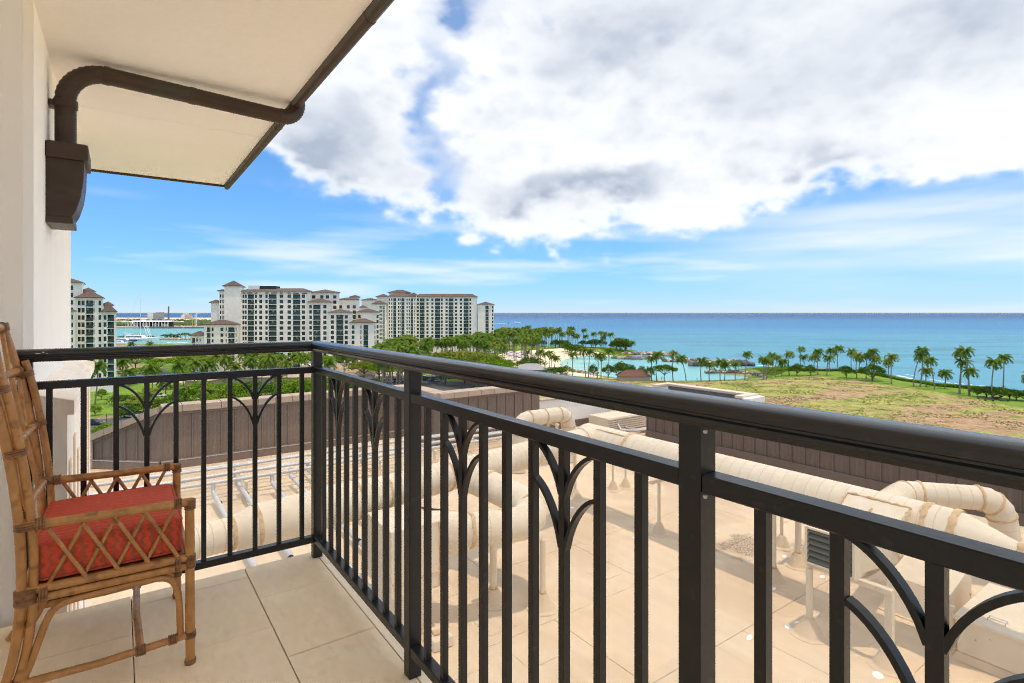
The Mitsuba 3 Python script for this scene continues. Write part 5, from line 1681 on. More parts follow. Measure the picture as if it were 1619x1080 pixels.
# headland bushes and trees
hb_ = zt(crop2, s2, [(585, 285, 205), (605, 275, 225), (680, 262, 215), (800, 272, 210), (850, 272, 210), (890, 275, 215), (910, 305, 232), (945, 315, 238), (985, 318, 235), (1030, 312, 238), (1130, 268, 208), (1165, 270, 205), (1215, 272, 208), (1050, 262, 215), (1360, 292, 200), (1395, 292, 192), (1440, 290, 205)])
for i, (px, pb, pt) in enumerate(hb_):
    tree_at('headland_tree', 'tree', px, pb + 3, pt, 'round', 'leaf_dark', f'dark leafy tree on the green headland beyond the beach, {ORD[i]} from the left' if i < len(ORD) else 'dark tree', 'dark trees on the headland', 1.3)

# broad canopy trees between the car park and the beach
for px, pb, pt, leaf, w, lab in ((704, 608, 556, 'leaf_olive', 1.0, 'wide yellow-green canopy tree seen over the handrail, leftmost of six'), (735, 606, 554, 'leaf_olive', 1.15, 'wide yellow-green canopy tree seen over the handrail, second from the left'), (757, 609, 558, 'leaf_olive', 1.0, 'wide yellow-green canopy tree seen over the handrail, third from the left'),
                                 (752, 616, 568, 'leaf_grey', 1.2, 'grey-green canopy tree seen over the handrail in front of the yellow-green ones'), (778, 612, 564, 'leaf_bright', .8, 'bright green canopy tree seen over the handrail, right of the grey-green one'), (787, 616, 573, 'leaf_bright', .8, 'bright green tree seen just over the handrail, rightmost of six'),
                                 (600, 606, 572, 'leaf_bright', 1.0, 'bright green umbrella tree above the parked white cars, left one'), (576, 604, 570, 'leaf_olive', 1.0, 'olive umbrella tree right of the railing corner beside the tan roofs'), (630, 606, 573, 'leaf_bright', 1.0, 'bright green umbrella tree above the parked white cars, right one'), (665, 608, 576, 'leaf_bright', .8, 'umbrella tree beside the second railing post'), (690, 603, 580, 'leaf_dark', .7, 'small dark tree at the fenced car park')):
    tree_at('canopy_tree', 'tree', px, pb, pt, 'umbrella', leaf, lab, None, w)
for px, pb, pt, leaf, w, kind, lab in ((214, 588, 558, 'leaf_dark', 1.0, 'umbrella', 'dark umbrella tree beside the left hotel, under the handrail'), (252, 590, 566, 'leaf_bright', 1.1, 'umbrella', 'lime umbrella tree under the left handrail, behind the parked cars'), (230, 598, 580, 'leaf_bright', 1.2, 'umbrella', 'low lime tree in front of the parked cars at left'), (306, 592, 560, 'leaf_bright', 1.3, 'umbrella', 'wide lime umbrella tree under the left handrail'), (338, 588, 564, 'leaf_bright', 1.0, 'umbrella', 'lime umbrella tree right of the wide one under the left handrail'),
                                       (200, 596, 584, 'leaf_bright', 1.2, 'umbrella', 'low round lime tree beside the left hotel'), (495, 600, 558, 'leaf_bright', .9, 'umbrella', 'bright tree behind the railing corner post'), (540, 594, 560, 'leaf_dark', .9, 'umbrella', 'dark tree behind the tan pyramid roofs'), (290, 610, 588, 'leaf_grey', 1.0, 'umbrella', 'thin grey tree over the tan roofs at left'),
                                       (160, 632, 614, 'leaf_bright', 1.0, 'round', 'small round tree on the bright lawn at far left'), (150, 657, 640, 'leaf_bright', 1.3, 'round', 'bright round bush on the lawn by the road at far left'), (190, 640, 624, 'leaf_dark', 1.8, 'shrub', 'dark shrub in the middle of the bright lawn'), (420, 590, 556, 'leaf_dark', 1.0, 'umbrella', 'dark umbrella tree below the middle hotel')):
    tree_at('garden_tree', 'tree', px, pb, pt, kind, leaf, lab, None, w)
# bushes behind the long screen wall
r = np.random.default_rng(5)
row = [(205, 660, 640, 'leaf_dark'), (228, 652, 630, 'leaf_bright'), (250, 650, 630, 'leaf_dark'), (272, 642, 624, 'leaf_dark'), (292, 634, 612, 'leaf_dark'), (318, 632, 602, 'leaf_bright'), (345, 630, 606, 'leaf_bright'), (372, 632, 604, 'leaf_bright'), (398, 630, 602, 'leaf_dark'), (424, 632, 606, 'leaf_dark'), (450, 628, 600, 'leaf_bright'), (474, 630, 598, 'leaf_bright'), (500, 626, 600, 'leaf_dark'),
       (524, 624, 596, 'leaf_bright'), (548, 622, 600, 'leaf_dark'), (572, 622, 600, 'leaf_dark'), (596, 618, 600, 'leaf_dark'), (330, 648, 624, 'leaf_bright'), (385, 645, 622, 'leaf_bright'), (440, 640, 618, 'leaf_dark'), (490, 640, 618, 'leaf_dark'), (168, 690, 668, 'leaf_bright'), (205, 684, 668, 'leaf_bright'), (748, 604, 596, 'leaf_bright'), (764, 606, 597, 'leaf_bright'), (240, 622, 613, 'leaf_yellow'), (222, 640, 632, 'leaf_yellow'), (262, 616, 606, 'leaf_yellow'), (270, 660, 636, 'leaf_bright')]
row.sort()
for i, (px, pb, pt, leaf) in enumerate(row):
    tree_at('bush', 'bush', px, pb, pt, 'shrub', leaf, f'leafy bush in the hedge belt behind the long screen wall, {ORD[i]} from the left', 'bushes behind the screen wall', 1.15 if leaf != 'leaf_yellow' else 1.6)

# clipped shore hedge: one long clipped plant
hg = thing('shore_hedge', 'long clipped green hedge between the shore lawn and the open sea', 'hedge')
P = np.array([XY(*p, GZ) for p in ((1225, 586.8), (1321, 586.6), (1365, 589.5), (1397, 593.5), (1440, 602.5), (1478, 610.5), (1510, 613), (1535, 615), (1580, 619), (1640, 626))])
t = np.linspace(0, len(P) - 1, 420)
Q = np.stack([np.interp(t, np.arange(len(P)), P[:, k]) for k in (0, 1)], 1)
V = []
rr_ = np.random.default_rng(3)
for q in Q:
    zz = gz(*q)
    for _ in range(26):
        p = np.r_[q, zz] + rr_.uniform([-1.1, -1.0, 0.05], [1.1, 1.0, 1.35])
        nn = rr_.normal(size=3); nn /= np.linalg.norm(nn)
        t1 = np.cross(nn, rr_.normal(size=3)); t1 /= np.linalg.norm(t1); t2 = np.cross(nn, t1)
        s_ = .30
        V += [p - t1 * s_, p + t2 * s_ * .6, p + t1 * s_, p - t2 * s_ * .6]
k = np.arange(len(V) // 4) * 4
part(hg, 'foliage', MB().add(np.array(V), np.stack([k, k + 1, k + 2, k + 3], 1)), 'leaf_bright')
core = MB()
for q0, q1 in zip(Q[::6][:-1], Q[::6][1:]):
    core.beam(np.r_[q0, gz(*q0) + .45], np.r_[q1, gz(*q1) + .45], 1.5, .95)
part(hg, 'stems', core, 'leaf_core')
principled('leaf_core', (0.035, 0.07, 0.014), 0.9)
# low green ground cover on the spit and the headland tip
gc = numbered('ground_cover')
labels[gc] = {'label': 'low bright green beach plants on the rocky spit and headland', 'category': 'ground cover', 'kind': 'stuff'}
V = []
for poly, n_ in (([(1190, 583), (1240, 582), (1260, 588), (1225, 594), (1205, 590)], 2600), ([(950, 557), (985, 561), (1005, 558.5), (1008, 555), (980, 553), (950, 553)], 1800)):
    Pg = Polygon([XY(*p, 1.5) for p in poly]); x0, y0, x1, y1 = Pg.bounds
    c = 0
    while c < n_:
        x, y = rr_.uniform(x0, x1), rr_.uniform(y0, y1)
        c += 1
        if not Pg.contains(Point(x, y)):
            continue
        p = np.array([x, y, max(.2, gz(x, y)) + rr_.uniform(.05, .5)])
        nn = rr_.normal(size=3) + [0, 0, 1.0]; nn /= np.linalg.norm(nn)
        t1 = np.cross(nn, rr_.normal(size=3)); t1 /= np.linalg.norm(t1); t2 = np.cross(nn, t1)
        V += [p - t1 * .55, p + t2 * .35, p + t1 * .55, p - t2 * .35]
k = np.arange(len(V) // 4) * 4
put(gc, MB().add(np.array(V), np.stack([k, k + 1, k + 2, k + 3], 1)), 'leaf_bright')

# ------------------------------------------------------------------ hotels
principled('hotel_wall', proc(lambda p, n, uv: C3(0.93, 0.88, 0.80) * (0.95 + 0.08 * fbm(p.x / 5, p.y / 5, p.z / 9, 3))), 0.85, specular=0.2)
principled('hotel_white', (0.84, 0.83, 0.81), 0.8, specular=0.2)


def c_rooftile(p, n, uv):
    return mix(C3(0.150, 0.104, 0.085), C3(0.120, 0.086, 0.073), fbm(p.x / 3, p.y / 3, p.z, 3)) * (0.85 + 0.3 * noise(p.x * 1.2, p.y * 0.4, p.z * 3))


def h_rooftile(p, n, uv):
    return 0.5 + 0.5 * dr.sin(p.x * 2 * PI / 0.55)


principled('hotel_roof', proc(c_rooftile), 0.75, h_rooftile, 0.06, 0.05, specular=0.2)
for k_, c_ in (('green', (0.022, 0.052, 0.038)), ('teal', (0.035, 0.075, 0.078)), ('dark', (0.018, 0.026, 0.028))):
    principled('pane_' + k_, c_, 0.12, specular=0.5)
principled('rail_glass', (0.030, 0.075, 0.078), 0.15, specular=0.5)
principled('curtain', (0.42, 0.36, 0.27), 0.8)
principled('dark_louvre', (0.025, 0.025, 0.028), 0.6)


def hip_roof(u0, u1, w0, w1, z, rise, ov=0.9, hip=1.0):
    """Hip roof with an overhang over the rectangle u (along) x w (depth)."""
    a0, a1, b0_, b1_ = u0 - ov, u1 + ov, w0 - ov, w1 + ov
    h = min(b1_ - b0_, a1 - a0) / 2
    ins = min(h * hip, (a1 - a0) / 2 - .01)
    c = (b0_ + b1_) / 2
    pts = [(a, b, zz) for a in (a0, a1) for b in (b0_, b1_) for zz in (z, z + .28)]
    if (b1_ - b0_) <= (a1 - a0):
        pts += [(a0 + ins, c, z + rise), (a1 - ins, c, z + rise)]
    else:
        c2 = (a0 + a1) / 2
        pts += [(c2, b0_ + ins, z + rise), (c2, b1_ - ins, z + rise)]
    return pts


class Hotel:
    def __init__(self, name, label, d, x0s, scale, ox, oy):
        self.key = thing(name, label, 'hotel')
        self.d, self.s, self.ox, self.oy = d, scale, ox, oy
        self.r = np.random.default_rng(int(d))

    def X(self, zx, d=None):
        return (self.ox + zx * self.s - 809.5) / 870 * (d or self.d)

    def Z(self, zy, d=None):
        return ZC - (self.oy + zy * self.s - 495) / 870 * (d or self.d)

    rake = 0.0

    def block(self, x0, x1, eave, d=None, deep=18, base=None, cols=(), rows=(), rise=2.6, roof=True, wh=1.92, ov=0.9, skew=0.0, hip=1.0):
        """A wing seen from x0 to x1 (survey crop), its front at distance d. cols: (x0, x1, kind). rows: window centres."""
        d = d or self.d
        X0, X1, ZE = self.X(x0, d), self.X(x1, d), self.Z(eave, d)
        base = GZ - .5 if base is None else self.Z(base, d)
        P = shapely.box(X0, base, X1, ZE)
        holes = []
        for c0, c1, kind in cols:
            for y in rows:
                z = self.Z(y, d)
                if z < GZ + 2.0 or z + wh / 2 > ZE - .2:
                    continue
                h = wh if kind == 'w' else wh * 1.15
                holes.append((self.X(c0, d), self.X(c1, d), z - h / 2, z + h / 2, kind))
        P = P.difference(shapely.union_all([shapely.box(a, c, b, e) for a, b, c, e, k in holes])) if holes else P

        def sk(v):
            v = np.array(v, float)
            if skew:
                v[:, 1] += skew * (v[:, 0] - X0)
            if self.rake:       # the wings' side walls run back at an angle
                v[:, 0] += self.rake * np.maximum(v[:, 1] - d, 0)
            return v
        T_ = 0.95
        m = trimesh.creation.extrude_polygon(P, T_, engine='earcut') if P.geom_type == 'Polygon' else trimesh.util.concatenate([trimesh.creation.extrude_polygon(g, T_, engine='earcut') for g in P.geoms])
        v = np.stack([m.vertices[:, 0], d + m.vertices[:, 2], m.vertices[:, 1]], 1)
        part(self.key, 'wing_front', MB().add(sk(v), m.faces[:, ::-1]), 'hotel_wall')
        part(self.key, 'wing', MB().add(sk([[x, y, z] for x in (X0, X1) for y in (d + T_ + .01, d + deep) for z in (base, ZE)]), BOXF), 'hotel_wall')
        panes = ['green', 'teal', 'dark', 'green']
        for a, b, c, e, kind in holes:
            pk = 'pane_' + panes[int(self.r.integers(0, 4))]
            if kind == 'w':
                k = part(self.key, 'window', MB().add(sk([[x, y, z] for x in (a - .02, b + .02) for y in (d + .30, d + .38) for z in (c - .02, e + .02)]), BOXF), pk)
            else:
                rail = MB().add(sk([[x, y, z] for x in (a + .04, b - .04) for y in (d + .06, d + .11) for z in (c + .06, c + (e - c) * .5)]), BOXF)
                rail.add(sk([[x, y, z] for x in (a - .1, b + .1) for y in (d - .22, d + .03) for z in (c - .30, c + .05)]), BOXF)
                part(self.key, 'balcony_door', MB().add(sk([[x, y, z] for x in (a - .02, b + .02) for y in (d + .84, d + .92) for z in (c - .02, e + .02)]), BOXF), pk)
                part(self.key, 'balcony_rail', rail, 'rail_glass' if True else pk)
                if self.r.uniform() < .35:
                    x = a + (b - a) * self.r.uniform(.1, .6)
                    part(self.key, 'curtain', MB().add(sk([[x_, y, z] for x_ in (x, x + (b - a) * .22) for y in (d + .78, d + .82) for z in (c, e)]), BOXF), 'curtain')
        if roof:
            pts = hip_roof(X0, X1, d, d + deep, ZE, rise, ov, hip)
            part(self.key, 'roof', MB().hull(sk(pts)), 'hotel_roof')
            part(self.key, 'eave', MB().add(sk([[x, y, z] for x in (X0 - ov * .8, X1 + ov * .8) for y in (d - ov * .8, d + deep + ov * .8) for z in (ZE - .22, ZE - .01)]), BOXF), 'hotel_white')
        # shadow slots under the eaves over the window bays
        return X0, X1, ZE


def span(y0, pitch, n):
    return [y0 + pitch * k for k in range(n)]


# middle hotel, surveyed in two crops
H = Hotel('hotel', 'white hotel block with stepped brown roofs in the middle, left of the railing corner', 311, 0, .111111, 290, 435)
H.rake = -0.36
rows = span(300, 75.6, 14)
o2 = lambda L: [(a + 1350, b_ + 1350, k) for a, b_, k in L]
H.block(820, 1350 + 470, 235, cols=[(840, 868, 'w'), (876, 902, 'w'), (918, 1003, 'b'), (1018, 1046, 'w'), (1078, 1120, 'w'), (1165, 1200, 'w'), (1215, 1325, 'b'), (1370, 1420, 'w'), (1482, 1530, 'w')] + o2([(210, 312, 'b'), (335, 380, 'w')]), rows=rows, deep=17, rise=2.3, hip=.6)
H.block(1350 + 472, 1350 + 868, 250, d=315, deep=16, cols=o2([(480, 528, 'w'), (597, 642, 'w'), (676, 722, 'w'), (780, 828, 'w')]), rows=span(310, 75, 3), rise=2.2)
H.block(1350 + 432, 1350 + 756, 388, d=305, deep=10, cols=o2([(440, 478, 'w'), (497, 600, 'b'), (640, 686, 'w')]), rows=span(450, 75, 12), rise=2.2)
H.block(1350 + 846, 1350 + 1140, 352, d=322, deep=14, cols=o2([(780, 828, 'w'), (862, 906, 'w'), (975, 1018, 'w'), (1060, 1104, 'w')]), rows=span(452, 75, 4), rise=1.6)
H.block(1350 + 730, 1350 + 1050, 533, d=300, deep=12, cols=o2([(748, 792, 'w'), (826, 926, 'b'), (946, 990, 'w')]), rows=span(595, 73.5, 10), rise=2.0)
H.block(1350 + 1132, 1350 + 1442, 530, d=318, deep=14, cols=o2([(1060, 1103, 'w'), (1135, 1174, 'w'), (1400, 1428, 'w')]), rows=span(590, 72, 8), rise=2.4)
H.block(1350 + 1042, 1350 + 1385, 682, d=296, deep=10, cols=o2([(1046, 1084, 'w'), (1168, 1184, 'w'), (1213, 1278, 'b'), (1370, 1382, 'w')]), rows=span(740, 72.5, 8), rise=2.4)
H.block(582, 818, 158, d=310, deep=15, rise=3.4, hip=.8)
H.block(508, 590, 228, d=314, deep=12, cols=[(520, 538, 'w'), (553, 572, 'w')], rows=span(297, 77.5, 12), rise=1.2)
H.block(392, 506, 392, d=316, deep=12, rise=1.8)
H.block(292, 756, 708, d=300, deep=14, cols=[(335, 384, 'b'), (402, 430, 'w'), (526, 568, 'w'), (600, 616, 'w'), (637, 728, 'b'), (744, 754, 'w')], rows=span(772, 82, 8), rise=2.6)
H.block(106, 288, 862, d=303, deep=12, cols=[(125, 165, 'b'), (182, 206, 'w'), (230, 244, 'w')], rows=span(925, 80, 5), rise=2.4)
x0, x1 = H.X(1018), H.X(1248)
part(H.key, 'plant_louvre', MB().box((x0, 317, H.Z(235)), (x1, 323, H.Z(148))), 'dark_louvre')
part(H.key, 'plant_wall', MB().box((H.X(860), 316, H.Z(235)), (x0 - .02, 324, H.Z(142))), 'hotel_white')
H.block(1350 + 1035, 1350 + 1155, 315, d=330, deep=5, rise=1.5)
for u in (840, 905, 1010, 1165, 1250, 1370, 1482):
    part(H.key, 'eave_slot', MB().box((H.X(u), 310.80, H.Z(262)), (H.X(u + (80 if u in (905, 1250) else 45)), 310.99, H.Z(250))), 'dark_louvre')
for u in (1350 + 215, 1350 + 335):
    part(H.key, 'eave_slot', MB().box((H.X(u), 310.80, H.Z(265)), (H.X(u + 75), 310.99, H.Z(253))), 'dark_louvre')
# podium with dark openings at its foot
part(H.key, 'podium', MB().box((-112, 291, GZ - .5), (-70, 296, GZ + 5.2)), 'hotel_wall')
for k in range(9):
    part(H.key, 'podium_opening', MB().box((-110.5 + 4.5 * k, 290.9, GZ + .6), (-107.2 + 4.5 * k, 291.02, GZ + 4.2)), 'dark_louvre')

# far right hotel
H = Hotel('hotel', 'far white hotel with an angled left wing, behind the palm grove', 451, 0, .14824, 560, 445)
H.rake = -0.10
rows = [195, 237, 277, 316, 354.5, 393, 430.5, 468.5, 506.5, 545.5, 585, 624, 662]
H.block(640, 1312, 168, cols=[(668, 690, 'w'), (700, 750, 'b'), (770, 793, 'w'), (822, 845, 'w'), (862, 915, 'b'), (925, 945, 'w'), (973, 998, 'w'), (1008, 1058, 'b'), (1073, 1098, 'w'), (1127, 1150, 'w'), (1168, 1220, 'b'), (1228, 1248, 'w')], rows=rows, deep=17, rise=3.0, hip=.5)
H.block(362, 642, 163, d=438, skew=.31, cols=[(368, 380, 'w'), (393, 406, 'w'), (415, 444, 'b'), (463, 475, 'w'), (480, 492, 'w'), (499, 530, 'b'), (552, 565, 'w'), (575, 588, 'w'), (597, 620, 'b'), (634, 642, 'w')], rows=[y - 2 for y in rows], deep=17, rise=3.0, roof=True, hip=.5)
H.block(240, 362, 165, d=440, deep=16, rise=2.6)
H.block(1320, 1490, 248, d=449, deep=14, cols=[(1400, 1434, 'b'), (1470, 1484, 'w')], rows=[y + 38 for y in rows], rise=2.6)
H.block(190, 328, 243, d=430, deep=12, cols=[(270, 283, 'w'), (288, 300, 'w'), (310, 324, 'b')], rows=[275, 316, 357, 398, 438, 480, 522, 562, 604], rise=3.2)
H.block(80, 240, 200, d=445, deep=12, rise=2.0)
H.block(52, 120, 280, d=440, deep=8, rise=2.0)
H.block(372, 590, 120, d=455, deep=12, base=240, rise=2.6, ov=1.2)
H.block(604, 664, 148, d=446, deep=8, base=240, rise=2.4)
part(H.key, 'plain_panel', MB().box((H.X(1268), 450.75, H.Z(560)), (H.X(1302), 450.99, H.Z(215))), 'hotel_white')
part(H.key, 'plant_louvre', MB().box((H.X(540), 453, H.Z(140)), (H.X(585), 454.9, H.Z(120))), 'dark_louvre')

# left hotel
H = Hotel('hotel', 'nearest white hotel tower with stepped brown roofs at the left edge, beside the wall', 227, 0, .166667, 100, 430)
H.rake = -0.74
rows = span(295, 68.8, 11)
H.block(-330, 182, 102, d=232, deep=16, cols=[(68, 95, 'w')] + [(-60 - 130 * k, -20 - 130 * k, 'w') for k in range(2)], rows=span(150, 69.5, 12), rise=3.2)
H.block(135, 378, 247, cols=[(140, 165, 'w'), (173, 203, 'w'), (217, 283, 'b'), (286, 296, 'w'), (335, 360, 'w')], rows=rows, deep=14, rise=3.4)
H.block(185, 292, 185, d=238, deep=6, base=400, rise=1.8)
H.block(380, 503, 382, d=225, cols=[(384, 410, 'w'), (422, 481, 'b')], rows=span(432, 67.5, 9), deep=12, rise=3.2)
H.block(382, 468, 318, d=236, deep=5, base=480, rise=1.8)
H.block(40, 100, 375, d=222, deep=6, cols=[(76, 92, 'w')], rows=span(430, 72, 8), rise=1.2)

# ------------------------------------------------------------------ harbour: yachts, quay, works
def lathe_mast(p, h, r):
    return MB().tube([p, np.array(p) + [0, 0, h * .6], np.array(p) + [0, 0, h]], [r, r * .8, r * .45], 7)


principled('gelcoat', (0.82, 0.83, 0.84), 0.3, specular=0.5)
principled('hull_blue', (0.03, 0.06, 0.16), 0.3, specular=0.5)
principled('dark_glass', (0.02, 0.03, 0.04), 0.15)


def boat(name, label, cat, px, py, L, mast=None, group=None, yaw=0.0, cabin=True, hullmat='gelcoat', d=None):
    x, y, _ = AT(px, py, z=0) if d is None else (*AT(px, py, y=d)[:2], 0)
    key = thing(name, label, cat, group)
    R = rotz(yaw)
    W2, D = L * .14, L * .13
    st = [(-.5, .75, 0), (-.3, .95, .0), (0, 1, .02), (.25, .8, .10), (.42, .35, .22), (.52, .02, .32)]
    top = [(L * a, s * W2 * b, D * (1 + c)) for a, b, c in st for s in (-1, 1)]
    bot = [(L * a * .93, s * W2 * b * .55, -.3) for a, b, c in st for s in (-1, 1)]
    m = MB().hull(np.array(top + bot) @ R.T + [x, y, 0])
    part(key, 'hull', m, hullmat)
    if cabin:
        cb = [(L * a, s * W2 * b, D * c) for a, b, c in ((-.38, .7, 1), (.16, .6, 1.02), (-.36, .62, 1.75), (.06, .5, 1.7)) for s in (-1, 1)]
        k = part(key, 'cabin', MB().hull(np.array(cb) @ R.T + [x, y, 0]), 'gelcoat')
        wb = [(L * a, s * W2 * b, D * c) for a, b, c in ((-.32, .7, 1.3), (.08, .62, 1.3), (-.32, .69, 1.5), (.06, .6, 1.5)) for s in (-1, 1)]
        part(key, 'cabin_window', MB().hull(np.array(wb) @ R.T + [x, y, 0]), 'dark_glass')
    if mast:
        part(key, 'mast', lathe_mast(np.array([x, y, D]), mast, max(.12, mast * .006)), 'gelcoat')
        part(key, 'boom', MB().tube(np.array([(0, 0, D * 1.9), (-L * .4, 0, D * 1.95)]) @ R.T + [x, y, 0], .28, 7), 'gelcoat')
        part(key, 'spreader', MB().beam(np.array([x, y, 0]) + R @ [0, -W2 * .8, D + mast * .36], np.array([x, y, 0]) + R @ [0, W2 * .8, D + mast * .36], .2, .2).lathe([(0, 0), (.7, .3), (.7, .7), (0, 1)], np.array([x, y, D + mast * .33]) + R @ [0, -W2 * .6, 0], 8).lathe([(0, 0), (.7, .3), (.7, .7), (0, 1)], np.array([x, y, D + mast * .33]) + R @ [0, W2 * .6, 0], 8), 'gelcoat')
        for e, zt_ in ((.5, .95), (-.48, .97)):
            part(key, 'stay', MB().tube([np.array([x, y, 0]) + R @ [L * e, 0, D * 1.2], [x, y, D + mast * zt_]], .05, 4), 'gelcoat')
    return key


LAKE = LAND
boat('sailing_yacht', 'large white yacht with the tallest mast in the harbour at left', 'yacht', 222, 541.5, 42, 58, yaw=.05, d=640)
boat('sailing_yacht', 'smaller white yacht left of the tallest mast, half behind a palm', 'yacht', 198, 543, 26, 26, yaw=.02, hullmat='hull_blue', d=630)
boat('motor_yacht', 'white motor yacht at the far left of the marina', 'yacht', 190, 546, 22, None, yaw=.1, d=600)
for i, (px, m) in enumerate(((272, 17), (283, 14), (290, 19), (296, 16))):
    boat('moored_boat', f'small white sailboat in the row left of the middle hotel, {ORD[i]} from the left', 'boat', px, 543, 13, m, 'moored sailboats', yaw=.4 + .2 * i, d=600)
cr2 = thing('boat_hoist', 'pale lattice boat hoist with two leaning legs by the yachts', 'hoist')
for k_, (px0, px1) in enumerate(((228, 236), (234, 242), (232, 239))):
    p0, p1 = AT(px0, 516.5, y=650), AT(px1, 540, y=650)
    part(cr2, 'leg', MB().tube([p0, p1], .35, 6), 'gelcoat')
part(cr2, 'top_beam', MB().tube([AT(227, 516.5, y=650), AT(236, 516.5, y=650)], .35, 6), 'gelcoat')

# basin of the marina and its breakwater with trees
hb2 = struct('marina_basin')
put(hb2, sheet(Polygon([AT(*p, y=d)[:2] for p, d in (((120, 0), 575), ((345, 0), 575), ((345, 0), 655), ((120, 0), 655))]), 30, lambda x, y: x * 0 + GZ + .02), 'harbour_water')
rk = thing('breakwater', 'low sandy stone breakwater between the marina and the turquoise harbour', 'breakwater')
p0, p1 = AT(240, 0, y=668), AT(345, 0, y=690)
for i in range(46):
    q = p0 + (p1 - p0) * (i + rng.uniform(-.3, .3)) / 45
    s_ = rng.uniform(.9, 1.9)
    m = trimesh.creation.icosphere(1, 1.0); m.vertices *= s_ * rng.uniform(.6, 1.2, 3)
    part(rk, 'stone', MB().mesh(m.apply_translation([q[0], q[1] + rng.uniform(-2, 2), GZ + .5])), 'pale_rock')


def c_rock(p, n, uv):
    return mix(C3(0.10, 0.095, 0.09), C3(0.33, 0.28, 0.23), fbm(p.x * .8, p.y * .8, p.z * .8, 3))


def c_rock2(p, n, uv):
    return mix(C3(0.42, 0.35, 0.27), C3(0.60, 0.51, 0.41), fbm(p.x * .8, p.y * .8, p.z * .8, 3))


def c_rock3(p, n, uv):
    return mix(C3(0.045, 0.044, 0.046), C3(0.13, 0.12, 0.11), fbm(p.x * .8, p.y * .8, p.z * .8, 3))


principled('grey_rock', proc(c_rock), 0.9)
principled('pale_rock', proc(c_rock2), 0.9)
principled('dark_rock', proc(c_rock3), 0.7)
for i, (px, pt, w) in enumerate(((190, 531, 1.4), (198, 530, 1.3), (213, 527, 1.0), (238, 530, 1.1), (262, 528, 1.0), (271, 527, 1.2), (278, 529, 1.3), (284, 526.5, .6), (293, 525.5, .9), (250, 534, 1.5))):
    x, y, _ = AT(px, 0, y=690)
    Ht = ZC - (pt - 495) / 870 * 690 - GZ
    key = thing('harbour_tree', f'dark tree on the harbour breakwater beyond the yachts, {ORD[i]} from the left', 'tree', 'trees on the harbour breakwater')
    w_, l_ = tree_shapes('umbrella' if w < 1.2 else 'shrub', 'leaf_dark', i % 3)
    M = mat4(np.diag([w, w, 1.0]), (x, y, GZ - .3), Ht)
    copy_part(key, 'trunk', w_, M); copy_part(key, 'crown', l_, M)

wh = thing('quay_warehouse', 'long white-roofed open warehouse on the far quay behind the masts', 'warehouse')
d = 1300
x0, x1 = AT(206, 0, y=d)[0], AT(271, 0, y=d)[0]
zt_, zb_ = ZC - (508 - 495) / 870 * d, 2.0
part(wh, 'roof', MB().hull([(x0, d - 12, zt_ - 1.5), (x1, d - 12, zt_ - 1.5), (x0, d + 30, zt_ - 1.5), (x1, d + 30, zt_ - 1.5), (x0, d + 9, zt_ + 1.5), (x1, d + 9, zt_ + 1.5)]), 'gelcoat')
part(wh, 'back_wall', MB().box((x0 + 1, d + 8, zb_), (x1 - 1, d + 12, zt_ - 1.6)), 'shed_dark')
for k in range(14):
    xx_ = x0 + 2 + (x1 - x0 - 4) * k / 13
    part(wh, 'column', MB().box((xx_ - .8, d - 11, zb_), (xx_ + .8, d - 9.4, zt_ - 1.52)), 'gelcoat')
for k in (1, 4, 5, 8, 11):
    xx_ = x0 + 4 + (x1 - x0 - 8) * k / 13
    part(wh, 'stacked_goods', MB().box((xx_, d - 6, zb_), (xx_ + 7, d + 2, zb_ + rng.uniform(6, 11))), 'coping_pale')
principled('shed_dark', (0.10, 0.075, 0.07), 0.8)
qy = thing('quay_wall', 'dark stone quay along the far side of the turquoise harbour', 'quay')
part(qy, 'wall', MB().box((-1300, 1252, -1), (-905, 1274, 3.0)), 'dark_rock')
part(qy, 'wall', MB().box((-904.9, 1252, -1), (-560, 1261, 3.4)), 'pale_rock')
part(qy, 'wall', MB().box((-844, 1246, -1), (-620, 1251.9, 4.6)), 'grey_rock')
pp_ = thing('power_station', 'grey power station block on the far shore left of the tall chimney', 'power station')
d = 2900
def bx(px0, px1, py0, py1, dd, deep=40):
    a, b_ = AT(px0, py1, y=dd), AT(px1, py0, y=dd)
    return MB().box((a[0], dd, 1.5 if py1 > 501 else a[2]), (b_[0], dd + deep, b_[2]))
part(pp_, 'hall', bx(233, 242, 495.4, 502, d), 'hotel_white')
part(pp_, 'boiler_house', bx(242.2, 248, 495.0, 502, d), 'grey_roofing')
part(pp_, 'boiler_house', bx(246, 252, 493.6, 502, d + 45), 'grey_roofing')
part(pp_, 'conveyor', bx(225, 233, 498.4, 499.4, d), 'pale_rock')
chm = thing('power_chimney', 'tall thin grey chimney on the far shore', 'chimney')
a_ = AT(266.6, 502, y=2850)
part(chm, 'shaft', MB().lathe([(4.2, 0), (3.4, 58), (3.4, 68.5), (0.2, 68.6)], (a_[0], a_[1], 1.5), 16), 'grey_rock')
tk = thing('tank_works', 'pale stepped industrial works on the far shore right of the chimney', 'industrial works')
part(tk, 'block', bx(286, 297, 498.5, 502, 2950), 'hotel_white'); part(tk, 'tower', bx(289, 291.5, 495.6, 502, 2949), 'hotel_white'); part(tk, 'block', bx(292, 296.5, 497.0, 502, 2945), 'pale_rock')
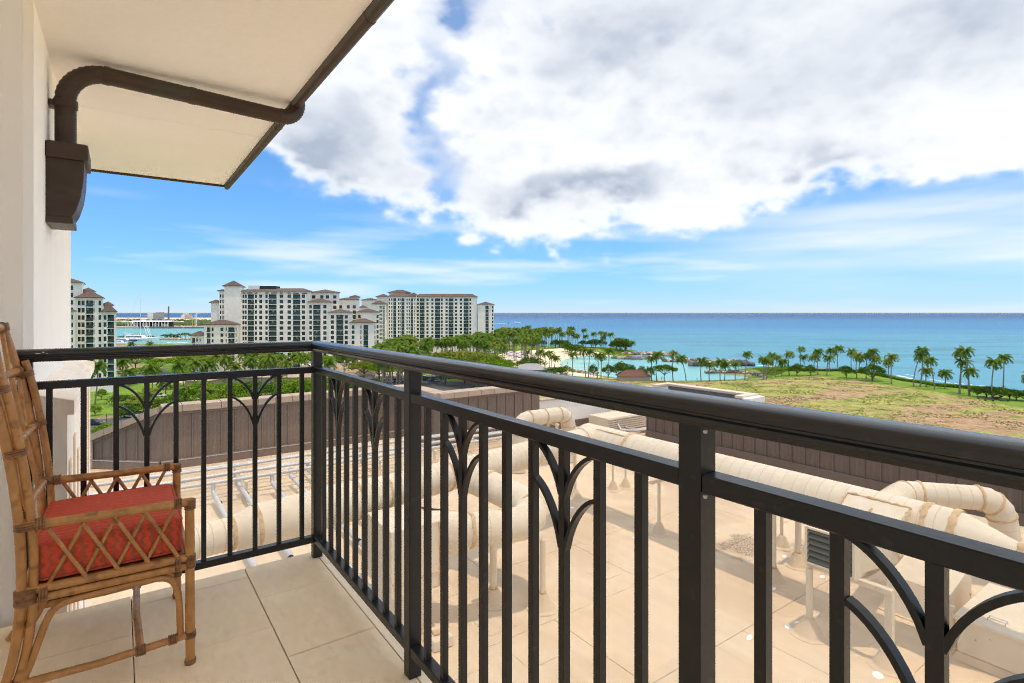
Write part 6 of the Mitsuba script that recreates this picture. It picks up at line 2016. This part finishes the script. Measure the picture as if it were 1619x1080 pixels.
for i, (px, pt) in enumerate(((202.5, 503), (274, 504), (304.5, 503), (311, 495.5), (308.5, 497.5))):
    c_ = thing('harbour_crane', f'thin mast or crane standing on the far quay, {ORD[i]} from the left', 'crane', 'cranes on the far quay')
    a_ = AT(px, 512, y=1330)
    zt_ = ZC - (pt - 495) / 870 * 1330
    part(c_, 'mast', MB().tube([(a_[0], 1330, 2), (a_[0], 1330, zt_)], .8, 6), 'crane_yellow' if i < 3 else 'gelcoat')
    part(c_, 'arm', MB().beam((a_[0] - 4, 1330, zt_ - 2), (a_[0] + 6, 1330, zt_ - 1), .8, .8), 'crane_yellow' if i < 3 else 'gelcoat')
principled('crane_yellow', (0.62, 0.42, 0.05), 0.6)
# tree belts of the far shore: too far to tell trees apart
fb = numbered('far_trees')
labels[fb] = {'label': 'dark green tree belts on the far shore beyond the harbour', 'category': 'trees', 'kind': 'stuff'}
rr_ = np.random.default_rng(12)
m = MB()
for px0, px1, d_, h_, n_ in ((184, 205, 1420, 11, 70), (277, 345, 1480, 11, 150), (296, 345, 1650, 14, 110), (266, 276, 1500, 14, 14), (120, 190, 1500, 12, 60), (255, 262, 1600, 12, 8), (185, 345, 2300, 10, 60)):
    for _ in range(n_):
        q = AT(rr_.uniform(px0, px1), 0, y=d_ * rr_.uniform(.94, 1.06))
        c_ = trimesh.creation.icosphere(2, 1.0)
        c_.vertices = c_.vertices * (1 + .5 * (meshkit.noise(c_.vertices * 2.5 + rr_.uniform(0, 90))[:, None] - .5))
        c_.vertices *= np.array([1.1, 1.1, .8]) * h_ * rr_.uniform(.4, .75)
        m.mesh(c_.apply_translation([q[0], q[1], h_ * .4]))
put(fb, m, 'far_leaf')
principled('far_leaf', proc(lambda p, n, uv: mix(C3(0.055, 0.095, 0.03), C3(0.11, 0.15, 0.05), fbm(p.x / 5, p.y / 5, p.z / 5, 3))), 0.95)

# ------------------------------------------------------------------ rocks round the lagoon mouth
def rocks(label, pts, n, size, mats, seed, width=3.0, z=.2, hump=0.8):
    key = thing('rock_jetty', label, 'rocks')
    r = np.random.default_rng(seed)
    P = np.array([XY(*p, .6) for p in pts])
    L = np.r_[0, np.cumsum(np.linalg.norm(np.diff(P, axis=0), axis=1))]
    bed = MB()
    for i in range(n):
        s_ = L[-1] * (i + r.uniform(-.4, .4)) / (n - 1)
        q = np.array([np.interp(s_, L, P[:, k]) for k in (0, 1)])
        w_ = r.normal(0, .5) * width
        sc_ = size * r.uniform(.55, 1.35)
        c_ = trimesh.creation.icosphere(1, 1.0)
        c_.vertices = c_.vertices * (1 + .6 * (meshkit.noise(c_.vertices * 1.7 + r.uniform(0, 90))[:, None] - .5)) * r.uniform(.6, 1.25, 3) * [1.15, 1, .75] * sc_
        h_ = z + hump * math.exp(-(w_ / width) ** 2) * r.uniform(.4, 1.2)
        part(key, 'boulder', MB().mesh(c_.apply_translation([q[0], q[1] + w_, h_])), mats[int(r.integers(0, len(mats)))])
    return key


rocks('grey boulder jetty at the tip of the green headland', [(880 + 90, 565.5), (985, 566.5), (1000, 567), (1020, 566.5), (1045, 565)], 90, 1.9, ['grey_rock', 'grey_rock', 'pale_rock'], 1, 3.2)
rocks('pale boulder bank along the outer side of the headland tip', [(985, 560), (1005, 559.5), (1030, 559.5), (1058, 561.5)], 75, 1.9, ['pale_rock', 'grey_rock', 'dark_rock'], 2, 4.0, hump=1.2)
rocks('rocky islet in the lagoon mouth, left one', [(1050, 570), (1065, 570.5), (1085, 571), (1105, 569.5)], 60, 1.8, ['pale_rock', 'grey_rock', 'dark_rock'], 3, 3.0)
rocks('rocky islet in the lagoon mouth, right one with black boulders', [(1094, 577.5), (1110, 577), (1135, 576), (1160, 575), (1188, 577)], 120, 2.1, ['dark_rock', 'dark_rock', 'grey_rock', 'pale_rock'], 4, 4.0, hump=1.6)
rocks('rock spit with dark and pale boulders reaching into the lagoon from the right', [(1117, 588.5), (1135, 588), (1160, 589), (1190, 592), (1205, 596)], 110, 1.5, ['dark_rock', 'grey_rock', 'pale_rock'], 5, 3.0)
rocks('line of small stones on the near lagoon beach', [(903, 588), (915, 589.5), (930, 591), (945, 592)], 40, .9, ['grey_rock', 'pale_rock'], 6, .8, z=1.4, hump=.3)

# ------------------------------------------------------------------ small buildings of the gardens and the beach
def hip_hut(name, label, cat, px0, px1, pyb, h_wall, h_roof, mat, d=None, group=None, open_=False, hip=1.0, deep=None):
    x0, y = XY(px0, pyb, GZ); x1 = (px1 - 809.5) / 870 * y
    key = thing(name, label, cat, group)
    w_ = x1 - x0; dp = deep or w_
    zz = gz(x0, y)
    if not open_:
        part(key, 'wall', MB().box((x0 + .8, y + .8, zz - 1), (x1 - .8, y + dp - .8, zz + h_wall)), 'hut_wall')
    else:
        for a in (x0 + .8, x1 - .8):
            for b_ in (y + .8, y + dp - .8):
                part(key, 'post', MB().box((a - .15, b_ - .15, zz - .5), (a + .15, b_ + .15, zz + h_wall)), 'tree_bark')
    ins = min(w_, dp) / 2 * hip
    pts = [(a, b_, zz + h_wall) for a in (x0, x1) for b_ in (y, y + dp)] + [(a, b_, zz + h_wall + .15) for a in (x0, x1) for b_ in (y, y + dp)]
    pts += [(x0 + ins, y + dp / 2, zz + h_wall + h_roof), (x1 - ins, y + dp / 2, zz + h_wall + h_roof)]
    part(key, 'roof', MB().hull(pts), mat)
    part(key, 'ridge_cap', MB().tube([(x0 + ins - .1, y + dp / 2, zz + h_wall + h_roof + .03), (x1 - ins + .1, y + dp / 2, zz + h_wall + h_roof + .03)], .14, 6), mat)
    return key


principled('hut_wall', (0.50, 0.42, 0.33), 0.9)
principled('thatch', proc(lambda p, n, uv: mix(C3(0.50, 0.40, 0.29), C3(0.40, 0.31, 0.22), fbm(p.x, p.y, p.z * 3, 3))), 0.95)
principled('shingle_brown', proc(lambda p, n, uv: mix(C3(0.13, 0.065, 0.045), C3(0.20, 0.10, 0.07), fbm(p.x * 1.5, p.y * 1.5, p.z * 5, 3))), 0.85)
principled('grey_roofing', (0.36, 0.35, 0.35), 0.8)
pv = hip_hut('beach_pavilion', 'low brown hip-roofed pavilion at the edge of the lagoon lawn', 'pavilion', 978, 1031, 602.6, 2.0, 2.8, 'shingle_brown', hip=.9, deep=9)
hip_hut('beach_house', 'low grey-roofed beach house among the bushes behind the handrail', 'beach house', 812, 868, 592, 2.2, 3.0, 'grey_roofing', hip=1.0, deep=12)
for i, (a, b_, pb, hw, hr) in enumerate(((424, 448, 604, 3.0, 5.0), (468, 492, 596, 3.0, 3.8), (503, 540, 600, 3.4, 5.6), (527, 566, 600, 3.0, 5.0), (553, 592, 604, 2.6, 4.2))):
    hip_hut('thatched_hut', f'tan pyramid-roofed hut behind the railing corner, {ORD[i]} from the left', 'hut', a, b_, pb, hw, hr, 'thatch', None, 'tan pyramid-roofed huts', True)
for i, (a, b_, pb, h1, h2) in enumerate(((288, 330, 612, 2.5, 1.4), (330, 430, 606, 2.6, 2.2), (445, 520, 606, 2.6, 2.2), (520, 560, 608, 2.4, 1.8))):
    hip_hut('low_pavilion', f'long low tan-roofed pavilion in the gardens behind the screen wall, {ORD[i]} from the left', 'pavilion', a, b_, pb, h1, h2, 'thatch', None, 'low tan-roofed pavilions', hip=.5, deep=20)

# beach umbrellas and people
principled('umbrella_blue', (0.015, 0.10, 0.42), 0.7)
principled('umbrella_pole', (0.7, 0.7, 0.68), 0.5)
r = np.random.default_rng(77)
um = MB().lathe([(1.5, 0.0), (1.48, .06), (.75, .42), (0.02, .58)], (0, 0, 2.0), 8).get()
UMS = shape_of(um, 'umbrella_blue'); UMP = shape_of(MB().tube([(0, 0, 0), (0, 0, 2.5)], .04, 6).get(), 'umbrella_pole')
lst = [(792, 566), (797, 569), (803, 563), (808, 561), (813, 559.5), (818, 562), (806, 566.5), (811, 565), (817, 567), (822, 569), (827, 564.5), (831, 565), (843, 564), (835, 578), (829, 582), (838, 580), (842, 578.5), (847, 577), (851, 579), (846, 582), (788, 572), (823, 560), (800, 560), (833, 561)]
lst.sort()
for i, (px, py) in enumerate(lst):
    x, y = XY(px, py + 2, GZ)
    key = thing('beach_umbrella', f'blue beach umbrella under the beach palms, {ORD[i]} from the left', 'umbrella', 'blue beach umbrellas')
    copy_part(key, 'canopy', UMS, mat4(None, (x, y, gz(x, y)), 1.15)); copy_part(key, 'pole', UMP, mat4(None, (x, y, gz(x, y)), 1.15))


def person_mesh(seed, pose):
    """Standing or lying bather: one continuous body of tapered limbs."""
    r = np.random.default_rng(seed)
    st = r.uniform(.10, .22); arm = r.uniform(.12, .4)
    J = dict(head=(0, 0, 1.62), neck=(0, 0, 1.46), ch=(0, 0, 1.30), hip=(0, 0, .95), ls=(-.19, 0, 1.40), rs=(.19, 0, 1.40), le=(-.19 - arm * .5, .03, 1.12), re=(.19 + arm * .5, .03, 1.12), lh=(-.19 - arm * .6, -.08, .86), rh=(.19 + arm * .6, -.08, .86),
             lk=(-.10, st * .5, .50), rk=(.10, -st * .4, .50), lf=(-.10, st, .05), rf=(.10, -st, .05), lhip=(-.09, 0, .92), rhip=(.09, 0, .92))
    R_ = dict(head=.105, neck=.055, ch=.145, hip=.135, ls=.065, rs=.065, le=.045, re=.045, lh=.04, rh=.04, lk=.062, rk=.062, lf=.045, rf=.045, lhip=.088, rhip=.088)
    m = MB()
    s = trimesh.creation.icosphere(1, 1.0)
    for a, b_ in (('head', 'neck'), ('neck', 'ch'), ('ch', 'hip'), ('ls', 'rs'), ('ls', 'le'), ('le', 'lh'), ('rs', 're'), ('re', 'rh'), ('lhip', 'lk'), ('lk', 'lf'), ('rhip', 'rk'), ('rk', 'rf'), ('hip', 'lhip'), ('hip', 'rhip'), ('ch', 'ls'), ('ch', 'rs')):
        m.hull(np.vstack([s.vertices * R_[a] + J[a], s.vertices * R_[b_] + J[b_]]))
    return m.get()


principled('skin_tone', (0.42, 0.25, 0.17), 0.6)
for k_, c_ in (('red', (0.45, 0.05, 0.05)), ('blue', (0.05, 0.12, 0.4)), ('black', (0.03, 0.03, 0.035))):
    principled('swim_' + k_, c_, 0.8)
PM = [shape_of(person_mesh(k, 0), 'skin_tone', 50) for k in range(4)]
SW = [shape_of(MB().hull([(x * .17, y * .15, z) for x in (-1, 1) for y in (-.9, .9) for z in (.82, 1.04)]).get(), 'swim_' + c_) for c_ in ('red', 'blue', 'black')]
lst = [(887, 575, 'walking at the edge of the lagoon'), (902, 580, 'standing in the shallows'), (897, 571.5, 'wading near the beach'), (892, 562, 'on the upper beach'), (908, 569, 'wading off the north beach'), (922, 595.5, 'on the near beach by the stones'), (934, 596.5, 'on the near beach behind the stones'), (876, 560, 'on the white beach'), (884, 559, 'on the white beach near the palms'), (906, 582, 'in the shallows by the near beach'), (866, 564, 'under the beach palms'), (989, 599.5, 'beside the pavilion'), (1046, 601, 'on the lawn right of the pavilion'), (1102, 600.5, 'on the bank under the palms'), (1029, 600.5, 'at the right end of the pavilion')]
for i, (px, py, how) in enumerate(lst):
    x, y = XY(px, py + 1.2, 1.2)
    key = thing('person', f'tiny bather {how}', 'person')
    M = mat4(rotz(i * 1.3), (x, y, max(gz(x, y), -.4)), 1.02)
    copy_part(key, 'body', PM[i % 4], M); copy_part(key, 'swimwear', SW[i % 3], M)

# speedboat with its wake far out
sb_ = boat('speedboat', 'white speedboat trailing a wake far out on the blue sea', 'boat', 818, 511.5, 26, None, yaw=.1)
x, y, _ = AT(818, 511.5, z=0)
part(sb_, 'wake', MB().hull([(x - 12, y - 2, .05), (x - 12, y + 2, .05), (x - 110, y - 6, .05), (x - 110, y + 6, .05), (x - 50, y, .5)]), 'gelcoat')
by = thing('channel_marker', 'dark channel marker in the sea left of the speedboat', 'marker')
x, y, _ = AT(803.5, 511.8, z=0)
part(by, 'float', MB().lathe([(0, -1), (2.2, 0), (2.2, 1.4), (0, 2.2)], (x, y, 0), 10), 'dark_rock'); part(by, 'staff', MB().lathe([(.5, 2), (.5, 4.2), (0, 5.6)], (x, y, 0), 8), 'dark_rock')

# ------------------------------------------------------------------ cars, lamps, fence
for k_, c_ in (('white', (0.78, 0.78, 0.78)), ('black', (0.012, 0.012, 0.014)), ('silver', (0.45, 0.46, 0.48)), ('grey', (0.12, 0.125, 0.13)), ('blue', (0.04, 0.10, 0.25))):
    principled('paint_' + k_, c_, 0.3, clearcoat=0.8, specular=0.5)
principled('tyre', (0.02, 0.02, 0.02), 0.9)
principled('lamp_red', (0.35, 0.01, 0.01), 0.3)
CAR = {}


def car_shapes(col, suv):
    if (col, suv) in CAR:
        return CAR[col, suv]
    h = 1.0 if suv else .86
    body = MB()
    prof = [(-2.3, .30), (-2.32, .62), (-2.2, .90 * h), (-1.0, 1.0 * h), (1.35, .98 * h), (2.05, .84 * h), (2.32, .62), (2.3, .30)]
    body.hull([(x, s * .92 * (1 if z < .8 else .93), z) for x, z in prof for s in (-1, 1)])
    cab = [(-2.1 if suv else -1.65, .98 * h), (1.15, .97 * h), (-1.75 if suv else -1.0, 1.68 * h), (.35, 1.68 * h)]
    glass = MB().hull([(x, s * (.86 if z < 1.2 else .70), z) for x, z in cab for s in (-1, 1)])
    roof = MB().hull([(x, s * y_, z) for x, y_, z in ((-1.7 if suv else -.95, .69, 1.66 * h), (.32, .69, 1.66 * h), (-1.6 if suv else -.85, .62, 1.73 * h), (.22, .62, 1.73 * h)) for s in (-1, 1)])
    Rx = np.array([[1, 0, 0], [0, 0, -1], [0, 1, 0]], float)
    wheels = [MB().lathe([(0, -.11), (.30, -.11), (.335, -.07), (.335, .07), (.30, .11), (0, .11)], (x, s * .84, .335), 14, R=Rx).get() for x in (-1.4, 1.42) for s in (-1, 1)]
    hl = [MB().bbox((2.18, s * .62 - .18, .66), (2.30, s * .62 + .18, .80), .03).get() for s in (-1, 1)]
    tl = [MB().bbox((-2.33, s * .70 - .13, .70), (-2.2, s * .70 + .13, .92 * h), .03).get() for s in (-1, 1)]
    CAR[col, suv] = [('body', shape_of(body.get(), 'paint_' + col, 30)), ('glasshouse', shape_of(glass.get(), 'dark_glass', 30)), ('roof_panel', shape_of(roof.get(), 'paint_' + col, 30))] + [('wheel', shape_of(w_, 'tyre', 40)) for w_ in wheels] + [('headlight', shape_of(q, 'gelcoat')) for q in hl] + [('tail_light', shape_of(q, 'lamp_red')) for q in tl]
    return CAR[col, suv]


def car(px, py, yaw, col, suv, label, group=None):
    x, y = XY(px, py, GZ)
    key = thing('parked_car', label, 'car', group)
    for n_, shp in car_shapes(col, suv):
        copy_part(key, n_, shp, mat4(rotz(yaw), (x, y, GZ + .02)))


car(149, 672, .1, 'black', True, 'black car on the road at far left between the bars')
car(320, 637.5, .15, 'white', True, 'white car behind the coping of the screen wall, left of the corner')
car(207, 660, .1, 'silver', False, 'silver car behind the sloping end of the screen wall')
car(222, 656.5, .1, 'silver', False, 'silver car half hidden behind the sloping coping, right of the first')
car(252, 627.5, .1, 'white', False, 'white car under the palms behind the left railing')
CPX = [609, 618.5, 632.5, 672, 691, 703, 718, 660, 626, 681, 643]
for i, (px, py, col, suv) in enumerate(((609, 604.5, 'white', True), (618.5, 604.5, 'white', False), (632.5, 604, 'white', False), (672, 599.5, 'white', True), (691, 603, 'silver', False), (703, 599.5, 'white', True), (718, 598.5, 'white', False), (660, 601, 'black', True), (626, 603, 'grey', False), (681, 602.5, 'blue', False), (643, 603, 'grey', True))):
    car(px, py, 1.35 if i % 2 else 1.5, col, suv, f'{col} car in the car park under the umbrella trees, {ORD[sorted(CPX).index(px)]} from the left', 'cars in the shaded car park')
for i in range(12):
    car(188 + 5.6 * i, 590.5 - (i % 3), 1.4, ('white', 'silver', 'white', 'grey')[i % 4], i % 2 == 0, f'small car in the far row under the lime trees at left, {ORD[i]} from the left', 'cars in the far row under the lime trees')

fc = thing('fence', 'dark green mesh fence round the car park behind the second post', 'fence')
pts = [XY(*p, GZ) for p in ((668, 603), (700, 600.5), (736, 598.5), (760, 597))]
for (xa, ya), (xb, yb) in zip(pts[:-1], pts[1:]):
    n_ = 5
    for k in range(n_):
        a_ = np.array([xa + (xb - xa) * k / n_, ya + (yb - ya) * k / n_]); b2 = np.array([xa + (xb - xa) * (k + 1) / n_, ya + (yb - ya) * (k + 1) / n_])
        part(fc, 'panel', MB().beam(np.r_[a_, GZ + 1.0], np.r_[b2, GZ + 1.0], .06, 1.9), 'fence_green')
        part(fc, 'post', MB().tube([np.r_[a_, GZ], np.r_[a_, GZ + 2.3]], .06, 6), 'galvanised')
principled('fence_green', (0.03, 0.075, 0.065), 0.8)
for i, (px, pb, pt, lab) in enumerate(((341.5, 634, 616, 'grey street lamp behind the screen wall between two railing bars'), (168.5, 677, 655, 'dark lamp post by the road at far left'), (385, 628, 612, 'short street lamp in the bushes right of the first one'))):
    x, y = XY(px, pb, GZ)
    key = thing('street_lamp', lab, 'street lamp')
    H_ = (pb - pt) * y / 870
    part(key, 'pole', MB().tube([(x, y, GZ), (x, y, GZ + H_)], .09, 8), 'galvanised' if i != 1 else 'dark_rock')
    part(key, 'arm', MB().tube([(x, y, GZ + H_ - .1), (x + 1.0, y, GZ + H_ + .05)], .05, 6), 'galvanised' if i != 1 else 'dark_rock')
    part(key, 'lamp_head', MB().bbox((x + .7, y - .14, GZ + H_ - .02), (x + 1.4, y + .14, GZ + H_ + .12), .03), 'galvanised' if i != 1 else 'dark_rock')
ls = thing('lane_marking', 'white painted line on the road at far left', 'road marking')
x, y = XY(158, 676, GZ)
part(ls, 'stripe', MB().box((x - .2, y - .2, GZ + .02), (x + 4.5, y + .25, GZ + .035)), 'white_paint')
for i, (px, py) in enumerate(((1553, 631), (1564, 634), (1576, 632), (1588, 634.5))):
    x, y = XY(px, py, GZ)
    key = thing('garden_bench', f'dark bench by the path at the right edge, {ORD[i]} from the left', 'bench', 'benches at the right edge')
    zz = gz(x, y)
    part(key, 'seat', MB().bbox((x - 1.6, y - .4, zz + .42), (x + 1.6, y + .4, zz + .55), .02), 'dark_rock'); part(key, 'backrest', MB().bbox((x - 1.6, y + .32, zz + .55), (x + 1.6, y + .42, zz + 1.05), .02), 'dark_rock')
    for sx in (-1.4, 1.4):
        part(key, 'leg', MB().bbox((x + sx - .08, y - .35, zz), (x + sx + .08, y + .38, zz + .42), .02), 'dark_rock')

# check: labels of 4 to 16 words
for k_, v_ in labels.items():
    if v_.get('category') and not 4 <= len(v_.get('label', '').split()) <= 16:
        print('LABEL', k_, len(v_.get('label', '').split()), v_.get('label'))
